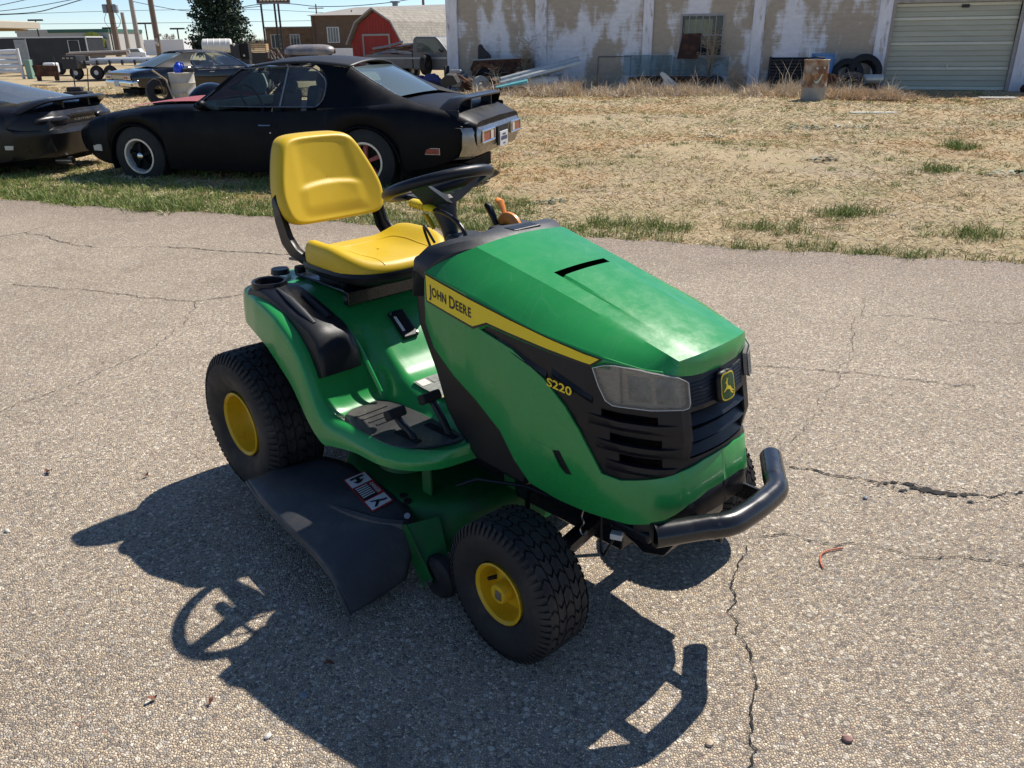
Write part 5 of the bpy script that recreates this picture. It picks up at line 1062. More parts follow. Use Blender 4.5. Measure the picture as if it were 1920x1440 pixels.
# loose scrap between the truck bed and the coupe
q = random.Random(21); parts = []
for k in range(14):
    m_ = ('old_iron', 'rust_dark', 'rust', 'grey_metal', 'old_iron', 'engine_blue')[k % 6]; s = q.uniform(.12, .26); kind = ('ring', 'block', 'pipe')[k % 3]
    if kind == 'ring': mb = MB().lathe([(s * .45, -s * .3), (s, -s * .3), (s, s * .3), (s * .45, s * .3)], 16, 'y', closed=True)
    elif kind == 'block': mb = MB().prism([(-s, 0), (s * 1.2, 0), (s, s * .9), (.1 * s, s * 1.3), (-s * .8, s)], -s * .5, s * .5)
    else: mb = MB().tube(crom([(-s * 2, 0, s * .2), (-s, .1, s * 1.2), (s, 0, s * 1.5), (s * 2.2, .1, s * .4)], 4), s * .16, 8)
    o = mb.build('scrap_part', m_, bevel=.012 if kind == 'block' else 0, smooth=kind != 'block'); o.location = (-2.9 + 3.4 * q.random(), 25.2 + q.uniform(-.4, 1.3), s if kind == 'ring' else .03 + .25 * q.random()); o.rotation_euler = (q.uniform(-.3, .3), q.uniform(-.3, .3), q.uniform(0, 6)); parts.append((o.location.x / o.location.y, o, kind, m_))
tone = {'old_iron': 'black', 'rust_dark': 'dark brown', 'rust': 'rusty', 'grey_metal': 'grey', 'engine_blue': 'dark blue'}; nth = ('leftmost', 'second', 'third', 'fourth', 'fifth', 'sixth', 'seventh', 'eighth', 'ninth', 'tenth', 'eleventh', 'twelfth', 'thirteenth', 'rightmost')
for k, (_, o, kind, m_) in enumerate(sorted(parts, key=lambda p: p[0])): tag(o, tone[m_] + ' metal ' + kind + ' in the scrap pile behind the coupe trunk, ' + nth[k] + (' piece' if k in (0, 13) else ' from the left'), 'scrap', 'scrap pile behind the coupe trunk')
# twigs and shrubs
def twigs(name, loc, n, h, spread, m, k, label, cat='shrub', up=.8, sub=3, r=.006):
    q = random.Random(k); mb = MB()
    for i in range(n):
        a = q.uniform(0, 6.28); d = Vector((math.cos(a) * spread, math.sin(a) * spread, 0)); p0 = Vector((q.gauss(0, .05), q.gauss(0, .05), 0)); l = h * q.uniform(.55, 1.05); pts = [p0]
        for s in range(6): pts.append(pts[-1] + (Vector((0, 0, up)) + d * (s / 5) + Vector((q.gauss(0, .12), q.gauss(0, .12), q.gauss(0, .1)))) * l / 6)
        mb.tube(pts, r, 4, rs=[r * (1 - .13 * s) for s in range(7)])
        for j in range(sub):
            s = q.randint(2, 6); b = pts[s]; dd = Vector((q.gauss(0, 1), q.gauss(0, 1), q.uniform(.1, .9))).normalized() * l * q.uniform(.12, .3); mb.tube([b, b + dd * .5 + Vector((0, 0, .01)), b + dd], r * .5, 3)
    o = mb.build(name, m, weld=False); o.location = loc; return tag(o, label, cat)
def as_plant(o, part): return o
for a in (('bare_shrub', (.55, 26.6, 0), 26, 1.55, .35, 'dry_twig', 3, 'tall dry bush against the wall behind the metal beams', .9, 9, .010), ('bare_shrub', (-.35, 26.0, 0), 12, 1.0, .5, 'dry_twig', 4, 'dry branches sticking up before the rusted truck bed', .7, 3, .012), ('bare_shrub', (1.5, 25.9, 0), 14, .8, .5, 'dry_twig', 14, 'dry weed stalks right of the metal beams', .7, 4, .008), ('bare_shrub', (-.9, 25.3, 0), 16, .75, .6, 'dry_twig', 15, 'dry weed stalks at the low end of the metal beams', .6, 4, .008), ('bare_shrub', tuple(wp(-3.9, 1.6)), 22, .85, .5, 'dry_twig', 16, 'tall dry weeds between the window and the slatted rack', .8, 5, .008), ('bare_shrub', tuple(wp(-1.2, 1.9)), 18, .7, .6, 'dry_twig', 17, 'dry stalks just right of the rusty barrel', .7, 5, .008), ('bare_shrub', tuple(wp(-7.9, 1.5)), 18, .65, .5, 'dry_twig', 18, 'dry stalks below the empty metal frame', .8, 4, .007), ('bare_sapling', tuple(wp(-4.75, .35)), 16, 1.9, .22, 'dry_twig', 5, 'leafless sapling with pale twigs in front of the window', .9, 7, .010)):
    nm, loc, n, h, sp, m, k, lb, up, sb_, rr = a; e = thing(nm, lb, 'shrub', loc); o = twigs('branches', (0, 0, 0), n, h, sp, m, k, None, None, up, sb_, rr); o.parent = e; o['kind'] = 'stuff'
# dry weeds heaped along the wall
x = rng.uniform(-11.4, .1, 46000); out = np.where(rng.random(46000) < .8, rng.normal(2.35, .50, 46000), np.abs(rng.normal(.8, .6, 46000)) + .15); hm = .5 + .5 * np.sin(x * 2.1) * np.sin(x * .73 + 1) * np.cos(x * 4.7 + out); keep = rng.random(46000) < hm * .9 + .1; x, out, hm = x[keep], out[keep], hm[keep]; n = len(x)
px_ = WO.x + math.cos(WA) * x + math.sin(WA) * out; py_ = WO.y + math.sin(WA) * x - math.cos(WA) * out
col = np.array([[.70, .59, .43], [.58, .46, .31], [.78, .69, .54], [.44, .33, .22], [.64, .52, .37]])[rng.integers(0, 5, n)] * rng.uniform(.75, 1.15, (n, 1))
blades('dry_weeds', 'straw_blades', px_, py_, np.zeros(n) + .0, rng.uniform(.06, .40, n) * (.25 + 1.3 * hm) * np.where(rng.random(n) < .04, 2.0, 1), rng.uniform(.010, .022, n), np.abs(rng.normal(.6, .45, n)), rng.uniform(0, 6.28, n), col, 'heaps of tangled dry brown weeds along the foot of the old building', 'weeds')
n = 5000; x = rng.normal(.2, .5, n); px_ = 8.55 + x * 1.0; py_ = 20.9 + rng.normal(.3, .25, n) - x * .3
blades('dry_weeds', 'straw_blades', px_, py_, np.zeros(n), rng.uniform(.1, .3, n), rng.uniform(.010, .02, n), np.abs(rng.normal(.8, .4, n)), rng.uniform(0, 6.28, n), np.array([[.58, .44, .29]]) * rng.uniform(.6, 1.3, (n, 1)), 'loose heap of brown straw beside the rusty barrel', 'weeds')
o = MB().box((0, 0, .012), (.9, .16, .02)).build('litter_board', 'white_decal', bevel=.004); o.location = (7.3, 16.9, 0); o.rotation_euler = (0, 0, R(-6)); tag(o, 'pale flat board lying on the dirt in front of the rusty barrel', 'board')
o = MB().box((0, 0, .02), (.8, .2, .03)).build('litter_board', 'white_decal', bevel=.004); o.location = (11.75, 20.4, 0); o.rotation_euler = (0, 0, R(-12)); tag(o, 'white flat litter on the dirt before the garage door', 'board')
# ================================================================ cars
mat('car_black', (.0035, .004, .0065), rough=.46, var=.15, vscale=3, coat=0, spec=.16, col2=(.008, .009, .012), mixscale=2.5, mixlo=.5, mixhi=.75, rvar=.10)
mat('car_black_gloss', (.004, .0045, .006), rough=.16, var=.1, vscale=3, coat=.6)
mat('car_charcoal', (.012, .012, .014), rough=.34, var=.15, vscale=3, coat=.1, spec=.35)
mat('vinyl_top', (.016, .016, .018), rough=.50, var=.2, vscale=6, bump=.1, bscale=200)
mat('chrome', (.62, .62, .62), rough=.12, metal=1, var=.08, vscale=10); mat('dull_chrome', (.30, .29, .28), rough=.30, metal=.9, var=.25, vscale=7)
mat('tail_red', (.22, .012, .010), rough=.2, var=.1, vscale=20, coat=.5); mat('lamp_clear', (.55, .52, .46), rough=.25, var=.15, vscale=20)
mat('seat_vinyl', (.012, .013, .015), rough=.6, var=.2, vscale=8); mat('faded_red', (.36, .085, .075), rough=.5, var=.2, vscale=4); mat('dash_green', (.20, .25, .20), rough=.6, var=.3, vscale=9)
mat('ring_sheen', (.62, .60, .56), rough=.25, metal=.35, var=.1, vscale=8); mat('plate_white', (.55, .56, .58), rough=.5, var=.1); mat('plate_text', (.05, .06, .12), rough=.5, var=0)  # wheel ring: sky reflection on chrome put into a pale base colour
glass_mat('car_glass', (.78, .86, .83), alpha_mix=.96); glass_mat('back_glass', (.30, .44, .50), rough=.10, alpha_mix=.62)
def car_shell(par, m, xs, w, zb, zs, zd, arches, n=110, name='body', tuck=.955, rows=None):
    """lofted body: half width w(x), sill zb(x), shoulder zs(x), deck zd(x); wheel arches cut into the sill"""
    X = np.linspace(xs[0], xs[-1], n).tolist()
    for (c, r, z0) in arches: X += [c + r * math.cos(t) for t in np.linspace(0, math.pi, 17)]
    X = sorted(X); P = []
    for x in X:
        W, B_, S_, D_ = w(x), zb(x), zs(x), zd(x); B0 = B_
        for (c, r, z0) in arches:
            if abs(x - c) <= r: B_ = max(B_, z0 + math.sqrt(max(0, r * r - (x - c) ** 2)))
        f = rows or ((tuck, 0), (.985, .28), (1.0, .55), (.992, .80), (.955, .97))
        half = [(W * a, B_ + (S_ - B_) * b) for a, b in f] + [(W * .90, S_ + .30 * (D_ - S_) + .006), (W * .70, S_ + .70 * (D_ - S_) + .006), (W * .38, D_), (0, D_ + .006)]
        P.append([(x, y, z) for y, z in half] + [(x, -y, z) for y, z in half[-2::-1]])
    mb = MB().grid(P); k = len(P[0]); mb.add(P[0], [tuple(range(k))]); mb.add(P[-1], [tuple(range(k))])
    b = mb.build(name, m, par, smooth=True, auto=40)
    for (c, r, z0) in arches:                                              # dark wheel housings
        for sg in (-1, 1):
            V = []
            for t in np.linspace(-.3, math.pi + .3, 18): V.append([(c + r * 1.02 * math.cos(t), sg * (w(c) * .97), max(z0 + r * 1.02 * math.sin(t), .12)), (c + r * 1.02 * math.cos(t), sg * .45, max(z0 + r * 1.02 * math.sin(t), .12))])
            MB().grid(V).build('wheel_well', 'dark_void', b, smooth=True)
    MB().box2((xs[0] + .3, -.55, .16), (xs[-1] - .3, .55, .30)).build('underbody', 'dark_void', b)
    return b
def car_wheel(par, x, y, Rt, Wt, Rr, style):
    e = bpy.data.objects.new('wheel', None); COL.objects.link(e); e.parent = par; e.location = (x, y, Rt); sg = 1 if y > 0 else -1; e.rotation_euler = (0, 0, 0 if sg < 0 else math.pi)
    h = Wt / 2; MB().lathe([(Rr * .96, -h * .8), (Rr * 1.02, -h * .98), (Rr + (Rt - Rr) * .5, -h * 1.02), (Rt * .97, -h * .85), (Rt, -h * .6), (Rt, h * .6), (Rt * .97, h * .85), (Rr * 1.02, h), (Rr * .96, h * .8)], 40, 'y').build('tyre', 'black_tyre', e, smooth=True, auto=50)
    if style == 'far': MB().lathe([(Rr * 1.02, -h * .95), (Rr * .9, -h * .8), (Rr * .5, -h * .9), (0, -h * .92)], 24, 'y').build('hub_cap', 'dull_chrome', e, smooth=True); return e
    MB().lathe([(Rr * 1.03, -h * .97), (Rr * 1.03, -h * 1.06), (Rr * .93, -h * 1.06), (Rr * .86, -h * .80), (Rr * .84, -h * .3)], 40, 'y').build('rim_ring', 'ring_sheen', e, smooth=True, auto=50)
    rm = MB().lathe([(Rr * .86, -h * .35), (0, -h * .30)], 40, 'y').build('rim_dish', 'dark_void', e)
    for k in range(5):
        a = 2 * math.pi * k / 5 + .35; u = Vector((math.cos(a), 0, math.sin(a))); v = Vector((-math.sin(a), 0, math.cos(a))); P = []
        for r, w_, d in ((.10, .10, .80), (.4, .12, .74), (.7, .13, .66), (.88, .16, .56)): c_ = u * Rr * r; P.append([c_ - v * Rr * w_ + Vector((0, -h * (d - .2), 0)), c_ - v * Rr * w_ * .7 + Vector((0, -h * d, 0)), c_ + v * Rr * w_ * .7 + Vector((0, -h * d, 0)), c_ + v * Rr * w_ + Vector((0, -h * (d - .2), 0))])
        MB().grid(P).build('spoke', style, e)
    MB().lathe([(Rr * .20, -h * .6), (Rr * .20, -h * .92), (Rr * .12, -h * 1.0), (0, -h * 1.0)], 16, 'y').build('hub_cap', 'chrome', e, smooth=True, auto=50); return e
def quad_grid(a, b, c, d, n=8, m=8, bulge=(0, 0, 0)):
    """bilinear patch a-b (top) d-c (bottom) with a bulge in the middle"""
    a, b, c, d = map(Vector, (a, b, c, d)); P = []
    for i in range(n + 1):
        u = i / n; row = []
        for j in range(m + 1):
            v = j / m; p = (a * (1 - u) + b * u) * (1 - v) + (d * (1 - u) + c * u) * v; row.append(p + Vector(bulge) * (4 * u * (1 - u)) * (.35 + .65 * math.sin(math.pi * v)))
        P.append(row)
    return P
F = lambda xs, ys: (lambda x: float(np.interp(x, xs, ys)))
def smooth_f(xs, ys):
    xx = np.linspace(xs[0], xs[-1], 300); yy = np.interp(xx, xs, ys); k = np.hanning(25); k /= k.sum(); yp = np.concatenate([np.full(12, yy[0]), yy, np.full(12, yy[-1])]); ym = np.convolve(yp, k, 'valid'); return lambda x: float(np.interp(x, xx, ym))
# ---------------------------------------------------------------- black muscle coupe (x forward from the rear axle, y left)
def coupe():
    a = R(164); t = thing('black_coupe', 'black two-door muscle coupe with rear wing parked on the grass behind the tractor', 'car', (-1.28, 9.66, -.085), a)
    w = smooth_f([-1.30, -1.15, -.8, 0, .6, 1.6, 2.6, 3.2, 3.55, 3.72], [.80, .86, .92, .965, .93, .925, .945, .93, .88, .76]); zb = smooth_f([-1.30, -1.1, -.75, -.3, .4, 2.4, 3.1, 3.45, 3.72], [.52, .40, .30, .235, .20, .20, .21, .26, .40])
    zs = smooth_f([-1.30, -1.05, -.5, 0, .45, .9, 2.0, 2.8, 3.4, 3.6, 3.72], [.72, .83, .895, .915, .885, .86, .86, .82, .74, .68, .60]); zd = smooth_f([-1.30, -1.1, -.6, -.35, -.1, .2, 1.85, 2.05, 2.6, 3.4, 3.72], [.74, .86, .945, .975, .90, .70, .70, .91, .90, .80, .62])
    b = car_shell(t, 'car_black', (-1.30, 3.72), w, zb, zs, zd, [(0, .405, .30), (2.845, .385, .30)])
    # wheel lip mouldings
    # roof and pillars
    rail = [(1.52, .555, 1.262), (1.15, .585, 1.300), (.75, .60, 1.312), (.45, .60, 1.292), (.25, .585, 1.268)]
    P = []
    for (x, y, z) in crom(rail, 4): P.append([(x, y * k, z + .058 * (1 - k * k) * (1 if x < 1.3 else .75)) for k in np.linspace(1, -1, 13)])
    P[0] = [(p[0] + .06 * (1 - (k * k)), p[1], p[2] - .008) for p, k in zip(P[0], np.linspace(1, -1, 13))]
    P[-1] = [(p[0] - .03 * (1 - k * k), p[1], p[2]) for p, k in zip(P[-1], np.linspace(1, -1, 13))]
    MB().grid(P).build('roof', 'vinyl_top', t, smooth=True, solid=-.015, auto=0)
    bl_t, bl_b = Vector((.25, .53, 1.272)), Vector((-.30, .605, .985))
    for sg in (1, -1):
        f_ = lambda p: (p[0], p[1] * sg, p[2])
        q0 = crom([(.66, .60, 1.312), (.535, .64, 1.235), (.475, .69, 1.12), (.50, .76, .96), (.58, .79, .875)], 4)          # window side
        q1 = crom([(.45, .60, 1.292), (.31, .645, 1.21), (.13, .71, 1.09), (-.03, .80, .97), (-.08, .87, .89)], 4); q2 = crom([(.25, .585, 1.268), (.08, .615, 1.18), (-.14, .66, 1.075), (-.42, .73, .975), (-.75, .80, .895)], 4); q3 = crom([tuple(bl_t), (.12, .548, 1.20), (-.02, .566, 1.125), (-.16, .585, 1.055), tuple(bl_b)], 4)
        MB().grid([[f_(p) for p in q] for q in (q0, q1, q2, q3)]).build('sail_panel', 'car_black', t, smooth=True, auto=0)
        MB().tube([f_(p) for p in crom([(2.08, .80, .88), (1.84, .70, 1.05), (1.60, .585, 1.235), (1.50, .56, 1.265)], 5)], .022, 8).build('front_pillar', 'car_black', t, smooth=True)
        MB().tube([f_(p) for p in crom([(2.04, .815, .888), (1.60, .600, 1.238), (1.48, .60, 1.262), (1.10, .618, 1.282), (.70, .635, 1.275), (.54, .66, 1.20), (.485, .70, 1.11), (.51, .77, .955), (.58, .80, .888)], 5)], .008, 6).build('window_trim', 'dull_chrome', t, smooth=True)
        MB().tube([f_(p) for p in ((2.04, .818, .886), (1.3, .83, .882), (.58, .825, .886))], .008, 6).build('belt_trim', 'dull_chrome', t, smooth=True)
        MB().tube([f_(p) for p in ((1.00, .822, .888), (.96, .62, 1.28))], .009, 6).build('window_bar', 'dull_chrome', t, smooth=True)
        gl = MB().grid([[f_(p) for p in ((2.02, .80, .885), (1.6, .592, 1.235))], [f_(p) for p in ((1.5, .81, .885), (1.28, .605, 1.272))], [f_(p) for p in ((1.005, .81, .885), (.965, .612, 1.28))]]); gl.build('side_window', 'car_glass', t)
        MB().add([f_(p) for p in ((.995, .808, .887), (.57, .79, .887), (.485, .69, 1.11), (.545, .65, 1.205), (.70, .625, 1.272), (.955, .612, 1.28))], [(0, 1, 2, 3, 4, 5)]).build('quarter_window', 'car_glass', t)
        MB().tube([f_(p) for p in [tuple(q * 1.0) for q in q3]], .010, 6).build('backlight_trim', 'dull_chrome', t, smooth=True)
        # door gaps, sill, handle, mirror, markers
        for (xa, za, xb, zb_) in ((2.17, .82, 2.20, .24), (1.02, .845, 1.00, .62), (1.00, .62, 1.08, .24)):
            P = []
            for i in range(7): k = i / 6; x = xa + (xb - xa) * k; z = za + (zb_ - za) * k; W = w(x); fr = (z - zb(x)) / (zs(x) - zb(x)); yy = W * float(np.interp(fr, [0, .28, .55, .80, .97], [.955, .985, 1, .992, .955])) + .0015; P.append([f_((x - .005, yy, z)), f_((x + .005, yy, z))])
            MB().grid(P).build('door_gap', 'dark_void', t)
        MB().tube([f_(p) for p in ((1.22, w(1.2) * .99 + .012, .70), (1.12, w(1.1) * .99 + .022, .70), (1.08, w(1.1) * .99 + .008, .70))], .010, 6).build('door_handle', 'chrome', t, smooth=True)
        MB().ball(f_((1.09, w(1.1) * .995, .625)), .013, 8, 6).build('door_lock', 'chrome', t, smooth=True)
        m_ = MB().ball(f_((1.90, .93, .90)), .075, 14, 10, (.7, 1.0, .75)).build('mirror', 'car_black', t, smooth=True); MB().tube([f_((1.90, .90, .88)), f_((1.90, .82, .855))], .02, 8).build('mirror_arm', 'car_black', m_)
        MB().box(f_((-.80, w(-.8) * .988, .47)), (.17, .012, .055)).build('side_marker', 'tail_red', t, bevel=.004); MB().box(f_((-.80, w(-.8) * .985, .47)), (.19, .012, .072)).build('marker_bezel', 'dull_chrome', t, bevel=.004)
        MB().box(f_((3.42, w(3.42) * .985, .42)), (.15, .014, .075), Matrix.Rotation(R(-14 * sg), 3, 'Z')).build('front_marker', 'lamp_clear', t, bevel=.006)
        # wheel-arch lips
        for (cx, r) in ((0, .405), (2.845, .385)): MB().tube([f_((cx + r * math.cos(q), w(cx + r * math.cos(q)) * .985, .30 + r * math.sin(q))) for q in np.linspace(.12, math.pi - .12, 24)], .010, 6).build('arch_lip', 'car_black', t, smooth=True)
        car_wheel(t, 0, .80 * sg, .345, .25, .20, 'faded_red'); car_wheel(t, 2.845, .80 * sg, .335, .22, .19, 'car_black')
    MB().grid(quad_grid(bl_t, (bl_t.x, -bl_t.y, bl_t.z), (bl_b.x, -bl_b.y, bl_b.z), bl_b, 12, 8, (-.05, 0, .030))).build('back_window', 'back_glass', t, smooth=True, auto=0)
    MB().grid(quad_grid((1.52, .55, 1.262), (1.52, -.55, 1.262), (2.12, -.76, .89), (2.12, .76, .89), 12, 6, (.14, 0, .01))).build('windshield', 'car_glass', t, smooth=True, auto=0)
    # hood with faded red panel
    P = []
    for x in np.linspace(2.08, 3.30, 16): P.append([(x, y, zd(x) + .014 + .030 * math.exp(-(y / .42) ** 2)) for y in np.linspace(.62, -.62, 11)])
    MB().grid(P).build('hood_panel', 'faded_red', t, smooth=True, auto=0)
    # interior
    for sg in (1, -1):
        s = MB().box((1.18, .38 * sg, .80), (.14, .46, .50), Matrix.Rotation(R(-12), 3, 'Y')).build('front_seat', 'seat_vinyl', t, bevel=.05); MB().ball((1.10, .38 * sg, 1.08), .13, 12, 8, (.5, 1, .75)).build('headrest', 'seat_vinyl', s, smooth=True)
    MB().box((.35, 0, .86), (.18, 1.2, .30), Matrix.Rotation(R(-20), 3, 'Y')).build('rear_seat', 'seat_vinyl', t, bevel=.06)
    MB().box((1.98, 0, .87), (.22, 1.35, .10)).build('dashboard', 'dash_green', t, bevel=.03)
    c_ = Vector((1.62, .38, .93)); ax = Vector((.45, 0, .9)).normalized(); sd = Vector((0, 1, 0)); MB().tube([c_ + (ax * math.cos(q) + sd * math.sin(q)) * .17 for q in np.linspace(0, 6.283, 28)[:-1]], .013, 8, closed=True).build('steering_wheel', 'seat_vinyl', t, smooth=True)
    MB().box((1.52, 0, 1.16), (.04, .24, .06)).build('rear_view_mirror', 'seat_vinyl', t, bevel=.015)
    # tail: bumper with lamps, plate, wing
    bump = MB(); P = []
    for y in np.linspace(.90, -.90, 25): e = max(0, (abs(y) - .70) / .20); bx = -1.30 + .17 * e ** 2; P.append([(bx + .10, y * .985, .705), (bx - .015, y, .70), (bx - .04, y, .66), (bx - .03, y, .50), (bx + .01, y * .99, .42), (bx + .10, y * .97, .385), (bx + .22, y * .95, .40)])
    bo = bump.grid(P).build('rear_bumper', 'dull_chrome', t, smooth=True, auto=30)
    MB().grid([[(-1.30 + .17 * max(0, (abs(y) - .70) / .20) ** 2 + .012, y * .97, .712), (-1.16 + .17 * max(0, (abs(y) - .70) / .20) ** 2, y * .97, .775)] for y in np.linspace(.88, -.88, 19)]).build('tail_panel', 'car_charcoal', t, smooth=True)
    MB().tube([(-1.25 + .14 * max(0, (abs(y) - .70) / .20) ** 2, y, .745) for y in np.linspace(.84, -.84, 15)], .010, 6).build('trunk_trim', 'dull_chrome', t, smooth=True)
    for sg in (1, -1):
        l = MB().box((-1.338, .52 * sg, .605), (.03, .40, .115)).build('tail_lamp', 'tail_red', bo, bevel=.006); MB().tube([(-1.352, y, z) for y, z in ((.32 * sg, .548), (.72 * sg, .548), (.72 * sg, .662), (.32 * sg, .662))], .012, 6, closed=True).build('lamp_bezel', 'chrome', bo); MB().box((-1.356, .42 * sg, .605), (.01, .09, .085)).build('reverse_lamp', 'lamp_clear', bo)
    MB().box((-1.345, 0, .56), (.02, .40, .20)).build('plate_recess', 'dark_void', bo); pl = MB().box((-1.362, 0, .52), (.012, .31, .16)).build('license_plate', 'plate_white', bo, bevel=.006)
    for (z0, z1, hw) in ((.555, .575, .06), (.505, .545, .12), (.462, .475, .05)): MB().add([(-1.3695, y, z) for y, z in ((hw, z1), (-hw, z1), (-hw, z0), (hw, z0))], [(0, 1, 2, 3)]).build('plate_print', 'plate_text', pl)
    wing = MB(); P = []
    for y in np.linspace(.80, -.80, 25):
        e = max(0, (abs(y) - .62) / .18); z = .975 - .12 * e ** 1.5; x = -1.02 + .10 * e; P.append([(x + .10, y, z - .012), (x + .06, y, z + .010), (x - .04, y, z + .012), (x - .12, y, z + .002), (x - .11, y, z - .016), (x + .10, y, z - .012)])
    wg = wing.grid(P).build('rear_wing', 'car_charcoal', t, smooth=True, auto=50)
    for sg in (1, -1):
        MB().hexa([(-.72, .80 * sg, .825), (-1.10, .80 * sg, .79), (-1.10, .83 * sg, .79), (-.72, .83 * sg, .825), (-.93, .78 * sg, .865), (-1.10, .78 * sg, .865), (-1.10, .81 * sg, .865), (-.93, .81 * sg, .865)]).build('wing_foot', 'car_charcoal', wg, bevel=.01)
        MB().box((-1.02, .36 * sg, .895), (.14, .035, .13)).build('wing_post', 'car_charcoal', wg, bevel=.008)
    MB().tube([(-1.0, .45, .27), (-1.18, .45, .25)], .035, 12).build('exhaust_tip', 'dull_chrome', t); MB().box2((-.98, -.3, .24), (-.80, .5, .30)).build('tow_bar', 'dull_chrome', t)
    # front bumper and chin
    P = []
    for y in np.linspace(.84, -.84, 21): e = max(0, (abs(y) - .6) / .24); bx = 3.74 - .22 * e ** 2; P.append([(bx - .1, y, .50), (bx, y, .48), (bx + .02, y, .40), (bx - .03, y, .32), (bx - .2, y * .97, .26)])
    MB().grid(P).build('front_bumper', 'car_charcoal', t, smooth=True, solid=.01)
    for o in t.children_recursive:
        if o.type == 'MESH' and o.parent.type == 'EMPTY' and o.parent != t: continue
        if o.type == 'MESH':
            for v in o.data.vertices:
                if v.co.x < -.45: v.co.x = -.45 + (v.co.x + .45) * .90
    return t
coupe()
# ---------------------------------------------------------------- charcoal sports coupe at the left edge
def sports_coupe():
    t = thing('charcoal_sports_coupe', 'dark charcoal sports coupe with rear spoiler cut off by the left edge of the photo', 'car', (-6.42, 10.78, -.09), R(175))   # x = 0 at the rear axle
    w = smooth_f([-1.02, -.95, -.8, -.5, 0, 1, 2.4, 3.3, 3.6], [.66, .78, .88, .93, .95, .92, .93, .88, .70]); zb = smooth_f([-1.02, -.85, -.4, .4, 2.2, 3.2, 3.6], [.36, .29, .24, .20, .20, .20, .30])
    zs = smooth_f([-1.02, -.96, -.7, 0, 1.0, 2.2, 3.3, 3.6], [.66, .76, .80, .82, .83, .80, .66, .55]); zd = smooth_f([-1.02, -.96, -.7, 0, 1, 2, 3.3, 3.6], [.74, .865, .895, .90, .90, .87, .70, .57])
    b = car_shell(t, 'car_charcoal', (-1.02, 3.6), w, zb, zs, zd, [(0, .37, .29), (2.57, .37, .29)])
    # rear fascia
    P = []
    for y in np.linspace(.93, -.93, 31):
        e = max(0, (abs(y) - .45) / .48); bx = -1.05 + .40 * e ** 2.4; P.append([(bx + .04, y * .97, .80), (bx + .005, y * .985, .74), (bx + .03, y * .985, .635), (bx - .055, y, .60), (bx - .075, y, .555), (bx - .05, y, .50), (bx - .01, y, .36), (bx + .03, y * .98, .285), (bx + .12, y * .95, .26)])
    MB().grid(P).build('rear_bumper', 'car_charcoal', t, smooth=True, auto=35)
    for sg in (1, -1):
        lm = MB().ball((0, 0, 0), 1, 20, 12, (.060, .27, .062)).build('tail_lamp', 'car_charcoal', t, smooth=True, auto=0); lm.location = (-.985, .55 * sg, .70); lm.rotation_euler = (0, 0, R(-13 * sg))
        MB().box((-.62, w(-.62) * sg * .995, .42), (.13, .012, .05)).build('side_marker', 'lamp_clear', t, bevel=.005)
        car_wheel(t, 0, .80 * sg, .32, .24, .20, 'car_black'); car_wheel(t, 2.57, .80 * sg, .32, .24, .20, 'car_black')
        MB().tube([(-.85, .42 * sg, .215), (-1.06, .42 * sg, .215)], .05, 16, caps=False, rs=[.042, .050]).build('exhaust_tip', 'dull_chrome', t, smooth=True)
        MB().tube([(.3, .80 * sg, .86), (.9, .72 * sg, 1.08), (1.35, .60 * sg, 1.20)], .03, 8).build('side_pillar', 'car_charcoal', t, smooth=True)
        MB().grid([[(2.3, .80 * sg, .87), (1.55, .60 * sg, 1.19)], [(1.2, .83 * sg, .87), (1.2, .62 * sg, 1.20)], [(.25, .82 * sg, .87), (.95, .66 * sg, 1.09)]]).build('side_window', 'car_glass', t)
    # spoiler
    P = []
    for y in np.linspace(.84, -.84, 29):
        e = max(0, (abs(y) - .55) / .29); z = .932 - .14 * e ** 2; x = -.99 + .28 * e ** 1.8; P.append([(x + .16, y, z - .02), (x + .10, y, z + .008), (x - .02, y, z + .012), (x - .07, y, z - .004), (x - .04, y, z - .03), (x + .12, y, z - .045), (x + .16, y, z - .02)])
    sp = MB().grid(P).build('spoiler', 'car_charcoal', t, smooth=True, auto=50)
    for sg in (1, -1): MB().box((-.93, .28 * sg, .87), (.12, .03, .10)).build('spoiler_post', 'car_charcoal', sp)
    # glass hatch and roof
    MB().grid(quad_grid((1.0, .56, 1.215), (1.0, -.56, 1.215), (-.66, -.66, .895), (-.66, .66, .895), 14, 10, (-.02, 0, .085))).build('hatch_glass', 'hatch', t, smooth=True, auto=0)
    MB().grid(quad_grid((1.55, .56, 1.19), (1.55, -.56, 1.19), (1.0, -.58, 1.17), (1.0, .58, 1.17), 10, 5, (0, 0, .05))).build('roof', 'car_black_gloss', t, smooth=True, auto=0)
    MB().grid(quad_grid((1.55, .57, 1.19), (1.55, -.57, 1.19), (2.4, -.72, .88), (2.4, .72, .88), 10, 5, (.12, 0, .03))).build('windshield', 'car_glass', t, smooth=True, auto=0)
    v, f = text_polys('camaro', .085, .0012); wd = max(p[0] for p in v)
    MB().add([(-1.066, .235 - p[0] / wd * .47, .672 + p[1] * .62) for p in v], f).build('emblem_lettering', 'dull_chrome', t, weld=False)
    MB().tube([(-1.058, .26, .752), (-1.058, -.26, .752)], .005, 5).build('lid_seam', 'dark_void', t)
    return t
glass_mat('hatch', (.16, .20, .25), rough=.07, alpha_mix=.45)
sports_coupe()
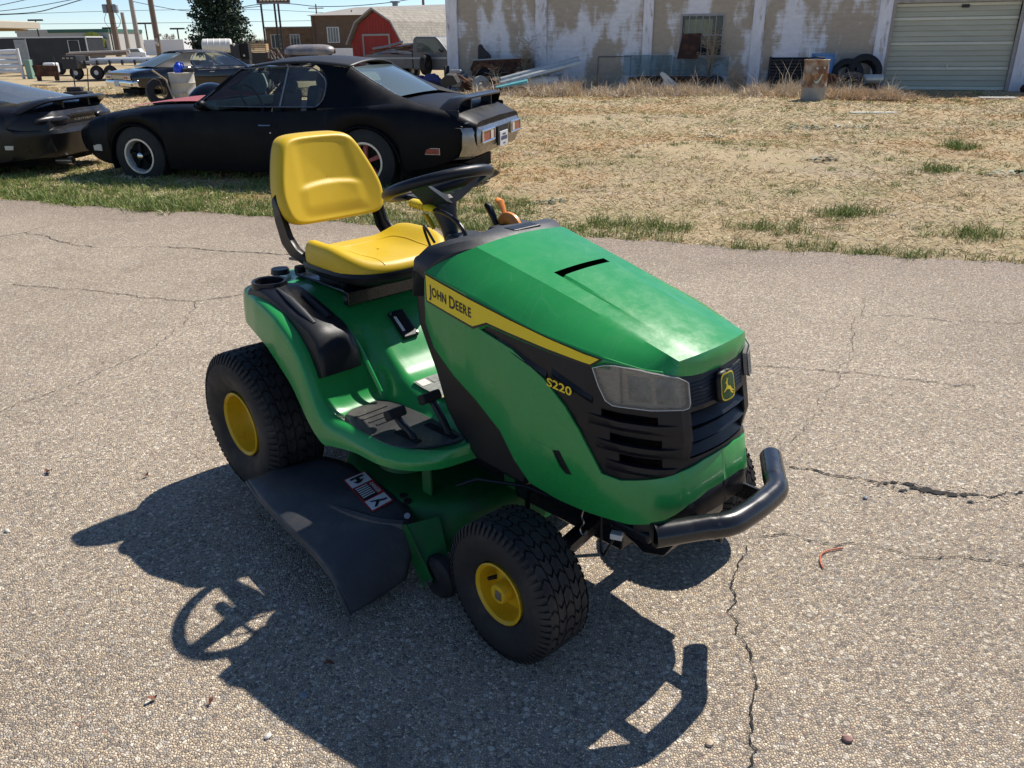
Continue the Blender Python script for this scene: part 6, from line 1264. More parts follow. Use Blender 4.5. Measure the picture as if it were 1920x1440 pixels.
# ---------------------------------------------------------------- black full-size hardtop
def hardtop():
    t = thing('black_hardtop', 'long black two-door hardtop sedan with chrome tail parked behind the coupes', 'car', (-10.78, 27.05, -.12), R(47))
    w = smooth_f([-1.45, -1.3, -.9, 0, 1.5, 3, 3.6, 3.95], [.93, .96, .98, 1.0, .98, .98, .96, .90]); zb = smooth_f([-1.45, -1.2, -.6, .4, 2.6, 3.5, 3.95], [.42, .36, .28, .22, .22, .28, .40])
    zs = smooth_f([-1.45, -1.2, -.5, 0, .45, .9, 2.4, 3.6, 3.95], [.74, .80, .85, .90, .90, .86, .85, .80, .76]); zd = smooth_f([-1.45, -1.2, -.4, .5, 2.3, 3.6, 3.95], [.76, .83, .90, .93, .91, .84, .78])
    car_shell(t, 'car_black_gloss', (-1.45, 3.95), w, zb, zs, zd, [(0, .38, .28), (3.02, .38, .28)])
    rail = [(1.75, .58, 1.27), (1.3, .61, 1.31), (.8, .62, 1.315), (.35, .62, 1.28)]; P = []
    for (x, y, z) in crom(rail, 4): P.append([(x, y * k, z + .05 * (1 - k * k)) for k in np.linspace(1, -1, 11)])
    MB().grid(P).build('roof', 'vinyl_top', t, smooth=True, solid=-.015, auto=0)
    for sg in (1, -1):
        f_ = lambda p: (p[0], p[1] * sg, p[2]); q0 = crom([(.8, .62, 1.315), (.62, .67, 1.18), (.55, .74, 1.02), (.66, .81, .90)], 4); q1 = crom([(.55, .62, 1.30), (.30, .68, 1.16), (.02, .76, 1.0), (-.15, .86, .90)], 4); q2 = crom([(.35, .62, 1.28), (.0, .655, 1.15), (-.32, .69, 1.02), (-.62, .73, .905)], 4)
        MB().grid([[f_(p) for p in q] for q in (q0, q1, q2)]).build('sail_panel', 'vinyl_top', t, smooth=True, auto=0)
        MB().tube([f_(p) for p in ((2.42, .80, .90), (1.80, .60, 1.26), (1.72, .585, 1.28))], .022, 6).build('front_pillar', 'chrome', t, smooth=True)
        MB().tube([f_(p) for p in crom([(2.40, .82, .895), (1.78, .62, 1.26), (1.3, .645, 1.30), (.84, .655, 1.30), (.64, .70, 1.16), (.58, .77, 1.0), (.68, .83, .895)], 4)], .012, 6).build('window_trim', 'chrome', t, smooth=True)
        MB().add([f_(p) for p in ((2.36, .80, .90), (.68, .81, .90), (.57, .75, 1.02), (.64, .68, 1.18), (.82, .635, 1.295), (1.3, .625, 1.305), (1.76, .60, 1.265))], [tuple(range(7))]).build('side_window', 'car_glass', t)
        MB().tube([f_(p) for p in ((2.4, .99, .82), (.6, 1.0, .80))], .008, 5).build('side_trim', 'chrome', t); MB().tube([f_((1.15, .995, .74)), f_((.98, 1.01, .74))], .012, 6).build('door_handle', 'chrome', t)
        car_wheel(t, 0, .80 * sg, .34, .2, .2, 'far'); car_wheel(t, 3.02, .80 * sg, .34, .2, .2, 'far')
        l = MB().box((-1.475, .66 * sg, .64), (.03, .42, .13)).build('tail_lamp_bezel', 'chrome', t, bevel=.02); MB().box((-1.494, .60 * sg, .64), (.02, .22, .08)).build('tail_lamp', 'tail_red', l, bevel=.01); MB().box((-1.494, .79 * sg, .64), (.02, .12, .08)).build('reverse_lamp', 'lamp_clear', l, bevel=.01)
    MB().box((-1.462, 0, .645), (.02, .86, .10)).build('tail_panel', 'dull_chrome', t)
    P = []
    for y in np.linspace(1.0, -1.0, 21): e = max(0, (abs(y) - .75) / .25); bx = -1.52 + .20 * e ** 2; P.append([(bx + .06, y, .575), (bx, y, .56), (bx - .02, y, .50), (bx, y, .40), (bx + .08, y, .36)])
    bo = MB().grid(P).build('rear_bumper', 'chrome', t, smooth=True, solid=.01); MB().box((-1.535, 0, .47), (.02, .32, .15)).build('license_plate', 'plate_white', bo, bevel=.005)
    MB().grid(quad_grid((.35, .57, 1.28), (.35, -.57, 1.28), (-.62, -.68, .91), (-.62, .68, .91), 10, 6, (-.06, 0, .04))).build('back_window', 'back_glass', t, smooth=True, auto=0)
    MB().grid(quad_grid((1.75, .57, 1.27), (1.75, -.57, 1.27), (2.45, -.78, .90), (2.45, .78, .90), 10, 6, (.14, 0, .01))).build('windshield', 'car_glass', t, smooth=True, auto=0)
    for sg in (1, -1): MB().box((1.25, .4 * sg, .88), (.2, .6, .36)).build('front_seat', 'seat_vinyl', t, bevel=.06)
    return t
hardtop()
# ---------------------------------------------------------------- grey pickup loaded with pipes
mat('truck_grey', (.12, .125, .13), rough=.4, var=.2, vscale=4, col2=(.20, .13, .09), mixscale=3, mixlo=.58, mixhi=.7); mat('truck_silver', (.34, .35, .36), rough=.4, metal=.3, var=.1)
def pickup():
    t = thing('grey_pickup', 'old grey pickup truck piled with pipes in front of the red barn', 'pickup truck', (-3.85, 33.3, -.02), R(-25))
    MB().prism([(-1.35, .50), (-1.35, .98), (.72, .98), (.72, .50)], .72, .86).build('bed_side', 'truck_grey', t, bevel=.02); MB().prism([(-1.35, .50), (-1.35, .98), (.72, .98), (.72, .50)], -.86, -.72).build('bed_side', 'truck_grey', t, bevel=.02)
    MB().box2((-1.32, -.72, .50), (.72, .72, .58)).build('bed_floor', 'old_iron', t); MB().box2((-1.40, -.70, .55), (-1.34, .70, .95)).build('tailgate', 'dark_inside', t); MB().box2((-1.55, -.86, .42), (-1.42, .86, .56)).build('rear_bumper', 'truck_silver', t, bevel=.03)
    cab = MB().prism([(.74, .45), (.74, 1.02), (.78, 1.50), (.90, 1.60), (1.75, 1.58), (1.88, 1.48), (2.25, 1.06), (3.65, .98), (3.72, .80), (3.70, .45)], -.86, .86).build('cab', 'truck_grey', t, bevel=.05)
    for sg in (1, -1):
        y = .866 * sg; MB().add([(.95, y, 1.06), (2.05, y, 1.06), (1.78, y, 1.48), (.98, y, 1.50)], [(0, 1, 2, 3)]).build('side_window', 'car_glass', cab); MB().box((1.2, y, .86), (4.9, .012, .06)).build('side_stripe', 'truck_silver', t); MB().box((-1.42, .80 * sg, .78), (.04, .10, .30)).build('tail_lamp', 'tail_red', t, bevel=.01)
        MB().tube([(2.0, .90 * sg, 1.10), (2.0, 1.02 * sg, 1.14)], .05, 8).build('mirror', 'old_iron', t)
        car_wheel(t, -.35, .78 * sg, .36, .24, .2, 'far'); car_wheel(t, 2.95, .78 * sg, .36, .24, .2, 'far')
    MB().add([(.735, -.62, 1.06), (.735, .62, 1.06), (.765, .58, 1.48), (.765, -.58, 1.48)], [(0, 1, 2, 3)]).build('rear_window', 'pane_glass', cab); MB().tube([(.72, -.70, 1.0), (.76, -.66, 1.53), (.76, .66, 1.53), (.72, .70, 1.0)], .035, 6).build('window_surround', 'dark_inside', cab)
    return t
pickup()
q = random.Random(5)
for k in range(16):
    a = Vector((q.uniform(-1.5, -1.0), q.uniform(-.7, .7), .98 + q.uniform(0, .22))); b = a + Vector((q.uniform(1.2, 2.0), q.uniform(-.5, .5), q.uniform(-.02, .28)))
    o = MB().tube(crom([a, a.lerp(b, .5) + Vector((0, 0, q.uniform(-.03, .08))), b], 4), q.uniform(.025, .05), 6).build('exhaust_pipe', ('galvanized', 'dull_chrome', 'rust', 'grey_metal')[k % 4], smooth=True); o.location = (-3.85, 33.3, -.02); o.rotation_euler = (0, 0, R(-25)); tag(o, 'bent metal pipe in the tangle piled on the grey pickup bed', 'pipe', 'pipes piled on the pickup')
o = MB().lathe([(.18, -.10), (.34, -.10), (.37, 0), (.34, .10), (.18, .10)], 28, 'y', closed=True).build('spare_tyre', 'black_tyre', smooth=True, auto=60); o.location = (-3.0, 31.6, .62); o.rotation_euler = (0, 0, R(70)); tag(o, 'black tyre standing beside the grey pickup bed', 'tyre')
# ================================================================ far background
mat('brick_tan', (.26, .165, .095), rough=.9, var=.2, vscale=1.5, col2=(.18, .12, .08), mixscale=1.2, stretch=(1, 1, 3)); mat('brick_dark', (.14, .095, .065), rough=.9, var=.25, vscale=2, stretch=(1, 1, 3))
mat('roof_grey', (.30, .28, .25), rough=.8, var=.15, vscale=.7); mat('barn_red', (.30, .035, .028), rough=.8, var=.15, vscale=2, stretch=(4, 4, .5)); mat('trim_grey', (.32, .30, .28), rough=.85, var=.15)
mat('beige_wall', (.52, .47, .38), rough=.8, var=.06); mat('soffit', (.30, .22, .10), rough=.8, var=.1); mat('trailer_black', (.018, .020, .024), rough=.5, var=.3, vscale=1.5); mat('white_trim', (.62, .62, .62), rough=.5, var=.08); mat('white_panel', (.72, .73, .75), rough=.6, var=.05)
mat('pole_wood', (.20, .145, .11), rough=.9, var=.2, vscale=3, stretch=(3, 3, .3)); mat('pole_pale', (.36, .32, .28), rough=.9, var=.15); mat('util_green', (.20, .34, .27), rough=.7, var=.1); mat('store_wall', (.42, .42, .40), rough=.8, var=.1); mat('store_green', (.05, .13, .10), rough=.7, var=.1); mat('asphalt_far', (.20, .19, .18), rough=.9, var=.1)
mat('needle', (.018, .040, .022), rough=.7, var=.35, vscale=2.2); mat('needle_light', (.045, .085, .045), rough=.7, var=.3, vscale=2.5); mat('bark', (.07, .05, .04), rough=.95, var=.3, vscale=5); mat('bare_wood', (.20, .15, .13), rough=.95, var=.25, vscale=.3); mat('willow', (.30, .34, .08), rough=.8, var=.2); mat('tank_white', (.70, .68, .62), rough=.5, var=.06); mat('pine_wood', (.52, .36, .20), rough=.8, var=.2, vscale=8); mat('hull_grey', (.16, .16, .17), rough=.4, var=.3, vscale=3, col2=(.30, .25, .22), mixscale=2); mat('sign_board', (.10, .06, .04), rough=.6, var=.2); mat('sign_letter', (.62, .56, .42), rough=.6, var=.1); mat('wire_black', (.02, .02, .022), rough=.6, var=0); mat('suv_white', (.70, .71, .72), rough=.3, var=.03); glass_mat('far_glass', (.30, .36, .38), alpha_mix=.55)
def shingle_material():
    m = bpy.data.materials.new('shingles'); m.use_nodes = True; nt = m.node_tree; b = nt.nodes['Principled BSDF']; tc = nd(nt, 'ShaderNodeTexCoord'); mp = nd(nt, 'ShaderNodeMapping'); mp.inputs['Rotation'].default_value = (R(90), 0, 0); nt.links.new(tc.outputs['Object'], mp.inputs[0])
    k = nd(nt, 'ShaderNodeTexBrick'); k.inputs['Scale'].default_value = 3.2; k.inputs['Color1'].default_value = (.36, .33, .27, 1); k.inputs['Color2'].default_value = (.25, .225, .19, 1); k.inputs['Mortar'].default_value = (.14, .125, .11, 1); k.inputs['Mortar Size'].default_value = .02; k.inputs['Row Height'].default_value = .42; nt.links.new(mp.outputs[0], k.inputs['Vector']); nt.links.new(k.outputs[0], b.inputs['Base Color']); b.inputs['Roughness'].default_value = .9; MATS['shingles'] = m
shingle_material()
# red barn
t = thing('red_barn', 'small red barn with gambrel shingle roof left of the old building', 'barn', (-7.2, 48, 0), R(60))          # x along the ridge
gab = [(-1.75, 0), (-1.75, 1.42), (-1.15, 2.30), (0, 2.95), (1.15, 2.30), (1.75, 1.42), (1.75, 0)]
MB().prism([(y, z) for y, z in gab], 0, 8, 'x').build('wall', 'barn_red', t)
for k in range(17): y = -1.6 + .2 * k; zt = float(np.interp(y, [-1.75, -1.15, 0, 1.15, 1.75], [1.42, 2.30, 2.95, 2.30, 1.42])) - .06; MB().box2((-.012, y - .012, .05), (-.001, y + .012, zt)).build('batten', 'barn_red', t)
rf = [(-1.95, 1.25), (-1.22, 2.38), (0, 3.05), (1.22, 2.38), (1.95, 1.25)]
for a, b in zip(rf[:-1], rf[1:]): MB().hexa([(-.25, a[0], a[1]), (8.2, a[0], a[1]), (8.2, b[0], b[1]), (-.25, b[0], b[1]), (-.25, a[0], a[1] + .06), (8.2, a[0], a[1] + .06), (8.2, b[0], b[1] + .06), (-.25, b[0], b[1] + .06)]).build('roof_slope', 'shingles', t); MB().tube([(-.27, a[0], a[1] + .02), (-.27, b[0], b[1] + .02)], .05, 6).build('barge_board', 'trim_grey', t)
dr = MB().box2((-.03, -.85, 0), (-.002, .85, 1.70)).build('barn_door', 'barn_red', t); MB().box2((-.06, -.95, 1.70), (-.003, .95, 1.80)).box2((-.06, -.95, 0), (-.003, -.86, 1.70)).box2((-.06, .86, 0), (-.003, .95, 1.70)).build('door_trim', 'trim_grey', dr)
# brick buildings
def brick_bld(name, label, loc, L_, D_, H_, m, wins, roofm='roof_grey', flat=True):
    t = thing(name, label, 'building', loc); MB().box2((0, 0, 0), (L_, D_, H_)).build('wall', m, t)
    if flat: MB().box2((-.1, -.1, H_), (L_ + .1, D_, H_ + .10)).build('roof', 'trim_grey', t)
    for (x0, x1, z0, z1, n) in wins:
        w = MB().box2((x0 - .06, -.05, z0 - .06), (x1 + .06, -.002, z1 + .06)).build('window', 'white_trim', t)
        for k in range(n): a = x0 + (x1 - x0) * k / n + .03; b = x0 + (x1 - x0) * (k + 1) / n - .03; MB().box2((a, -.07, z0), (b, -.052, z1)).build('pane', 'far_glass', w)
    return t
brick_bld('brick_annex', 'low tan brick building with two white windows behind the sign', (-20.7, 75, 0), 4.2, 8, 2.55, 'brick_tan', [(.45, 1.35, 1.0, 2.0, 3), (2.1, 2.85, 1.15, 2.0, 3)])
t = brick_bld('brick_hall', 'tall brown brick building with low-pitched grey roof behind the barn', (-15.6, 70, 0), 14, 12, 3.35, 'brick_dark', [(1.25, 2.1, 1.4, 2.45, 4)], flat=False)
MB().hexa([(-.3, -.3, 3.35), (14, -.3, 3.35), (14, 12, 3.35), (-.3, 12, 3.35), (3.0, 4, 4.05), (14, 4, 4.25), (14, 10, 4.25), (3.0, 10, 4.05)]).build('roof', 'roof_grey', t); MB().box2((11.3, 2, 3.4), (12.6, 4, 4.0)).build('gable', 'brick_tan', t); MB().hexa([(11.1, 1.9, 3.75), (12.8, 1.9, 3.95), (12.8, 4.2, 3.95), (11.1, 4.2, 3.75), (11.1, 1.9, 3.85), (12.8, 1.9, 4.10), (12.8, 4.2, 4.10), (11.1, 4.2, 3.85)]).build('gable_roof', 'trim_grey', t)
MB().box2((5.95, 4.5, 4.0), (6.35, 5.2, 4.38)).box2((5.8, 4.3, 4.38), (6.5, 5.4, 4.50)).build('roof_vent', 'grey_metal', t, bevel=.02); MB().tube([(.15, -.08, .1), (.15, -.08, 3.3)], .07, 6).build('downpipe', 'brick_dark', t); MB().cyl((3.1, 1, 3.4), (3.1, 1, 3.75), .06).build('roof_pipe', 'grey_metal', t)
o = MB().box2((0, 0, .0), (1.9, .12, 1.0)).build('white_wall', 'white_panel', bevel=.02); o.location = (-12.15, 60, 0); tag(o, 'low white wall between the brick hall and the red barn', 'wall')
# sign on poles
t = thing('pole_sign', 'dark billboard sign on three tall poles beside the spruce', 'sign', (-17.1, 65, 0)); MB().box2((-1.15, -.12, 4.08), (1.22, .12, 5.2)).build('board', 'sign_board', t, bevel=.02); MB().tube([(-1.16, -.14, 4.07), (1.23, -.14, 4.07), (1.23, -.14, 5.21), (-1.16, -.14, 5.21)], .05, 6, closed=True).build('frame', 'grey_metal', t)
for k in range(8): MB().box2((-.95 + .26 * k, -.14, 4.20), (-.78 + .26 * k, -.122, 4.62)).build('letter', 'sign_letter', t)
for x in (-.93, .05, .33): MB().tube([(x, 0, 0), (x, 0, 4.1)], .075 if x else .09, 8).build('pole', 'old_iron', t)
# spruce
def spruce():
    t = thing('spruce_tree', 'dense dark green spruce tree rising above the far yard', 'tree', (-22.9, 70, 0)); q = random.Random(3); MB().tube([(0, 0, 0), (0, 0, 10.5)], .2, 8, rs=[.24, .03]).build('trunk', 'bark', t)
    mbs = [MB(), MB()]
    for k in range(900):
        z = .75 + 9.6 * (k / 900) ** 1.05; Rr = 2.95 * (1 - z / 11.2) ** .72 * (1 if z > 1.5 else .85) * q.uniform(.72, 1.08); a = q.uniform(0, 6.283); u = Vector((math.cos(a), math.sin(a), 0)); v = Vector((-math.sin(a), math.cos(a), 0))
        for j in range(34):
            s = q.uniform(.18, 1.0); c = u * Rr * s + Vector((0, 0, z - .35 * s * s * Rr * .35 + .1 * s)) + v * q.gauss(0, .16 * (1.2 - .4 * s)) + Vector((0, 0, q.gauss(0, .09))); l = q.uniform(.10, .22); d = (u * q.uniform(.2, 1) + v * q.uniform(-.9, .9) + Vector((0, 0, q.uniform(-.7, .2)))).normalized(); w_ = d.cross(Vector((q.gauss(0, 1), q.gauss(0, 1), q.gauss(0, 1)))).normalized() * l * .30
            mbs[1 if q.random() < .35 else 0].add([c - w_, c + d * l * .5 - w_ * 1.3, c + d * l, c + d * l * .5 + w_ * 1.3, c + w_], [(0, 1, 2, 3, 4)])
    for mb, m in zip(mbs, ('needle', 'needle_light')): o = mb.build('crown', m, t, weld=False); o['kind'] = 'stuff'
spruce()
# far leafless trees, each with its trunk and twigs
def bare_tree(x, y, h, k, label, m='bare_wood'):
    t = thing('bare_tree', label, 'tree', (x, y, 0), group='bare trees on the horizon'); q = random.Random(k); MB().tube([(0, 0, 0), (.1, 0, h * .4)], h * .03, 5, rs=[h * .035, h * .018]).build('trunk', m, t); mb = MB()
    def br(p, d, l, r, n):
        e = p + d * l; mb.tube([p, e], r, 3, rs=[r, r * .6], caps=False)
        if n:
            for i in range(4 if n > 1 else 5): br(p + d * l * q.uniform(.5, 1), (d + Vector((q.gauss(0, .55), q.gauss(0, .55), q.gauss(.12, .3)))).normalized(), l * q.uniform(.55, .8), r * .62, n - 1)
    for i in range(4): br(Vector((.1, 0, h * .32 + .04 * i * h)), Vector((q.gauss(0, .5), q.gauss(0, .5), 1)).normalized(), h * .26, h * .014, 3)
    o = mb.build('crown', m, t, weld=False); o['kind'] = 'stuff'; return t
for k, (x, y, h, lb) in enumerate(((-112, 250, 4.2, 'bare brown tree just right of the green-roofed store'), (-104, 245, 3.6, 'bare brown tree behind the first utility pole'), (-98, 250, 4.6, 'bare brown tree between the first two utility poles'), (-92, 240, 4.4, 'bare tree left of the second lamp post'), (-88, 250, 4.8, 'bare tree right of the second utility pole'), (-81, 245, 4.0, 'bare reddish tree above the white box trailer'), (-76, 250, 4.8, 'bare reddish tree left of the third lamp post'), (-71, 245, 4.2, 'bare reddish tree right of the third lamp post'), (-66, 250, 4.0, 'bare tree just left of the spruce'), (-118, 255, 3.8, 'bare tree in front of the green-roofed store'))): bare_tree(x, y, h, k, lb)
x = rng.uniform(-130, -40, 14000); n = len(x); blades('hedgerow', 'straw_blades', x, 262 + rng.normal(0, 4, n), np.zeros(n), rng.uniform(.8, 3.0, n), rng.uniform(.10, .28, n), np.abs(rng.normal(.25, .25, n)), rng.uniform(0, 6.28, n), np.array([[.19, .14, .12], [.15, .12, .09], [.20, .16, .10]])[rng.integers(0, 3, n)], 'far brown line of leafless brush along the horizon', 'brush')
t = thing('willow_tree', 'yellow-green bushy tree in front of the far store', 'tree', (-94.8, 200, 0)); MB().tube([(0, 0, 0), (0, 0, 2)], .3, 6).build('trunk', 'bark', t); mb = MB(); q = random.Random(9)
for k in range(2600):
    a, b = q.uniform(0, 6.283), q.uniform(-.5, 1.5); r = 2.6 * q.uniform(.4, 1) ** .5; c = Vector((r * math.cos(a) * math.cos(b) * .95, r * math.sin(a) * math.cos(b), 1.9 + 2.0 * math.sin(b))); d = Vector((q.gauss(0, 1), q.gauss(0, 1), q.gauss(-.3, 1))).normalized() * .3; w_ = d.cross(Vector((0, 1, .2))).normalized() * .1; mb.add([c - w_, c + d, c + w_], [(0, 1, 2)])
o = mb.build('crown', 'willow', t, weld=False); o['kind'] = 'stuff'
# far store
t = thing('far_store', 'long low store with dark green roof band on the horizon', 'building', (-123, 220, 0)); MB().box2((0, 0, 0), (23, 20, 4.2)).build('wall', 'store_wall', t); MB().box2((8, -.3, 4.2), (23.2, 20, 5.0)).build('roof_band', 'store_green', t); MB().box2((-.2, -.2, 4.2), (8, 20, 5.0)).build('roof_band', 'store_wall', t); MB().hexa([(18, -4, 2.6), (22.5, -4, 2.6), (22.5, 0, 2.6), (18, 0, 2.6), (19.6, -4, 3.7), (20.8, -4, 3.7), (20.8, 0, 3.7), (19.6, 0, 3.7)]).build('porch_roof', 'store_green', t)
for x in (18.4, 20.2, 22.1): MB().box2((x - .2, -3.9, 0), (x + .2, -3.5, 2.6)).build('porch_post', 'store_wall', t)
for k in range(3): MB().box2((18.2 + 1.4 * k, -.08, .6), (19.2 + 1.4 * k, -.01, 2.2)).build('window', 'far_glass', t)
# utility poles
def pole(x, y, h, r, label, m='pole_wood', arm=True, gear=0):
    t = thing('utility_pole', label, 'utility pole', (x, y, 0), group='wooden utility poles'); MB().tube([(0, 0, 0), (0, 0, h)], r, 10, rs=[r, r * .7]).build('pole', m, t, smooth=True)
    if arm: MB().box((0, -.1, h - .6), (2.4, .12, .14)).build('cross_arm', m, t)
    if gear == 1:
        for sx in (-1, 1): MB().lathe([(0, 0), (.34, 0), (.34, .9), (.28, .98), (0, 1.0)], 14, 'z', (.62 * sx, 0, 5.0)).build('transformer', 'grey_metal', t, smooth=True, auto=40); MB().tube(crom([(.62 * sx, 0, 5.0), (1.0 * sx, 0, 4.2), (.7 * sx, 0, 3.5), (.3 * sx, 0, 3.3)], 4), .03, 5).build('drop_wire', 'wire_black', t)
    if gear == 2:
        MB().box((.0, -.20, 1.55), (.20, .16, .5)).build('meter_box', 'pole_pale', t, bevel=.02); MB().cyl((0, -.28, 1.50), (0, -.34, 1.50), .09).build('meter', 'white_trim', t); MB().tube([(-.10, -.19, 1.7), (-.12, -.16, h)], .035, 6).build('conduit', 'pole_pale', t); MB().box((.28, -.02, 1.98), (.16, .16, .18)).build('junction_box', 'white_trim', t)
    return t
pole(-49.2, 110, 11, .38, 'utility pole with two transformers, left of three', gear=1); pole(-48.5, 111.5, 5.1, .30, 'short pale pole stub beside the transformer pole', 'pole_pale', arm=False); pole(-38.03, 90, 10, .26, 'thin pale utility pole, middle of three', 'pole_pale', gear=0); pole(-24.02, 60, 9, .19, 'thick dark utility pole with meter box behind the hardtop', gear=2); pole(-30.2, 140, 6.9, .14, 'small far utility pole above the brick hall roof'); pole(-14.2, 150, 8.6, .3, 'thin far pole rising behind the brick hall roof, near the old building', arm=False)
def lamp(x, y, h, label):
    t = thing('parking_lamp', label, 'lamp post', (x, y, 0), group='far parking lot lamps'); MB().tube([(0, 0, 0), (0, 0, h)], .13, 6).build('post', 'old_iron', t); MB().box((0, 0, h), (2.6, .5, .28)).build('lamp_head', 'old_iron', t, bevel=.04)
lamp(-85.5, 160, 5.6, 'lamp post above the black trailer, leftmost of the far lamps'); lamp(-65.8, 160, 4.85, 'lamp post between the middle and thick utility poles'); lamp(-60.1, 160, 3.9, 'lamp post just left of the spruce'); lamp(-72.35, 160, 4.15, 'lamp post right behind the transformer pole')
# wires
def wire(pts, y, label, r=.022):
    o = MB().tube(crom([(x, y, z) for x, z in pts], 6), r, 5).build('power_line', 'wire_black', smooth=True); tag(o, label, 'power line', 'power lines across the sky')
wire([(-40, 3.2), (-36.47, 3.57), (-34.21, 3.94), (-32.52, 4.24), (-30.81, 4.61), (-24.0, 6.6)], 60, 'power line, highest of three at the top left corner'); wire([(-40, 3.4), (-36.49, 3.5), (-34.3, 3.61), (-32.08, 3.85), (-29.65, 4.21), (-27.6, 4.58), (-24.0, 5.5)], 60.3, 'power line, middle of three at the top left corner'); wire([(-40, 3.5), (-36.52, 3.41), (-34.35, 3.41), (-32.16, 3.52), (-30.64, 3.83), (-29.12, 4.2), (-27.98, 4.48), (-24, 5.6)], 60.6, 'sagging power line, lowest of three at the top left corner', .03)
wire([(-38.05, 5.43), (-35.19, 4.86), (-32.82, 4.49), (-29.85, 4.45), (-25, 4.8)], 90, 'power line from the middle utility pole into the spruce', .03); wire([(-27.11, 4.72), (-25.02, 4.99), (-22.2, 5.01), (-19.26, 4.73), (-15.75, 4.74), (-12.49, 4.95), (-10.31, 5.21), (-8.13, 5.58)], 90, 'sagging power line above the brick buildings', .035); wire([(-62, 4.5), (-45.19, 4.87), (-28.35, 4.84), (-15.18, 4.04)], 100, 'thin far power line behind the sign poles'); wire([(-60, 3.7), (-42.42, 3.63), (-28.51, 3.64), (-18, 3.68)], 101, 'thin far power line lowest behind the sign poles')
# canopy at the left edge
t = thing('canopy_roof', 'beige canopy roof corner at the top left edge', 'canopy', (-27.4, 48, 0)); MB().hexa([(-6, -3, 2.28), (.35, -1.2, 2.30), (.35, 3, 2.30), (-6, 5, 2.28), (-6, -3, 3.0), (.38, -1.3, 2.66), (.38, 3, 2.66), (-6, 5, 3.0)]).build('fascia', 'beige_wall', t, bevel=.03); MB().box2((-6, -1.0, 2.20), (-.4, 3, 2.28)).build('soffit', 'soffit', t)
for x in (-5.4, -2.2): MB().box2((x, 1, 0), (x + .25, 1.25, 2.2)).build('post', 'beige_wall', t)
# black enclosed trailer
t = thing('black_trailer', 'black enclosed cargo trailer with white roof trim at the far left', 'trailer', (-25.7, 44, 0), R(2)); MB().box2((0, 0, .45), (4.42, 2, 1.76)).build('box', 'trailer_black', t, bevel=.02); MB().box2((-.02, -.03, 1.765), (4.45, 2, 1.83)).build('roof_trim', 'white_trim', t); MB().box2((4.40, -.025, .45), (4.45, -.003, 1.762)).build('corner_trim', 'white_trim', t); d = MB().box2((3.55, -.02, .62), (4.02, -.003, 1.60)).build('door', 'trailer_black', t); MB().tube([(3.52, -.03, .6), (3.52, -.03, 1.64), (4.06, -.03, 1.64), (4.06, -.03, .6)], .022, 5).build('door_frame', 'white_trim', d); MB().box2((.85, -.015, .5), (1.42, -.002, 1.70)).build('side_door', 'grey_metal', t); MB().tube([(1.45, -.02, .5), (1.45, -.02, 1.75)], .025, 5).build('door_post', 'white_trim', t)
for x in (2.0, 2.75): MB().lathe([(0, -.12), (.30, -.12), (.33, 0), (.30, .12), (0, .12)], 20, 'y', (x, .1, .33)).build('wheel', 'black_tyre', t, smooth=True)
t = thing('white_fence_panel', 'warped white metal fence panel at the left edge', 'fence', (-23.5, 40, 0))
for k in range(5): P = []; [P.append([(x, .02 * math.sin(x * 5 + k), .26 + .205 * k + .012 * math.sin(x * 6 + 2 * k)), (x, -.03 + .02 * math.sin(x * 5 + k), .36 + .205 * k), (x, .02 * math.sin(x * 5 + k), .455 + .205 * k + .012 * math.sin(x * 6 + 2 * k + 2))]) for x in np.linspace(-.6, .95, 14)]; MB().grid(P).build('slat', 'white_panel', t, smooth=True, solid=.01)
MB().box2((.95, -.05, 0), (1.05, .05, 1.32)).build('post', 'white_trim', t, bevel=.01)
o = MB().box2((0, 0, 0), (.26, .3, .82)).build('utility_cabinet', 'util_green', bevel=.02); o.location = (-22.35, 40, 0); tag(o, 'pale green utility cabinet beside the white fence panel', 'cabinet')
# rusty loader bucket
t = thing('rusty_bucket', 'dark rusty loader bucket standing on the dry grass at the far left', 'loader bucket', (-18.2, 34, 0)); MB().prism([(-.50, .72), (.50, .70), (.48, .30), (.46, .14), (.30, .14), (.28, .34), (-.22, .36), (-.24, .14), (-.40, .14), (-.44, .34)], -.03, .03).build('plate', 'rust_dark', t, bevel=.015); MB().tube([(.46, 0, .4), (.40, .02, 1.02)], .02, 6).build('post', 'old_iron', t); MB().box2((-.50, .03, .30), (.48, .35, .36)).build('floor', 'rust_dark', t); MB().tube([(-.46, 0, .6), (-.42, 0, .95)], .02, 6).build('post', 'old_iron', t)
# flatbed trailer with beams, dump box, logs
t = thing('flatbed_trailer', 'grey flatbed trailer with dual wheels loaded with white beams', 'trailer', (-18.7, 38, 0)); MB().box2((-.2, 0, .66), (4.2, 1.8, .76)).build('deck', 'grey_metal', t, bevel=.02)
for x in (-.30, .60, 1.2): w_ = MB().lathe([(.10, -.1), (.27, -.1), (.30, 0), (.27, .1), (.10, .1)], 22, 'y', (x, .0, .30), closed=True).build('wheel', 'black_tyre', t, smooth=True); MB().lathe([(0, -.08), (.15, -.1)], 18, 'y', (x, 0, .30)).build('hub', 'white_trim', w_)
for k in range(7): MB().box2((.1 + .55 * k, -.05, .60), (.18 + .55 * k, .0, .80)).build('stake', 'old_iron', t)
for k in range(3): o = MB().box2((0, 0, 0), (3.4, .22, .10)).build('white_beam', 'white_panel', bevel=.01); o.location = (-18.4 + .2 * k, 38.1 + .3 * k, .765 + .02 * k); tag(o, ('front white beam lying on the flatbed trailer', 'middle white beam lying on the flatbed trailer', 'rear white beam lying on the flatbed trailer')[k], 'beam', 'white beams on the flatbed')
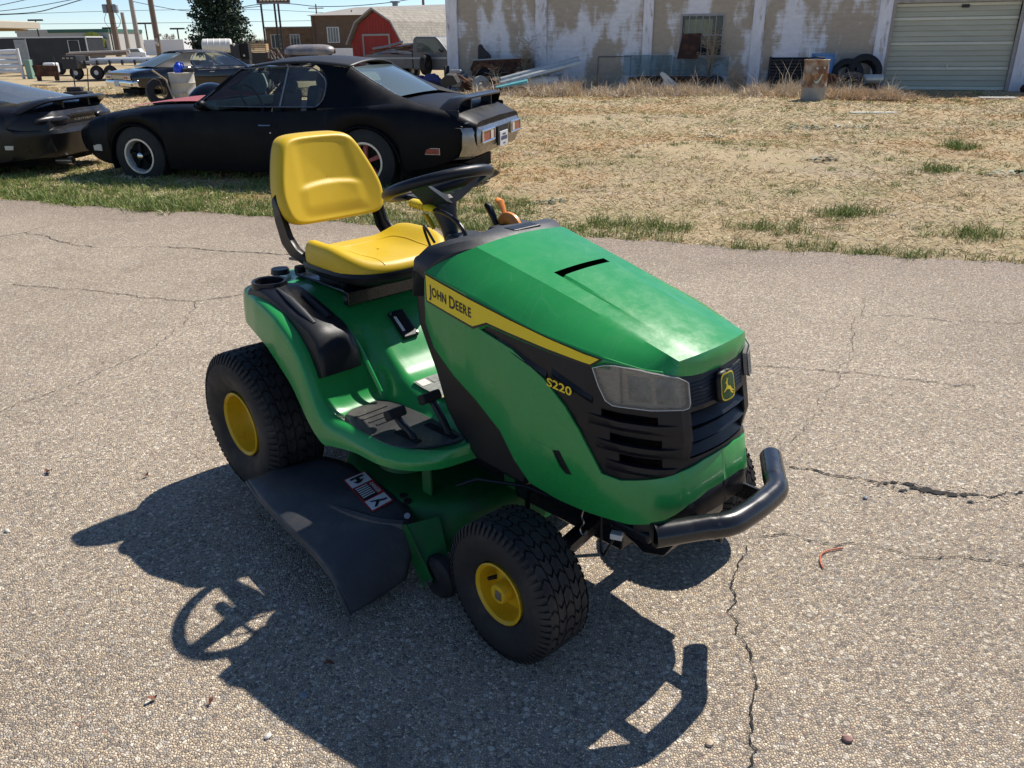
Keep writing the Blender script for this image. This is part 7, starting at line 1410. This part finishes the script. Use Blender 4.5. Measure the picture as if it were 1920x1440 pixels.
t = thing('dump_box', 'dark olive dump box at the front end of the flatbed trailer', 'dump box', (-19.35, 37.6, 0)); MB().prism([(0, .46), (.60, .46), (.64, 1.0), (-.04, 1.0)], 0, .9).build('box', 'trailer_black', t, bevel=.02)
for k in range(3): MB().box2((.06 + .18 * k, -.02, .88), (.16 + .18 * k, -.002, .94)).build('reflector', 'pole_pale', t)
for k in range(2): o = MB().tube([(0, 0, 0), (2.75, .1, .06)], .085, 10).build('log_pole', 'pole_pale' if k else 'pole_wood', smooth=True); o.location = (-20.3, 40 + .3 * k, 1.0 + .06 * k); tag(o, ('brown wooden pole lying above the flatbed, front one', 'paler wooden pole lying above the flatbed, rear one')[k], 'log', 'wooden poles above the flatbed')
o = MB().box2((0, 0, 0), (.5, .5, .42)).build('white_tote', 'white_panel', bevel=.06); o.location = (-20.55, 38.2, .3); tag(o, 'white tote under the black trailer', 'tote')
# walk-behind mower
t = thing('push_mower', 'old walk-behind mower with upright handle in the dry grass', 'push mower', (-12.05, 24, 0), R(10)); MB().box2((-.36, -.25, .12), (.30, .25, .24)).build('deck', 'old_iron', t, bevel=.04); MB().box2((-.28, -.14, .24), (.10, .14, .36)).build('engine', 'old_iron', t, bevel=.03)
for s, x in ((-1, 0), (1, 0)): MB().tube([(.05 + .17 * s, .1, .2), (.06 + .19 * s, .32, .82)], .016, 6).build('handle_bar', 'old_iron', t)
MB().tube([(-.12, .21, .50), (.24, .21, .50)], .014, 6).build('cross_bar', 'old_iron', t)
for x, y in ((-.3, -.28), (-.3, .28), (.25, -.28), (.25, .28)): MB().lathe([(0, -.02), (.09, -.02), (.09, .02), (0, .02)], 14, 'y', (x, y, .09)).build('wheel', 'black_tyre', t)
# drum with jug by the hardtop
t = thing('grey_drum', 'rust-streaked pale grey drum standing in front of the black hardtop', 'drum', (-8.35, 22.0, 0)); mat('drum_grey', (.42, .40, .35), rough=.6, var=.15, vscale=4, col2=(.22, .12, .06), mixscale=2.5, mixlo=.56, mixhi=.70, stretch=(1, 1, .6)); MB().lathe([(.31, 0), (.31, .25), (.322, .265), (.31, .28), (.31, .50), (.322, .515), (.31, .53), (.31, .74), (.325, .75), (.31, .76), (0, .75)], 26, 'z').build('body', 'drum_grey', t, smooth=True, auto=45)
t = thing('blue_jug', 'bright blue plastic jug on top of the grey drum', 'jug', (-8.36, 21.9, .755)); MB().lathe([(0, 0), (.10, 0), (.115, .03), (.115, .15), (.07, .21), (.045, .23), (.045, .26), (0, .26)], 16, 'z').build('body', 'bright_blue', t, smooth=True, auto=45); MB().tube(crom([(.06, 0, .22), (.13, 0, .22), (.14, 0, .12)], 4), .018, 6).build('handle', 'bright_blue', t)
o = MB().box((0, 0, .05), (.28, .2, .09)).build('drum_scrap', 'old_iron', bevel=.02); o.location = (-8.14, 21.95, .76); o.rotation_euler = (0, 0, .4); tag(o, 'dark metal part lying beside the blue jug on the drum', 'scrap')
o = MB().tube([(-.5, 0, .83), (-.15, -.1, .60), (.06, -.3, .1)], .022, 6).build('leaning_stick', 'dry_twig', smooth=True); o.location = (-8.45, 21.7, 0); tag(o, 'long stick leaning against the grey drum', 'stick')
t = thing('drum_weeds', 'dry branches sticking out around the grey drum', 'shrub', (-8.75, 21.9, 0)); o = twigs('branches', (0, 0, 0), 9, .85, .4, 'dry_twig', 12, None, None, .8, 4, .009); o.parent = t; o['kind'] = 'stuff'
o = MB().lathe([(.16, -.1), (.33, -.1), (.36, 0), (.33, .1), (.16, .1)], 26, 'y', closed=True).build('tyre', 'black_tyre', smooth=True, auto=60); o.location = (-8.85, 21.75, .30); o.rotation_euler = (R(-12), 0, R(30)); tag(o, 'black tyre leaning at the left foot of the grey drum', 'tyre')
# box trailer, suv, tank, equipment
t = thing('white_box_trailer', 'white box trailer behind the thick utility pole', 'trailer', (-33.3, 80, 0)); MB().box2((0, 0, .45), (3.6, 2, 1.78)).build('box', 'white_panel', t, bevel=.03); MB().lathe([(0, -.1), (.3, -.1), (.3, .1), (0, .1)], 16, 'y', (1.8, .1, .3)).build('wheel', 'black_tyre', t)
t = thing('white_suv', 'white parked suv far away between the utility poles', 'car', (-37.4, 85, -.1)); MB().prism([(0, .3), (0, .75), (.12, .82), (.30, 1.12), (1.35, 1.14), (1.55, .82), (1.95, .76), (2.0, .35)], 0, .9).build('body', 'suv_white', t, bevel=.05); MB().prism([(.26, .82), (.38, 1.06), (1.28, 1.08), (1.46, .82)], -.012, -.002).build('side_window', 'far_glass', t)
for x in (.38, 1.55): MB().lathe([(0, -.05), (.2, -.05), (.2, .05), (0, .05)], 14, 'y', (x, .0, .22)).build('wheel', 'black_tyre', t)
t = thing('white_tank', 'white ribbed liquid tank on a frame below the spruce', 'tank', (-15.75, 45, 0), R(12)); MB().lathe([(0, 0), (.30, .0), (.36, .06), (.36, 1.40), (.30, 1.46), (0, 1.46)], 24, 'x', (0, 0, 1.28)).build('shell', 'tank_white', t, smooth=True, auto=40)
for x in (.3, .6, .9, 1.2): MB().lathe([(.36, x - .025), (.378, x), (.36, x + .025)], 24, 'x', (0, 0, 1.28)).build('band', 'tank_white', t, smooth=True)
MB().box2((.1, -.3, .5), (1.4, .3, .92)).build('cradle', 'old_iron', t); MB().lathe([(0, -.1), (.25, -.1), (.25, .1), (0, .1)], 16, 'y', (.7, -.35, .25)).build('wheel', 'black_tyre', t)
t = thing('black_machine', 'black square machinery beside the white tank', 'machine', (-12.75, 40, 0)); MB().box2((0, 0, .75), (.42, .5, 1.38)).build('cabinet', 'trailer_black', t, bevel=.02); MB().box2((.42, .05, .7), (.82, .5, 1.42)).build('hood', 'dark_inside', t, bevel=.02); MB().box2((.0, 0, .3), (.82, .4, .74)).build('frame', 'old_iron', t); MB().ball((.62, -.05, .9), .05, 8, 6).build('lamp', 'lamp_clear', t); MB().ball((.2, .0, 1.36), .06, 8, 6).build('beacon', 'tank_white', t)
t = thing('lumber_stack', 'stack of pale lumber boards right of the black machinery', 'lumber', (-13.3, 45, 0)); MB().box2((0, 0, .4), (.85, .6, .95)).build('pallet', 'old_iron', t)
for k in range(5): MB().box2((.02, -.02, .97 + .085 * k), (.82, .5, 1.03 + .085 * k)).build('board', 'pine_wood', t)
for k, (x, y, w_, h) in enumerate(((-11.4, 41, .5, 1.0), (-10.6, 39, .7, .95), (-9.9, 36, .6, 1.05), (-9.1, 34, .7, 1.1))):
    t = thing('scrap_machine', ('dark scrap frame just right of the lumber stack', 'dark scrap frame below the sign poles', 'dark scrap frame left of the upturned hull, farther one', 'dark scrap frame touching the upturned hull')[k], 'scrap', (x, y, 0)); MB().box2((0, 0, .2), (w_, .4, h - .25)).build('block', 'old_iron', t, bevel=.02); MB().tube([(0, 0, .2), (.05, 0, h), (w_, 0, h - .05), (w_ + .05, 0, .2)], .03, 6).build('bar', 'rust_dark', t); MB().tube([(.1, -.02, h + .1), (w_ * .7, -.02, .5)], .025, 6).build('brace', 'pole_pale', t)
# upturned hull behind the coupe roof
t = thing('upturned_hull', 'grey upturned boat hull on blocks behind the coupe roof', 'boat', (-6.82, 30, 0), R(-2)); P = []
for x in np.linspace(-.86, .86, 25): k = (1 - abs(x / .88) ** 4) ** .5; P.append([(x, .42 * k * math.cos(a), 1.10 + .26 * k ** .7 * math.sin(a)) for a in np.linspace(-.25, math.pi + .25, 15)])
MB().grid(P).build('hull', 'hull_grey', t, smooth=True, auto=0)
for x in (-.5, .45): MB().box2((x - .1, -.3, .3), (x + .1, .3, 1.06)).build('block', 'pine_wood' if x > 0 else 'old_iron', t)
MB().box2((-.8, -.4, .2), (.8, .4, .5)).build('skid', 'old_iron', t)
# dark curved panel behind the coupe hood
P = []
for x in np.linspace(-.34, .34, 13): P.append([(x, .28 * math.cos(a), .30 * math.sin(a) * (1 - (x / .36) ** 2) ** .5) for a in np.linspace(0, math.pi, 11)])
o = MB().grid(P).build('black_hood_panel', 'car_black_gloss', smooth=True, solid=.01, auto=0); o.location = (-4.62, 13.3, .58); tag(o, 'black curved body panel seen over the coupe hood', 'car part')
